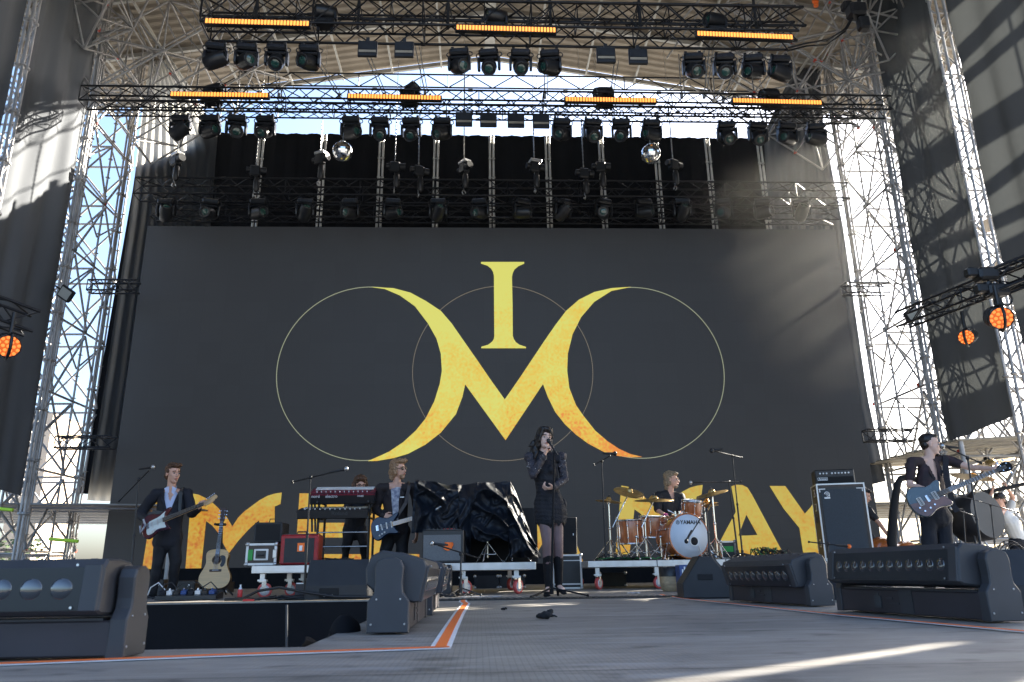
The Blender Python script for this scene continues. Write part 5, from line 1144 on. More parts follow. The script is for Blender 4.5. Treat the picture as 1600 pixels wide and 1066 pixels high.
# ---------------------------------------------------------------- motor battens: long tilting light bars on a low base, two arms
def batten(label, loc, rz, L=1.18, tilt=-.25, nl=10, big=1.):
    t = thing('tilting_light_bar', label, 'stage light', loc, rz, group='long tilting light bars on the floor')
    h = L/2
    b = MB(); b.box((0, .0, .068), (L-.10, .16, .118), 0, None, .006); b.box((0.03, -.081, .07), (.10, .004, .112), 1); b.build('base', ['batten_base', 'batten_grey'], t)
    b = MB(); b.box((-.20, -.083, .065), (.055, .004, .06)); b.box((-.20, -.083, .103), (.02, .004, .014)); b.build('sticker', 'grille', t)
    b = MB(); b.box((-.10, -.083, .085), (.05, .003, .010)); b.box((-.06, -.083, .060), (.07, .003, .007)); b.build('faint_print', 'batten_grey', t)
    b = MB(); b.box((0, -.05, .131), (L-.16, .05, .008)); b.box((0, .05, .131), (L-.16, .05, .008)); b.build('base_lid', 'batten_grey', t)
    for s in (-1, 1):
        o = [(-.088, .006), (.088, .006), (.088, .13), (.062, .165), (.058, .20), (.062, .27), (.050, .298), (.022, .310), (-.022, .310), (-.050, .298), (-.062, .27), (-.058, .20), (-.062, .165), (-.088, .13)]
        b = MB(); b.prism([V((s*(h-.055), y, z)) for y, z in o], (s, 0, 0), .055, 0, False, .005); a = b.build('arm', 'batten_grey', t)
        for y, z in ((-.07, .04), (.07, .04), (-.05, .14), (.05, .14)): b = MB(); b.lathe([(.0045, 0), (.0045, .002), (.003, .003)], (s*h, y, z), (s, 0, 0), 8); b.build('bolt', 'steel', a)
    q = Matrix.Rotation(tilt, 3, 'X'); c = V((0, -.015, .235))
    o = [(-.135, -.080), (-.135, .062), (-.112, .092), (-.02, .100), (.075, .094), (.118, .060), (.128, .0), (.110, -.060), (.065, -.085), (-.02, -.092), (-.11, -.092)]
    b = MB(); b.prism([c+q @ V((-(h-.065), y, z)) for y, z in o], q @ V((1, 0, 0)), L-.13, 0, False, .008)
    for s in (-1, 1): b.box(c+q @ V((s*(h-.098), -.137, -.005)), (.055, .010, .155), 0, q, .003)
    for k in range(9): b.box(c+q @ V((-.44+.11*k, .0, .1005)), (.02, .012, .004), 0, q)
    hd = b.build('head', 'batten_grey', t)
    b = MB(); b.box(c+q @ V((0, -.136, -.008)), (L-.25, .006, .140), 0, q); b.build('front_glass', 'batten_glass', hd)
    w = (L-.28)/nl
    for k in range(nl):
        b = MB(); b.sphere(c+q @ V((-(L-.28)/2+w*(k+.5), -.1365, -.008)), min(.036, w*.40), 14, 10, 0, (1, .30, 1.), True, q); b.build('lens', 'batten_lens', hd)
    for s in (-1, 1):
        b = MB(); pts = []
        for k in range(9):
            a_ = .2+.17*k; b.box(c+q @ V((s*(h-.10), .10*math.cos(a_)+.018, .09*math.sin(a_)+.0)), (.05, .012, .006), 0, q @ Matrix.Rotation(a_, 3, 'X'))
        b.build('vent_slots', 'matte_black', hd)
    for x, z in ((-1, 1), (1, 1), (1, -1), (-1, -1)): b = MB(); b.lathe([(.0045, 0), (.0045, .004)], c+q @ V((x*(h-.145), -.142, z*.070)), q @ V((0, -1, 0)), 8); b.build('screw', 'steel', hd)
    return t
mat('batten_lens', (.020, .023, .028), .10, 0, coat=1., spec=.9)
p = G(228, 1031); batten('large out of focus tilting light bar at the lower left corner, lenses facing the viewer', (p.x-.675, p.y+.10, 0), R(-1), L=1.2, tilt=-.06, nl=10).scale = (1, .9, .90)
batten('tilting light bar seen from its end, nearest on the left side of the catwalk', (-.385, 4.02, 0), R(90), tilt=.22)
batten('tilting light bar behind the nearest one on the left side of the catwalk', (-.375, 5.38, 0), R(91), tilt=.2)
batten('large tilting light bar at the right edge in front of the bass player', (2.24, 4.05, 0), R(-82.5), tilt=-.15, nl=12)
batten('smaller looking tilting light bar right of the catwalk beside the wedge speaker', (2.15, 5.75, 0), R(-82), tilt=.25)
# ---------------------------------------------------------------- risers on castors
def riser(label, A, wx, wy, z, nseg, legs, seed=0):
    t = thing('rolling_riser', label, 'riser', A)
    for k in range(nseg):
        w = wx/nseg; b = MB(); c = V((w*(k+.5), wy/2, z-.045)); b.box(c, (w-.008, wy, .085), 0, None, .004)
        b.box(c+V((0, -wy/2-.003, .012)), (w-.01, .006, .008), 0); b.box(c+V((0, -wy/2-.003, -.018)), (w-.01, .006, .008), 0); d = b.build('deck_frame', 'aluminium', t)
        b = MB(); b.box(c+V((0, 0, .0435)), (w-.05, wy-.05, .006)); b.build('deck_board', 'matte_black', d)
    for x, y, a in legs:
        b = MB(); b.box((x, y, (z-.09+.19)/2), (.055, .055, z-.09-.19)); b.box((x, y+.0, .195), (.10, .08, .02)); l = b.build('leg', 'aluminium', t)
        b = MB(); q = Matrix.Rotation(a, 3, 'Z')
        for s in (-1, 1): b.box(V((x, y, .13))+q @ V((.02, s*.028, 0)), (.05, .006, .14), 0, q)
        b.box((x, y, .185), (.07, .07, .02)); b.build('fork', 'steel', l)
        b = MB(); b.lathe([(.058, -.020), (.080, -.020), (.084, -.010), (.084, .010), (.080, .020), (.058, .020)], V((x, y, .084))+q @ V((.03, 0, 0)), q @ V((0, 1, 0)), 20); b.build('tyre', 'rubber_red', l)
        b = MB(); b.lathe([(.012, -.024), (.058, -.021), (.058, .021), (.012, .024)], V((x, y, .084))+q @ V((.03, 0, 0)), q @ V((0, 1, 0)), 20); b.build('wheel_disc', 'wheel_white', l)
    return t
pA = W(393, 884, 9.35); ZL = pA.z
wl_ = W(838, 884, 9.35).x-pA.x
riser('left rolling riser with aluminium edge and white castors carrying keyboards and covered kit', (pA.x, 9.35, 0), wl_, 2.4, ZL, 3, [(.12, .08, .15), (wl_*.10, .5, -.25), (wl_*.74, .1, .5), (wl_*.93, .1, .9), (.12, 2.2, .4), (wl_*.93, 2.2, 1.), (wl_*.5, 2.2, .3)])
pB = W(918, 876.5, 10.9); ZR = pB.z; wr_ = W(1240, 869, 10.9).x-pB.x
riser('right rolling riser with red castors carrying the drum kit', (pB.x, 10.9, 0), wr_, 2.3, ZR, 3, [(.14, .08, .9), (wr_*.333, .08, .3), (wr_*.333+.12, .08, .9), (wr_*.9, .1, .2), (-.0+.1, 2.1, .1), (wr_*.5, 2.1, .5), (wr_*.72, 1., .5)])
zL, zD = ZL+.004, ZR+.004
def on(px, py, D, z): p = W(px, py, D); p.z = z; return p
# ---------------------------------------------------------------- cases and amplifiers
def case(name, label, c, w, d, h, rz=0., m='case_brown', edge='aluminium', handle=True, lid=.0, cat='flight case'):
    t = thing(name, label, cat, c, rz)
    b = MB(); b.box((0, 0, h/2), (w-.01, d-.01, h-.01)); b.build('shell', m, t)
    e = .028
    b = MB()
    for x in (-1, 1):
        for y in (-1, 1): b.box((x*(w/2-e/2), y*(d/2-e/2), h/2), (e, e, h))
    for z in (e/2, h-e/2):
        for y in (-1, 1): b.box((0, y*(d/2-e/2-.0015), z), (w-2*e, e, e-.003))
        for x in (-1, 1): b.box((x*(w/2-e/2-.0015), 0, z), (e, d-2*e, e-.003))
    b.build('edging', edge, t)
    for x in (-1, 1):
        for z in (0, 1):
            b = MB(); b.sphere((x*(w/2-.012), -d/2+.012, z*(h-.024)+.012), .028, 8, 6); b.build('ball_corner', 'steel', t)
    if handle:
        b = MB(); b.box((0, -d/2-.002, h*.48), (.17, .012, .13), 0, None, .01); b.box((0, -d/2-.010, h*.48), (.12, .008, .09), 1); b.path([(-.04, -d/2-.018, h*.48), (-.03, -d/2-.03, h*.48-.01), (.03, -d/2-.03, h*.48-.01), (.04, -d/2-.018, h*.48)], .008, 6, 1); b.build('recessed_handle', [edge, 'black_plastic'], t)
        if lid: b = MB(); b.box((0, -d/2-.001, h*lid), (w-.02, .010, .018)); b.build('lid_joint', edge, t)
    return t
px_m = lambda D: W(801, 870, D).x-W(800, 870, D).x
D = 9.75; s = px_m(D)
t = case('flight_case', 'brown flight case with white edges and green panel at the left end of the riser', on(414, 884, D, zL), 46*s, .42, .255, edge='white_paint')
b = MB(); b.box((-.125, -.215, .12), (.055, .006, .12)); b.build('green_label', 'green_panel', t)
b = MB(); b.box((.16, -.215, .13), (.05, .012, .10), 0, None, .006); b.build('butterfly_latch', 'steel', t)
t = thing('speaker_box', 'small matte black box standing on the brown flight case', 'speaker', on(423, 853, D+.02, zL+.262)); b = MB(); b.box((0, 0, .12), (43*s, .34, .235), 0, None, .01); b.build('cabinet', 'speaker_black', t); b = MB(); b.box((0, -.172, .12), (43*s-.05, .006, .19)); b.build('grille', 'matte_black', t)
b = MB(); b.path([(-.04, 0, 0), (-.03, 0, .05), (.03, 0, .05), (.04, 0, 0)], .006, 5); b.build('handle', 'black_plastic', t, (0, 0, .238))
t = thing('guitar_amplifier', 'red guitar amplifier with black grille and orange cloth badge on the left riser', 'amplifier', on(470, 884, D-.1, zL))
w = 57*s
b = MB(); b.box((0, 0, .175), (w, .28, .345), 0, None, .015); b.build('cabinet', 'red_tolex', t)
b = MB(); b.box((0, -.142, .165), (w-.10, .010, .28)); b.build('grille', 'speaker_black', t); b = MB(); b.box((.02, -.149, .20), (.085, .006, .10), 0, None, .01); b.box((.02, -.1525, .19), (.035, .006, .06), 1); b.build('cloth_badge', ['orange_cloth', 'badge'], t)
b = MB(); b.box((0, 0, .353), (w-.06, .2, .012)); b.path([(-.07, 0, .35), (-.06, 0, .385), (.06, 0, .385), (.07, 0, .35)], .009, 6); b.build('top_panel', 'black_plastic', t)
# grey front combo
D = 9.75
t = thing('guitar_amplifier', 'dark combo amplifier with grey grille cloth and orange cloth hanging on it', 'amplifier', on(694, 882, D, zL), R(-4))
w, h = 64*s, .385
b = MB(); b.box((0, 0, h/2), (w, .30, h), 0, None, .01); b.build('cabinet', 'case_black', t)
b = MB(); b.box((-.01, -.153, h*.46), (w-.05, .008, h*.78)); b.build('grille', 'amp_cloth', t)
b = MB(); b.box((0, -.02, h+.004), (w-.08, .16, .016), 0); 
for k in range(7): b.lathe([(.011, 0), (.009, .018)], (-.18+.05*k, -.06, h+.012), (0, 0, 1), 8)
b.build('control_panel', 'black_plastic', t)
b = MB(); b.sheet(lambda u, v: (.02+.10*u+.01*math.sin(v*5), -.172-.012*math.sin(u*7), h*.62-.075*v*(1+.3*math.sin(u*3))), 6, 6, 0, True, (0, .004, 0)); b.build('orange_cloth', 'orange_cloth', t)
b = MB(); b.box((.06, -.0, h+.018), (.14, .06, .01)); b.build('red_pedal', 'red_plastic', t)
# ---------------------------------------------------------------- keyboards
D = 10.6; s = px_m(D)
t = thing('keyboard_stand', 'black two tier metal keyboard stand with mesh shelves on the left riser', 'keyboard stand', on(530, 880, D, zL))
x = lambda px: W(px, 850, D).x-t.location.x
zz = lambda py: W(530, py, D).z-zL
for px in (499, 578):
    for dy in (-.16, .28):
        b = MB(); b.tube((x(px), dy, 0), (x(px), dy, zz(768)), .017, n=8); b.build('post', 'black_metal', t)
for py in (833, 855):
    b = MB(); b.tube((x(499), -.16, zz(py)), (x(578), -.16, zz(py)), .010, n=6); b.build('crossbar', 'steel', t)
for py in (810, 786):
    for px in (499, 578): b = MB(); b.tube((x(px), .3, zz(py)), (x(px), -.30, zz(py)-.01), .014, n=6); b.build('support_arm', 'black_metal', t)
for px, rz in ((495, .3), (500, -.2)): b = MB(); b.tube((x(px)-.06, -.2, zz(784)), (x(px)-.03, -.2, zz(832)), .014, n=6); b.build('brace', 'black_metal', t)
def keyboard(label, a, c, Dk, hpx, top_m, word, wm, ramp=0.):
    P, Q = W(*a, Dk), W(*c, Dk); L = (Q-P).length; M = (P+Q)/2
    t = thing('keyboard', label, 'keyboard', M); h = hpx*s
    q = Matrix.Rotation(ramp, 3, 'X')
    b = MB(); b.box((0, 0, 0), (L, .30, h), 0, q, .012); b.build('case', 'key_black', t)
    b = MB(); b.box(q @ V((0, .03, h/2+.004)), (L, .24, .010), 0, q, .003); b.box(q @ V((0, -.145, h/2-.004)), (L, .014, .02), 0, q); b.build('top_plate', top_m, t)
    b = MB()
    for k in range(44): b.box(q @ V((-L*.44+k*L*.88/43, .12, h/2+.012)), (L*.018, .12, .010), 0, q)
    b.build('white_keys', 'white_paint', t)
    b = MB()
    for k in range(12): b.lathe([(.009, 0), (.008, .018)], q @ V((-L*.40+k*L*.07, -.07, h/2+.008)), q @ V((0, 0, 1)), 8)
    b.build('knobs', 'badge', t)
    fc = Matrix.Translation(V(word[1]))
    for wd, off, sz in word[0]:
        M_ = Matrix.Translation(q @ V((off*L, -.158, .0+word[1][2]))) @ (q @ Matrix.Rotation(R(90), 3, 'X')).to_4x4()
        text_mesh(wd, sz, M_, 'lettering', wm, t, .001, True)
    return t
keyboard('upper keyboard with dark red top panel, tilted, on the stand', (487, 775), (588, 777), D-.12, 16, 'key_red', ([('nord', -.40, .055), ('electro', -.16, .055), ('HA88', .28, .035)], (0, 0, .045)), 'badge', .35)
keyboard('lower black keyboard on the stand under the red topped one', (467, 803), (578, 802), D-.16, 12, 'key_black', ([('Roland', .10, .075)], (0, 0, .02)), 'grille', .2)
# ---------------------------------------------------------------- covered gear
D = 10.4
def hull():
    rnd = random.Random(5)
    P = [(650, 752), (700, 758), (760, 757), (795, 754), (806, 770), (818, 810), (832, 845), (838, 868), (800, 868), (768, 845), (748, 842), (732, 868), (722, 860), (715, 830), (690, 825), (650, 800)]
    c = W(745, 810, D); t = thing('covered_equipment', 'glossy black tarpaulin draped over equipment on the left riser', 'covered equipment', (c.x, D, zL))
    O_ = V((c.x, D, zL)); s_ = px_m(D)
    def ztop(u):   # outline from left to right
        xs_ = [650, 672, 700, 730, 765, 797, 806, 818, 830, 840]; ys_ = [751, 754, 760, 758, 757, 754, 770, 805, 838, 862]
        px = 648+192*u
        for i in range(9):
            if px <= xs_[i+1]: k = (px-xs_[i])/(xs_[i+1]-xs_[i]); return W(px, ys_[i]*(1-k)+ys_[i+1]*k, D).z
        return W(px, 862, D).z
    def zbot(u):
        px = 648+192*u
        py = 835 if px < 718 else 868 if px < 736 else 846+3*math.sin(px*.16) if px < 792 else 872
        return W(px, py, D).z
    def f(u, v):
        px = 648+192*u; zt_, zb_ = ztop(u), zbot(u); a = v*1.25
        x_ = W(px, 820, D).x
        if a < 1: z = zb_+(zt_-zb_)*a; y = -.42*(1-.80*a**2)
        else: z = zt_-.5*(a-1)**2; y = -.084+(a-1)*2.6
        k = noise.noise(V((u*4, a*2.2, .3)))*.16
        for f1, f2, dr, am in ((4, 1.6, 1.6, .17), (8, 2.6, -2.6, .07), (15, 4, 4, .018)):
            k -= am*(1-abs(noise.noise(V((u*f1+a*dr, a*f2, f1))))*2.2)**3
        e = 1. if .03 < u < .97 else .3
        return V((x_-O_.x, y+k*e, z-zL+k*.05*(a < 1)))
    b = MB(); b.sheet(f, 130, 80, 0, True, (0, .006, 0)); b.build('tarpaulin', 'tarp', t)
    b = MB(); b.box((.15, .25, .35), (1.3, .5, .7), 0); b.build('hidden_frame', 'matte_black', t)
hull()
for i, (px, lab) in enumerate(((762, 'left'), (806, 'right'))):
    t = thing('drum_hardware', f'chrome tripod legs poking out under the tarpaulin on the {lab}', 'drum stand', on(px, 870, 10.0, zL))
    for a in (.3, 2.3, 4.4): b = MB(); b.tube((0, 0, .24), (.20*math.cos(a), .16*math.sin(a), .01), .010, n=6); b.tube((0, 0, .10), (.12*math.cos(a), .10*math.sin(a), .10), .008, n=6); b.build('leg', 'chrome', t)
    b = MB(); b.tube((0, 0, .06), (0, 0, .4), .012, n=8); b.build('tube', 'chrome', t)
# ---------------------------------------------------------------- drum kit
def drum(name, label, c, r, h, ax, lugs=8, feet=0, front=False, cat='drum'):
    t = thing(name, label, cat, c); ax = V(ax).normalized(); a, b_, _ = frame(ax)
    b = MB(); b.lathe([(r*.98, -h/2), (r, -h/2+.01), (r, h/2-.01), (r*.98, h/2)], (0, 0, 0), ax, 36); b.build('shell', 'drum_wood', t)
    for s in (-1, 1):
        b = MB(); b.torus(ax*(s*(h/2)), r*1.015, .010, ax, 36, 6); b.lathe([(r*1.02, -.012), (r*1.03, -.012), (r*1.03, .012), (r*1.02, .012)], ax*(s*(h/2-.006)), ax, 36); b.build('hoop', 'drum_wood' if front else 'chrome', t)
        b = MB(); b.lathe([(r*.97, -.003), (r*.97, .003), (.0001, .004)] if s > 0 else [(r*.97, .003), (r*.97, -.003), (.0001, -.004)], ax*(s*(h/2+.004)), ax, 36); b.build('head', 'drum_head', t)
    for k in range(lugs):
        th = 2*math.pi*(k+.5)/lugs; o = a*math.cos(th)+b_*math.sin(th); b = MB()
        b.bar(o*(r+.012)-ax*h*.22, o*(r+.012)+ax*h*.22, .010, .010); b.tube(o*(r+.018)-ax*h*.5, o*(r+.018)+ax*h*.5, .0035, n=5)
        for s in (-1, 1): b.sphere(o*(r+.014)+ax*s*h*.25, .015, 8, 6); b.sphere(o*(r+.018)+ax*s*h*.48, .010, 6, 5)
        b.build('lug', 'chrome', t)
    return t, ax, a, b_
D = 11.5
c = W(1066, 840, 11.25); c.z = max(c.z, zD+.315)
ax = V((.24, -.97, .02)); t, ax, a, b_ = drum('bass_drum', 'brown wood bass drum with white front head facing the viewer', c, .305, .40, ax, 10, front=True)
fc = ax*(.2+.010)
up_ = (V((0, 0, 1))-ax*ax.z).normalized(); rt_ = up_.cross(ax).normalized()
Mx = Matrix.Translation(fc+up_*.185) @ Matrix((rt_, up_, ax)).transposed().to_4x4()
text_mesh('YAMAHA', .078, Mx @ Matrix.Translation((.035, 0, 0)), 'lettering', 'black_plastic', t, .001, True)
b = MB(); b.torus(fc+up_*.185-rt_*.165, .024, .004, ax, 16, 5)
for k in range(3): th = k*2.094+1.57; b.bar(fc+up_*.185-rt_*.165, fc+up_*.185-rt_*.165+(rt_*math.cos(th)+up_*math.sin(th))*.024, .006, .003)
b.build('round_emblem', 'black_plastic', t)
b = MB(); b.lathe([(.058, 0), (.058, .004), (.0001, .005)], fc+rt_*.07-up_*.075, ax, 20); b.build('port_hole', 'matte_black', t)
b = MB(); b.torus(fc+rt_*.07-up_*.075, .064, .010, ax, 20, 6); b.build('port_ring', 'white_paint', t)
for s in (-1, 1):
    b = MB(); p = ax*.10+rt_*s*.29-up_*.10; b.tube(p, p+rt_*s*.12-up_*.20+ax*.10, .010, n=6); b.build('spur', 'chrome', t)
tb, ax2, a2, b2 = drum('tom_drum', 'small brown rack tom above the right side of the bass drum', W(1081, 795, 11.35), .135, .235, (.05, -.22, .97), 6)
drum('tom_drum', 'brown floor tom partly behind the bass drum, centre of the kit', (lambda p: V((p.x, p.y, max(p.z, zD+.34))))(W(1020, 823, 11.55)), .185, .30, (.03, -.10, 1), 8)
drum('tom_drum', 'brown floor tom at the left end of the drum kit', (lambda p: V((p.x, p.y, max(p.z, zD+.32))))(W(985, 831, 11.5)), .175, .34, (-.02, -.05, 1), 8)
drum('snare_drum', 'snare drum mostly hidden between bass drum and drummer', W(1050, 815, 11.75), .165, .15, (0, -.05, 1), 8)
t = thing('tom_mount', 'chrome double tom holder standing on top of the bass drum', 'drum stand', W(1059, 812, 11.3))
for dx in (-.03, .03): b = MB(); b.tube((dx, 0, -.10), (dx, 0, .12), .014, n=8); b.box((dx, 0, .05), (.04, .04, .05), 0, None, .006); b.tube((dx, 0, .08), (dx*4.5, .02, .14), .010, n=6); b.build('post', 'chrome', t)
def stand(name, label, base, top, cat='cymbal stand', kink=None, spread=.26, m='chrome', r=.012, legz=.30):
    t = thing(name, label, cat, base); T = V(top)-V(base); H = T.z
    if kink: K = V((0, 0, H*kink)); 
    else: K = V((T.x*.05, T.y*.05, H*.98))
    b = MB(); b.tube((0, 0, .04), (0, 0, K.z*.55), r*1.35, n=8); b.tube((0, 0, K.z*.5), K, r, n=8); b.sphere((0, 0, K.z*.55), r*2, 8, 6); b.sphere(K, r*2.2, 8, 6); b.build('tube', m, t)
    b = MB(); b.tube(K, T, r*.85, n=8)
    if kink: b.tube(K, K-(T-K)*.35, r*.85, n=8)
    b.build('boom', m, t)
    for k in range(3):
        th = .5+k*2.094; o = V((math.cos(th), math.sin(th), 0)); b = MB(); b.tube(V((0, 0, legz)), o*spread+V((0, 0, .012)), r*.75, n=6); b.tube(V((0, 0, .09)), o*spread*.58+V((0, 0, .13)), r*.55, n=5); b.sphere(o*spread+V((0, 0, .014)), .014, 8, 6); b.build('leg', m, t)
    return t
def cymbal(label, c, r, nrm):
    n = V(nrm).normalized(); t = thing('cymbal', label, 'cymbal', c)
    pr = [(r, -.002), (r*.995, .0)]+[(r*k, .0+.030*(1-k)) for k in (.85, .7, .55, .4, .3, .24)]+[(r*.20, .045), (r*.15, .062), (r*.08, .070), (.004, .072)]
    b = MB(); b.lathe(pr, (0, 0, 0), n, 48); b.lathe([(r, -.0025), (r*.5, .010), (r*.22, .020), (.004, .06)], (0, 0, 0), n, 48); b.build('disc', 'cymbal', t)
    b = MB(); b.lathe([(.018, .068), (.018, .085), (.008, .088), (.008, .11)], (0, 0, 0), n, 10); b.build('felt_nut', 'black_plastic', t)
cys = [((983, 770), 11.6, .235, (.16, -.42, .9), 'large golden cymbal second from left, tilted toward the viewer', (967, 868), .62), ((1021.5, 782), 11.15, .285, (-.03, -.16, 1), 'largest cymbal, dark bronze, in front of the drummer', (1011, 868), .66), ((951, 784), 11.5, .195, (.12, -.02, 1), 'thin flat bronze cymbal at the far left of the kit', (955, 868), None), ((1113, 772), 11.4, .235, (-.26, -.14, 1), 'golden cymbal at the right side of the kit above the small tom', (1121, 868), None)]
for i, ((px, py), Dk, r, n, lab, bs, kk) in enumerate(cys):
    p = W(px, py, Dk); cymbal(lab, p, r, n)
    stand('cymbal_stand', 'chrome stand under the '+lab.split(',')[0].replace(' of the kit', '').replace(' above the small tom', ''), on(bs[0], bs[1], Dk-.02, zD), p, kink=kk)
for dz, l2 in ((0, 'lower'), (.035, 'upper')): cymbal(f'{l2} small hi-hat cymbal right of the rack tom', W(1105, 790, 11.6)+V((0, 0, dz)), .165, (0, 0, 1 if dz else -1))
stand('cymbal_stand', 'chrome hi-hat stand right of the bass drum', on(1107, 868, 11.6, zD), W(1105, 783, 11.6), spread=.2)
for i, px in enumerate((996, 1034, 1092)): stand('cymbal_stand', f'chrome drum stand, {("left", "middle", "right")[i]} of three low ones among the drums', on(px, 870, 11.1, zD), W(px, 838, 11.1), spread=.2, r=.009, legz=.2)
t = thing('drum_throne', 'black round drum stool under the drummer', 'stool', on(1049, 868, 12.38, zD)); b = MB(); b.lathe([(.16, .36), (.175, .38), (.175, .42), (.15, .44)], n=20); b.build('seat', 'black_plastic', t)
for k in range(3): b = MB(); th = k*2.09; b.tube((0, 0, .25), (.22*math.cos(th), .22*math.sin(th), .01), .012, n=6); b.build('leg', 'chrome', t)
b = MB(); b.tube((0, 0, .1), (0, 0, .37), .018, n=8); b.build('post', 'chrome', t)
t = case('flight_case', 'small case with green label behind the drum kit on the right', on(1134, 866, 11.9, zD), .24, .3, .27, edge='steel', m='case_black', handle=False); b = MB(); b.box((0, -.152, .15), (.15, .004, .08)); b.build('label', 'green_panel', t)
# ---------------------------------------------------------------- microphones and stands
def mic(t, p, d, r=.026, L=.17, m='black_metal', g='steel', fat=False):
    d = V(d).normalized(); b = MB(); b.tube(p, p-d*L, r*.62, r*.42, 10); b.build('microphone', m, t)
    b = MB(); b.sphere(p+d*.012, r, 12, 8, 0, (1, 1, 1.1)); b.build('microphone_grille', g, t)
def mic_stand(label, base, top, boom=None, tri=.30, m='black_metal', r=.010, disc=False, mdir=None, grille='steel', cat='microphone stand', mr=.026):
    t = thing('microphone_stand', label, cat, base); T = V(top)-V(base)
    b = MB(); b.tube((0, 0, .05), T*.52+V((0, 0, .02)), r*1.35, n=8); b.tube(T*.5, T, r, n=8); b.sphere(T*.52, r*1.9, 8, 6); b.build('tube', m, t)
    if disc:
        b = MB(); b.lathe([(.13, 0), (.13, .015), (.02, .03)]); b.build('base', m, t)
    else:
        for k in range(3):
            th = -.15+k*2.094+math.pi/3*.0; o = V((math.cos(th), math.sin(th), 0)); b = MB(); b.tube(V((0, 0, .09)), o*tri+V((0, 0, .012)), r*.9, n=6); b.sphere(o*tri+V((0, 0, .012)), r*1.5, 6, 5); b.build('leg', m, t)
        b = MB(); b.tube((0, 0, .03), (0, 0, .13), .022, n=10); b.build('hub', m, t)
    if boom:
        A, B_ = V(boom[0])-V(base), V(boom[1])-V(base); b = MB(); b.tube(A, B_, r*.85, n=8); b.sphere(T, r*2.3, 8, 6); b.tube(A, A+(A-B_).normalized()*.02, r*1.6, n=8); b.build('boom', m, t); mic(t, B_+(B_-A).normalized()*.06, mdir or (B_-A), mr, .17, g=grille)
    elif mdir is not None: mic(t, T+V(mdir).normalized()*.10, mdir, mr, g=grille)
    return t
G0 = lambda px, py, D: on(px, py, D, 0.)
mic_stand('tall straight microphone stand held by the singer', on(862, 931, 8.05, 0), W(866, 703, 8.06), tri=.36, mdir=(-.45, -.05, .75), m='boot', mr=.024, grille='black_metal')
mic_stand('microphone stand with slanting boom left of the man in the navy suit', G0(201, 940, 9.7), W(216.5, 749, 9.7), (W(187, 782, 9.85), W(233, 735, 9.6)), mdir=(1, -.2, .1))
t = mic_stand('microphone stand with near horizontal boom before the keyboards', on(475, 932, 8.95, .02), W(485, 746, 8.9), (W(458, 753, 9.0), W(532, 735, 8.8)), mdir=(1, -.1, .2), disc=True)
mic_stand('tall boom microphone stand at the left of the drum kit', on(947, 876, 11.2, zD), W(940, 721, 11.2), (W(929, 726, 11.2), W(954, 712, 11.1)), mdir=(1, -.1, -.05), mr=.032, grille='black_metal')
mic_stand('tallest boom microphone stand at the right behind the drum kit', on(1160, 864, 11.8, zD), W(1144, 712, 11.8), (W(1158, 715, 11.8), W(1118, 705.5, 11.6)), mdir=(-1, -.1, -.15), mr=.034, grille='black_metal')
mic_stand('boom microphone stand with horizontal arm over the right cymbal', on(1153, 866, 11.7, zD), W(1139, 753, 11.7), (W(1157, 753, 11.7), W(1086, 754, 11.5)), mdir=(-1, 0, -.05), mr=.026)
mic_stand('low microphone stand whose boom crosses the grey combo amplifier', on(720, 938, 8.9, 0), W(720, 866, 8.95), (W(747, 872, 9.05), W(684, 852, 8.85)), mdir=(-1, 0, .1), tri=.22)
mic_stand('low microphone stand with boom toward the bass drum port', on(1109, 870, 10.95, zD), W(1104, 796, 11.0), (W(1110, 786, 11.05), W(1076, 840, 10.75)), mdir=(-.4, -.2, -.6), tri=.16, mr=.03, grille='black_metal')
mic_stand('low boom microphone stand in front of the bass cabinet with an orange foam', on(1294, 912, 10.8, 0), W(1294, 850, 10.8), (W(1265, 847, 10.8), W(1318, 853, 10.7)), mdir=(1, 0, -.1), tri=.2, mr=.028, grille='orange_cloth')
mic_stand('microphone stand with long boom in front of the bass player', on(1544, 930, 8.3, 0), W(1512, 716, 8.35), (W(1531, 723, 8.35), W(1482, 701, 8.35)), mdir=(-1, 0, .12), mr=.03)
mic_stand('microphone stand between the bass player and the crew man in white', on(1512, 905, 11.5, 0), W(1505, 800, 11.5), (W(1522, 806, 11.5), W(1492, 796, 11.4)), mdir=(-1, 0, .1))
mic_stand('dark boom stand at the far right holding a long arm over the drum', on(1560, 905, 12.5, 0), W(1548, 790, 12.5), (W(1590, 800, 12.5), W(1500, 775, 12.4)), mdir=(-1, 0, .1))
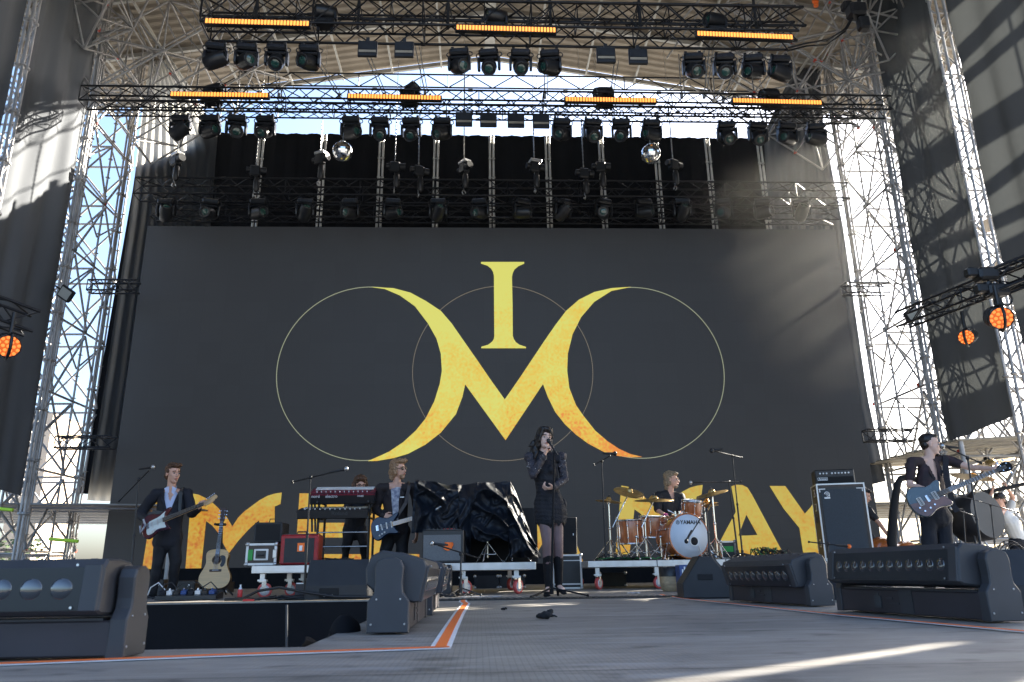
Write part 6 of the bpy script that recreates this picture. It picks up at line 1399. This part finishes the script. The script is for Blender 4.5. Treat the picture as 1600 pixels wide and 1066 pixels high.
# ---------------------------------------------------------------- acoustic guitar on stand
def acoustic():
    C_ = W(337, 890, 10.6); tip = W(348, 806, 10.75); t = thing('acoustic_guitar', 'acoustic guitar with pale spruce top standing upright on a guitar stand', 'acoustic guitar', C_, rot=place(C_, tip, (.1, -1, .12))); Z = (0, 0, 1)
    o = [(-.245, 0), (-.243, .08), (-.225, .145), (-.175, .188), (-.11, .200), (-.05, .185), (.01, .152), (.06, .134), (.11, .130), (.17, .142), (.22, .140), (.25, .11), (.262, .05), (.263, 0)]
    o = o+[(x, -y) for x, y in o[-2:0:-1]]; so = smooth2(o, 2)
    b = MB(); b.prism([V((x, y, -.10)) for x, y in so], Z, .103, 0, True, .0); b.build('sides', 'rosewood', t)
    b = MB(); b.prism([V((x, y, .003)) for x, y in so], Z, .006, 0, False, .002); b.build('soundboard', 'spruce', t)
    b = MB(); b.lathe([(.05, 0), (.05, .003), (.0001, .003)], (.125, 0, .0095), Z, 24); b.build('soundhole', 'rosewood', t); b = MB(); b.torus((.125, 0, .011), .057, .004, Z, 24, 5); b.build('rosette', 'case_brown', t)
    b = MB(); b.prism([V((x, y, .0095)) for x, y in smooth2([(.165, -.035), (.185, -.06), (.17, -.105), (.10, -.115), (.04, -.098), (.025, -.065), (.06, -.045), (.085, -.062), (.13, -.064)], 1)], Z, .003); b.build('pickguard', 'black_plastic', t)
    b = MB(); b.box((-.015, 0, .014), (.030, .15, .010), 0, None, .003); b.box((-.012, 0, .020), (.005, .08, .006), 1); b.build('bridge', ['rosewood', 'white_paint'], t)
    b = MB(); b.prism([V(p) for p in ((.18, -.027, -.008), (.18, .027, -.008), (.63, .021, -.008), (.63, -.021, -.008))], Z, .022, 0, False, .004); n_ = b.build('neck', 'rosewood', t)
    b = MB(); b.prism([V(p) for p in ((.175, -.0275, .0145), (.175, .0275, .0145), (.63, .0215, .0145), (.63, -.0215, .0145))], Z, .004); b.build('fretboard', 'fret', n_)
    b = MB()
    for k in range(1, 20): b.box((-.012+.645*(.5**(k/12)) if False else .63-(.645*(1-.5**(k/12))), 0, .0195), (.003, .048, .002))
    b.build('frets', 'chrome', n_)
    b = MB(); b.prism([V((x, y, -.012)) for x, y in ((.63, .022), (.655, .032), (.82, .036), (.825, 0), (.82, -.036), (.655, -.032), (.63, -.022))], Z, .016, 0, False, .003); h = b.build('headstock', 'rosewood', t)
    for k in range(3):
        for s in (-1, 1): b = MB(); b.tube((.68+.05*k, s*.024, .004), (.68+.05*k, s*.024, .014), .004, n=6); b.box((.68+.05*k, s*.048, -.006), (.014, .018, .008), 0, None, .003); b.build('tuner', 'chrome', h)
    b = MB()
    for k in range(6): y = -.024+.0096*k; b.tube((-.012, y, .024), (.64, y*.75, .020), .0011, n=4)
    b.build('strings', 'steel', t)
    base = G0(343, 933, 10.95); s = thing('guitar_stand', 'black stand behind and under the acoustic guitar', 'guitar stand', base); T = W(347, 820, 10.85)-base
    b = MB(); b.tube((0, 0, .15), T, .014, n=8); b.build('post', 'black_metal', s)
    b = MB(); b.box(T+V((0, -.03, 0)), (.13, .05, .035), 0, None, .01)
    for sx in (-1, 1): b.box(T+V((sx*.055, -.09, .0)), (.025, .10, .03), 0, None, .008)
    b.build('yoke', 'black_plastic', s)
    for th in (-.6, -2.5, 1.57): b = MB(); b.tube((0, 0, .18), (.26*math.cos(th), .26*math.sin(th), .012), .012, n=6); b.build('leg', 'black_metal', s)
    for sx in (-1, 1): b = MB(); b.path([(0, 0, .17), (sx*.12, -.16, .10), (sx*.14, -.34, .10), (sx*.14, -.36, .15)], .011, 6); b.build('cradle_arm', 'black_metal', s)
acoustic()
# ---------------------------------------------------------------- small gear on the left floor
t = thing('pedal_board', 'long black pedal board with chrome pedals and cables at the left stage edge', 'pedal board', G0(295, 940, 9.0), R(3))
b = MB(); b.prism([V((x, y, z)) for x, y, z in ((-.32, -.14, .01), (-.32, .16, .01), (-.32, .16, .09), (-.32, -.14, .05))], (1, 0, 0), .64); b.build('board', 'case_black', t)
rnd = random.Random(8)
for k in range(8):
    b = MB(); x_ = -.28+.075*k; b.box((x_, .0, .085), (.06, .10, .045), 0, Matrix.Rotation(.12, 3, 'X'), .006); b.lathe([(.012, 0), (.010, .02)], (x_, -.03, .105), (0, 0, 1), 8); b.lathe([(.007, 0), (.007, .018)], (x_-.015, .03, .112), (0, 0, 1), 6, 1); b.build('pedal', [('suit_navy', 'badge', 'black_plastic', 'plastic_blue')[k % 4], 'chrome'], t)
for k in range(5):
    b = MB(); x_ = -.45+.14*k; b.path([(x_, .02, .06), (x_+.03, 0, .14+.03*(k % 2)), (x_+.10, .02, .19), (x_+.17, .03, .12), (x_+.19, .02, .06)], .007, 6); b.build('patch_cable', 'badge' if k == 0 else 'cable', t)
for px, py, lab, w, h, m_ in ((244, 936, 'small silver amplifier head behind the legs of the man in the navy suit', .24, .22, 'grille'), (292, 932, 'small black box with a white dot left of the acoustic guitar', .27, .20, 'case_black')):
    t = thing('amplifier_box', lab, 'amplifier', G0(px, py, 11.6)); b = MB(); b.box((0, 0, h/2), (w, .22, h), 0, None, .01); b.build('cabinet', 'case_black', t); b = MB(); b.box((0, -.113, h*.55), (w-.05, .006, h*.5)); b.lathe([(.018, 0), (.018, .008)], (w*.2, -.118, h*.65), (0, -1, 0), 10, 1); b.build('front_panel', [m_, 'badge'], t)
t = thing('bottle', 'small red bottle with white cap standing before the left castor', 'bottle', G0(374, 940, 9.1)); b = MB(); b.lathe([(.024, 0), (.027, .01), (.027, .09), (.022, .105)], n=12); b.build('bottle_body', 'red_plastic', t); b = MB(); b.lathe([(.021, .105), (.018, .12), (.010, .13), (.010, .155)], n=12); b.build('cap', 'badge', t)
t = thing('power_box', 'grey brown box under the microphone stand by the stage edge', 'box', G0(474, 941, 8.95)); b = MB(); b.box((0, .02, .085), (.22, .18, .165), 0, None, .008); b.box((0, -.07, .16), (.20, .008, .012), 1); b.build('cabinet', ['batten_base', 'badge'], t); t.location.y += .12
t.location.z = 0
b = MB(); b.tube((0, 0, .0), (0, 0, .39), .055, n=16); b.lathe([(.055, .385), (.05, .40), (.02, .405)]); tag(b.build('upright_tube', 'speaker_black', None, G0(494, 938, 9.0)), 'black upright cylinder between the stand box and the wedge monitor', 'cylinder')
def wedge(label, c, rz, w=.62, d=.42, h=.40):
    t = thing('wedge_monitor', label, 'floor monitor', c, rz); o = [(-d*.5, 0), (d*.5, 0), (d*.5, h*.35), (d*.15, h), (-d*.10, h*.98), (-d*.5, h*.30)]
    b = MB(); b.prism([V((-w/2, y, z)) for y, z in o], (1, 0, 0), w, 0, False, .012); b.build('cabinet', 'speaker_black', t)
    p0, p1 = V((0, -d*.5, h*.30)), V((0, -d*.10, h*.98)); n = V((0, -(p1.z-p0.z), (p1.y-p0.y))).normalized(); m_ = (p0+p1)/2; q = Matrix((V((1, 0, 0)), n*-1, (p1-p0).normalized())).transposed()
    b = MB(); b.box(m_+n*.006, (w-.06, .010, (p1-p0).length-.04), 0, q, .003); b.build('grille', 'grille', t)
    for s in (-1, 1): b = MB(); b.box((s*(w/2+.002), .03, h*.5), (.006, .13, .05), 0, None, .002); b.build('side_handle', 'matte_black', t)
    return t
def rear_wedge(label, c, rz, w, h):
    t = wedge(label, c, rz, w, .44, h); b = MB(); b.box((.07, .222, h*.16), (.20, .012, .10), 0, None, .004); b.build('socket_panel', 'matte_black', t)
    for k in range(2): b = MB(); b.tube((.03+.08*k, .225, h*.15), (.03+.08*k, .26, h*.10), .014, n=8); b.build('plug', 'chrome', t)
    return t
rear_wedge('dark floor monitor seen from behind left of the catwalk lights', G0(530, 938, 8.6), R(180), .64, .40)
rear_wedge('second floor monitor half hidden behind the catwalk lights', G0(672, 925, 9.3), R(180), .5, .34)
wedge('wedge monitor seen from the side right of the drum riser', G0(1104, 936, 7.2), R(82), .50, .46, .36)
wedge('floor monitor in the shade at the right edge behind the large light bar', G0(1600, 960, 5.2), R(160), .6, .44, .34)
wedge('dark floor monitor between the two right light bars', G0(1345, 935, 6.3), R(150), .5, .40, .20)
t = thing('cable_drum', 'small round wooden topped drum on the floor under the right riser end', 'drum', G0(1050, 921, 9.6)); b = MB(); b.lathe([(.10, 0), (.125, .02), (.14, .10), (.14, .17)], n=24); b.build('wooden_bowl', 'wood_ply', t); b = MB(); b.lathe([(.142, .17), (.142, .28), (.12, .28)], n=24); b.build('smoked_cover', 'case_black', t)
t = thing('crate', 'blue and white crate on the floor beside the small wooden drum', 'crate', G0(1071, 927, 9.3)); b = MB(); b.box((0, 0, .15), (.15, .2, .30), 0, None, .006); b.build('box', 'plastic_blue', t); 
for k in range(4): b = MB(); b.box((-.04+.025*k, -.103, .17+.03*(k % 2)), (.015, .006, .16), 0); b.build('white_slot', 'badge', t)
for px, lab in ((595+30, 'left'), (395, 'right')): pass
for px, py, lab, w, h in ((535, 915, 'left', .5, .22), (760, 912, 'centre left', .4, .20), (800, 912, 'centre', .42, .20), (955, 915, 'right', .45, .22), (345, 925, 'far left', .3, .16)):
    t = case('equipment_case', f'dark case in the shade under the risers, {lab}', G0(px, py, 13.4), w, .4, h, m='case_black', edge='black_metal', handle=False)
# behind the singer
D = 11.9; s = px_m(D)
t = case('flight_case', 'black flight case with white edges behind the singer', G0(884, 916, D), 46*s, .5, .49, m='case_black', edge='white_paint', handle=False); b = MB(); b.box((0, -.252, .07), (46*s-.06, .006, .02)); b.box((0, -.252, .40), (46*s-.06, .006, .012)); b.build('trim_lines', 'white_paint', t)
t = thing('speaker_cabinet', 'tall black speaker cabinet on the flight case behind the singer', 'speaker', on(884, 860, D, .495)); b = MB(); b.box((0, 0, .27), (33*s, .36, .53), 0, Matrix.Rotation(R(1.5), 3, 'Y'), .012); b.build('cabinet', 'speaker_black', t); b = MB(); b.box((0, -.184, .27), (33*s-.03, .006, .50), 0, Matrix.Rotation(R(1.5), 3, 'Y')); b.box((.10, -.190, .28), (.012, .006, .03), 1); b.build('grille', ['matte_black', 'badge'], t)
# ---------------------------------------------------------------- bass rig
D = 12.2; s = px_m(D)
c = G0(1328, 912, D); rz = R(-14)
base = case('flight_case', 'low dark case under the tall bass cabinet', c, .72, .5, .36, rz, m='case_black', edge='aluminium', handle=False)
t = thing('bass_cabinet', 'tall bass speaker cabinet with dark blue grey grille in an open flight case', 'speaker', (c.x, c.y, .365), rz)
w, h, d = .72, W(1328, 755, D-.25).z-.365, .52
b = MB(); b.box((0, 0, h/2), (w-.01, d-.01, h-.01)); b.build('case_shell', 'case_brown', t)
b = MB(); e = .022
for x_ in (-1, 1):
    for y_ in (-1, 1): b.box((x_*(w/2-e/2), y_*(d/2-e/2), h/2), (e, e, h))
for z_ in (e/2, h-e/2):
    for y_ in (-1, 1): b.box((0, y_*(d/2-e/2-.0015), z_), (w-2*e, e, e-.003))
    for x_ in (-1, 1): b.box((x_*(w/2-e/2-.0015), 0, z_), (e, d-2*e, e-.003))
b.build('edging', 'aluminium', t)
b = MB(); b.box((.0, -d/2+.004, h*.49), (w-.09, .010, h-.09)); b.build('inner_frame', 'black_plastic', t)
b = MB(); b.box((.0, -d/2-.004, h*.48), (w-.14, .012, h-.14)); g_ = b.build('grille', 'grille_blue', t)
b = MB(); gz = h-.165; gx = -.215
b.torus((gx, -d/2-.014, gz), .034, .008, (0, 1, 0), 14, 5, 0, 0, 4.9); b.torus((gx, -d/2-.014, gz), .014, .006, (0, 1, 0), 10, 5); b.box((gx+.034, -d/2-.014, gz-.012), (.012, .008, .05)); b.box((gx, -d/2-.014, gz-.058), (.085, .006, .022)); b.build('badge', 'badge', t)
for sx in (-1, 1): b = MB(); b.box((sx*(w/2-.08), -d/2-.012, h-.085), (.10, .006, .012)); b.box((sx*(w/2-.045), -d/2-.012, h-.11), (.012, .006, .05)); b.build('corner_strip', 'badge', t)
for z_ in (.25, .80, 1.02): b = MB(); b.box((-w/2-.004, -.06, z_ if z_ < h else h-.2), (.012, .13, .12), 0, None, .006); b.box((-w/2-.010, -.06, z_ if z_ < h else h-.2), (.008, .08, .075), 1); b.build('latch', ['steel', 'black_plastic'], t)
b = MB(); b.torus((-w/2-.006, 0, h*.55), .07, .004, (1, 0, 0), 18, 4); b.box((-w/2-.006, 0, h*.55), (.006, .07, .04)); b.build('round_logo', 'grille', t)
t = thing('bass_amplifier', 'black bass amplifier head with silver blue knob panel on the tall cabinet', 'amplifier', (c.x-.02, c.y+.05, .365+h+.004), rz)
w2, h2 = .60, .23
b = MB(); b.box((0, 0, h2/2), (w2, .32, h2), 0, None, .015); b.build('cabinet', 'case_black', t)
b = MB(); b.box((0, -.162, h2*.74), (w2-.05, .006, h2*.36)); b.build('control_panel', 'grille', t)
b = MB()
for k in range(9): b.lathe([(.015, 0), (.012, .022)], (-.22+.05*k+(.03 if k > 2 else 0), -.165, h2*.74), (0, -1, 0), 8)
b.build('knobs', 'badge', t)
b = MB(); b.box((0, -.163, h2*.30), (w2-.06, .008, h2*.40)); b.build('grille', 'matte_black', t)
b = MB(); b.box((-.19, -.170, h2*.36), (.15, .004, .045)); b.build('badge_plate', 'badge', t); b = MB(); b.box((-.19, -.173, h2*.36), (.138, .004, .034)); b.build('badge_centre', 'matte_black', t)
text_mesh('Ampeg', .042, Matrix.Translation((-.19, -.177, h2*.36)) @ Matrix.Rotation(R(90), 4, 'X'), 'lettering', 'badge', t, .001, True)
b = MB(); b.box((0, -.150, .006), (w2-.02, .02, .010)); b.build('base_trim', 'aluminium', t)
# ---------------------------------------------------------------- double bass and things behind at the right
t = thing('double_bass', 'orange brown double bass lying on its side right of the bass cabinet', 'double bass', G0(1408, 908, 12.6), R(15))
o = [(-.52, 0), (-.50, .17), (-.40, .29), (-.25, .33), (-.12, .28), (-.02, .20), (.08, .19), (.18, .24), (.30, .25), (.42, .20), (.52, .08), (.55, 0)]
o = o+[(x_, -y_) for x_, y_ in o[-2:0:-1]]
q = Matrix.Rotation(R(-62), 3, 'X')
b = MB(); b.prism([q @ V((x_, y_, 0)) for x_, y_ in smooth2(o, 2)], q @ V((0, 0, 1)), .20, 0, True, .03); b.build('body', 'violin_wood', t, (0, 0, .36))
b = MB(); b.bar((.5, .05, .40), (1.05, .05, .46), .05, .05); b.build('neck', 'fret', t)
for s_ in (-1, 1): b = MB(); b.path([q @ V((.0+.03*k, s_*(.12+.02*math.sin(k)), .205))+V((0, 0, .36)) for k in range(5)], .008, 5); b.build('f_hole', 'matte_black', t)
b = MB(); P, Q = W(1393, 845, 12.2), W(1403, 752, 12.2); b.path([V((0, 0, -.6)), V((0, 0, 0)), (Q-P)*.5+V((-.02, 0, 0)), (Q-P)*.95, Q-P+V((.05, 0, .04)), Q-P+V((.20, 0, .06)), Q-P+V((.30, 0, .0))], [.05, .075, .065, .055, .05, .05, .03], 10)
tag(b.build('covered_pole', 'matte_black', None, P), 'black cloth covered pole with a bent top beside the bass cabinet', 'pole')
t = thing('covered_drum', 'large dark covered drum on a stand beside the crew man in white', 'drum', on(1540, 905, 13.0, 0)); b = MB(); b.lathe([(.36, -.25), (.40, -.22), (.41, .2), (.38, .26)], (0, 0, W(1540, 808, 13.).z), (.35, -1, .1), 28); b.build('shell', 'case_black', t)
for th in (-2.6, -.5, 1.6): b = MB(); b.tube((0, 0, .8), (.4*math.cos(th), .4*math.sin(th), .01), .018, n=6); b.build('leg', 'steel', t)
for px, py, r_, n_, lab in ((1548, 724, .38, (-.25, -.1, 1), 'upper'), (1520, 746, .33, (.2, -.05, 1), 'lower')): cymbal(f'{lab} large dark cymbal on the percussion set behind the bass player', W(px, py, 12.8), r_, n_)
stand('cymbal_stand', 'stand carrying the dark cymbals behind the bass player', on(1535, 905, 12.8, 0), W(1542, 726, 12.8), kink=.7, m='black_metal')
rr = random.Random(12)
for k, (px, py, w_, h_) in enumerate(((1425, 905, .5, .5), (1470, 906, .45, .65), (1500, 903, .4, .35), (1578, 905, .55, .55))):
    t = case('equipment_case', f'grey road case among the gear behind the bass player, {ORD[k]} from the left', on(px, py, 13.9+.2*k, 0), w_, .5, h_, rr.uniform(-.3, .3), m='case_black', edge='steel', handle=True)
for k, (px, py) in enumerate(((1440, 880), (1495, 876), (1585, 870))):
    t = thing('coiled_cable', f'hanging coil of black cable behind the bass player, {ORD[k]} from left', 'cable', W(px, py, 13.0))
    b = MB()
    for j in range(5): b.torus((rr.uniform(-.05, .05), 0, rr.uniform(-.04, .04)), .16+.02*j, .009, (rr.uniform(-.3, .3), 1, rr.uniform(-.2, .2)), 20, 5)
    b.build('loops', 'cable', t)
# ---------------------------------------------------------------- cables lying about
def heap(label, c, rx, ry, n, m, seed, h=.12, r=.007):
    rr = random.Random(seed); t = thing('cable_heap', label, 'cable', c)
    for k in range(n):
        b = MB(); a = rr.uniform(0, 6.28); x0_, y0_ = rr.uniform(-rx, rx)*.6, rr.uniform(-ry, ry)*.5; pts = []
        for j in range(12): th = a+j*.62; pts.append((x0_+rx*.38*math.cos(th)*rr.uniform(.6, 1.1), y0_+ry*.6*math.sin(th)*rr.uniform(.6, 1.1), max(r, h*rr.random()*(1-abs(x0_)/rx*.6))))
        ps = []
        for j in range(len(pts)-1):
            A_, B_ = V(pts[j]), V(pts[j+1])
            for u_ in (0, .33, .66): ps.append(A_.lerp(B_, u_))
        b.path(ps, r, 5); b.build('loop', m if k % 4 else 'cable_green' if 'drum' in label else m, t)
heap('tangle of black and green cables on the drum riser at its right end', on(1200, 868, 11.15, zD), .38, .2, 14, 'cable', 3, .17)
heap('black cables lying at the left stage edge before the red amplifier', G0(435, 940, 8.55), .6, .10, 9, 'cable', 5, .05, .009)
heap('tangled cables on the left riser at the feet of the keyboard stand', on(540, 884, 9.9, zL), .5, .15, 10, 'cable', 9, .10)
heap('tangled cables around the cymbal stand feet on the drum riser', on(985, 872, 11.1, zD), .5, .12, 9, 'cable', 15, .06)
heap('loose cables on the floor at the foot of the low stand by the left riser', G0(715, 935, 8.7), .22, .12, 6, 'cable', 21, .05)
b = MB(); b.path([V((-.7, 0, .02)), V((-.5, -.05, .03)), V((-.35, -.1, .10)), V((-.15, -.05, .13)), V((.1, .0, .08)), V((.4, .05, .03)), V((.8, .05, .02))], .014, 8)
tag(b.build('thick_cable', 'cable', None, G0(460, 943, 8.3)), 'thick black cable arching over the stage edge below the wedge monitor', 'cable')
b = MB(); b.box((0, 0, .012), (.11, .05, .024), 0, None, .008); tag(b.build('red_plug', 'red_plastic', None, G0(388, 944, 8.16)), 'red plug lying at the stage edge over the black skirt', 'plug')
b = MB(); b.tube((0, 0, 0), V(G(457, 945))*0+V((.18, -.5, -.95)), .012, n=6); tag(b.build('hanging_rod', 'grille', None, (W(448, 948, EDGE-.2).x, EDGE-.2, -.03)), 'thin grey rod leaning down in front of the black skirt', 'rod')
blob([('e', (0, 0, .10), (.07, .12, .10)), ('e', (-.05, .05, .0), (.07, .10, .06)), ('c', (-.06, 0, .03), .03, (-.08, -.1, -.2), .02)], .012, 'rolled_cloth', 'drape_black', None, 3, .02, 9).location = (-.60, 3.70, -.13)
tag(scene.objects['rolled_cloth'], 'bunched black cloth bundle at the catwalk edge left of the nearest light bar', 'cloth')
b = MB(); b.sheet(lambda u, v: (.34*(u-1), -.10+.5*v, -.16+.16*u**3+.02*math.sin(v*5+u*8)), 24, 12, 0, True, (0, 0, .012)); tag(b.build('loose_cloth', 'drape_black', None, (-.62, 3.05, .0)), 'loose flap of black cloth curling up at the front corner of the pit', 'cloth')
blob([('e', (0, 0, .018), (.035, .03, .020)), ('e', (.022, .01, .03), (.02, .022, .018)), ('e', (-.03, .012, .014), (.02, .03, .012)), ('c', (.02, 0, .02), .008, (.06, -.01, .012), .005)], .004, 'crumpled_tape', 'matte_black', None, 1, .006, 60).location = G(853, 967)
tag(scene.objects['crumpled_tape'], 'small crumpled scrap of black tape on the catwalk floor below the singer', 'litter')
blob([('e', (0, 0, .01), (.02, .014, .008)), ('e', (.015, .004, .012), (.01, .01, .007))], .003, 'small_scrap', 'matte_black', None, 1, .003, 90).location = G(787, 954)
tag(scene.objects['small_scrap'], 'tiny dark scrap on the catwalk floor near the orange tape', 'litter')
for px, py, w_, d_, lab in ((752, 933, .42, .05, 'flat white strip of tape on the floor between riser and singer'), (990, 928, .14, .05, 'small white paper on the floor in front of the drum riser'), (700, 931, .12, .08, 'crumpled white paper at the foot of the low microphone stand')):
    b = MB(); b.sheet(lambda u, v: (w_*(u-.5), d_*(v-.5), .004+.008*abs(math.sin(u*7+v*3))*(.3 if w_ > .3 else 1)), 10, 4, 0, False, (0, 0, .002)); tag(b.build('paper_strip', 'paper', None, G(px, py)), lab, 'paper')
# ---------------------------------------------------------------- beyond the stage
def canopy(label, c, w, d, z, tilt, m, slats, rz=0.):
    t = thing('canopy', label, 'canopy', (c[0], c[1], z), rz); b = MB(); q = Matrix.Rotation(tilt, 3, 'Y')
    for k in range(slats): b.box(q @ V((0, -d/2+d*(k+.5)/slats, .02*(k % 2))), (w, d/slats*.82, .03), 0, q)
    b.build('slatted_top', m, t)
    for sx in (-1, 1):
        for sy in (-1, 1): p = q @ V((sx*w/2*.95, sy*d/2*.95, 0)); b = MB(); b.tube(p, (p.x, p.y, -z-3), .05, n=8); b.build('post', 'galvanised', t)
for (px, py, Dk, w, d, m, lab, tl) in ((70, 806, 19, 9., 7., 'canopy_grey', 'low grey slatted canopy seen behind the left scaffold tower', .02), (1545, 705, 16.5, 4.2, 4.5, 'canopy_tan', 'tan slatted canopy beyond the right scaffold tower', -.05), (1405, 800, 20., 5., 6., 'canopy_tan', 'lower tan slatted canopy seen beside the bass cabinet', .0)):
    p = W(px, py, Dk); canopy(lab, (p.x, p.y), w, d, p.z, tl, m, 14)
p = W(112, 878, 30.); t = thing('container', 'blue and white boxes standing beyond the left scaffold near the ground', 'container', (p.x, 30., -3)); b = MB(); b.box((0, 0, 1.5), (2.4, 2, 3.2)); b.build('blue_box', 'blue_boat', t); b = MB(); b.box((-.5, -.2, 3.35), (2.2, 2, .4)); b.box((2.2, 0, 1.7), (1.6, 2, 3.0)); b.build('white_box', 'building_white', t)
p = W(62, 700, 40.); t = thing('building', 'tall tan building sliver seen through the left scaffold', 'building', (p.x+.5, 40, -3)); b = MB(); b.box((0, 0, 5.6), (1.5, 3, 11.2)); b.build('wall', 'building_tan', t)
for k in range(4): b = MB(); b.box((.2, -1.52, 3+2*k), (.4, .08, .9)); b.build('window', 'batten_glass', t)
p = W(25, 845, 34.); t = thing('tree', 'small green tree at the far left beyond the scaffold', 'tree', (p.x, 34, -3)); b = MB(); b.tube((0, 0, 0), (.1, 0, 3), .12, .06); b.build('trunk', 'case_brown', t); b = MB(); rr = random.Random(2)
for k in range(700):
    d_ = V((rr.gauss(0, 1), rr.gauss(0, 1), rr.gauss(0, 1))).normalized()*rr.random()**.4*1.4; c_ = V((0, 0, 3.8))+d_; n_ = V((rr.random()-.5, rr.random()-.5, rr.random()-.5)).normalized(); a_, b_, _ = frame(n_); s_ = .10; b.add([c_+a_*s_, c_+b_*s_*.6, c_-a_*s_, c_-b_*s_*.6], [(0, 1, 2, 3)])
b.build('crown', 'leaf', t)
t = thing('dark_cabinet', 'black cabinet with grey side standing on the left beyond the stage deck', 'cabinet', (W(70, 890, 15.5).x, 15.5, -.6)); b = MB(); b.box((0, 0, .45), (.55, .6, .9), 0, None, .02); b.build('front_half', 'case_black', t); b = MB(); b.box((.52, 0, .45), (.48, .6, .88), 0, None, .02); b.build('rear_half', 'canopy_grey', t)
for (a_, c_, lab) in (((0, 793), (20, 797), 'upper left'), ((100, 842), (122, 846), 'lower left')):
    P, Q = W(a_[0], a_[1], 14.), W(c_[0], c_[1], 14.); b = MB(); b.tube((-.25, 0, 0), Q-P, .03, n=8); tag(b.build('scaffold_tube', 'yellow_tube', None, P), f'short yellow green scaffold tube in the {lab} part of the left tower', 'tube')
# smoke drifting in the side light at right

# thin smoke in the side light at the right
def smoke(label, c, rad, dens, an):
    b = MB(); b.sphere((0, 0, 0), 1., 20, 12, 0, rad); m = bpy.data.materials.new('smoke'); m.use_nodes = True; t = m.node_tree; t.nodes.remove(t.nodes["Principled BSDF"])
    v = t.nodes.new("ShaderNodeVolumePrincipled"); v.inputs['Color'].default_value = (.88, .86, .80, 1); v.inputs['Anisotropy'].default_value = an
    tc = t.nodes.new("ShaderNodeTexCoord"); mp = t.nodes.new("ShaderNodeMapping"); mp.inputs['Scale'].default_value = tuple(1/r for r in rad)
    g = t.nodes.new("ShaderNodeTexGradient"); g.gradient_type = 'SPHERICAL'; n = t.nodes.new("ShaderNodeTexNoise"); n.inputs['Scale'].default_value = .45; n.inputs['Detail'].default_value = 2
    m1 = t.nodes.new("ShaderNodeMath"); m1.operation = 'MULTIPLY'; m2 = t.nodes.new("ShaderNodeMath"); m2.operation = 'MULTIPLY'; m2.inputs[1].default_value = dens*2
    L = t.links.new; L(tc.outputs['Object'], mp.inputs[0]); L(mp.outputs[0], g.inputs[0]); L(tc.outputs['Object'], n.inputs[0]); L(g.outputs['Fac'], m1.inputs[0]); L(n.outputs[0], m1.inputs[1]); L(m1.outputs[0], m2.inputs[0]); L(m2.outputs[0], v.inputs['Density'])
    L(v.outputs[0], t.nodes["Material Output"].inputs['Volume']); MAT['smoke'] = m; o = b.build('smoke', 'smoke', None, c); tag(o, label, 'smoke', None, 'stuff')
smoke('thin stage smoke lit by low sun in front of the right side of the video wall', (7.6, 14.2, 7.8), (3.8, 3.8, 4.8), .012, .6)
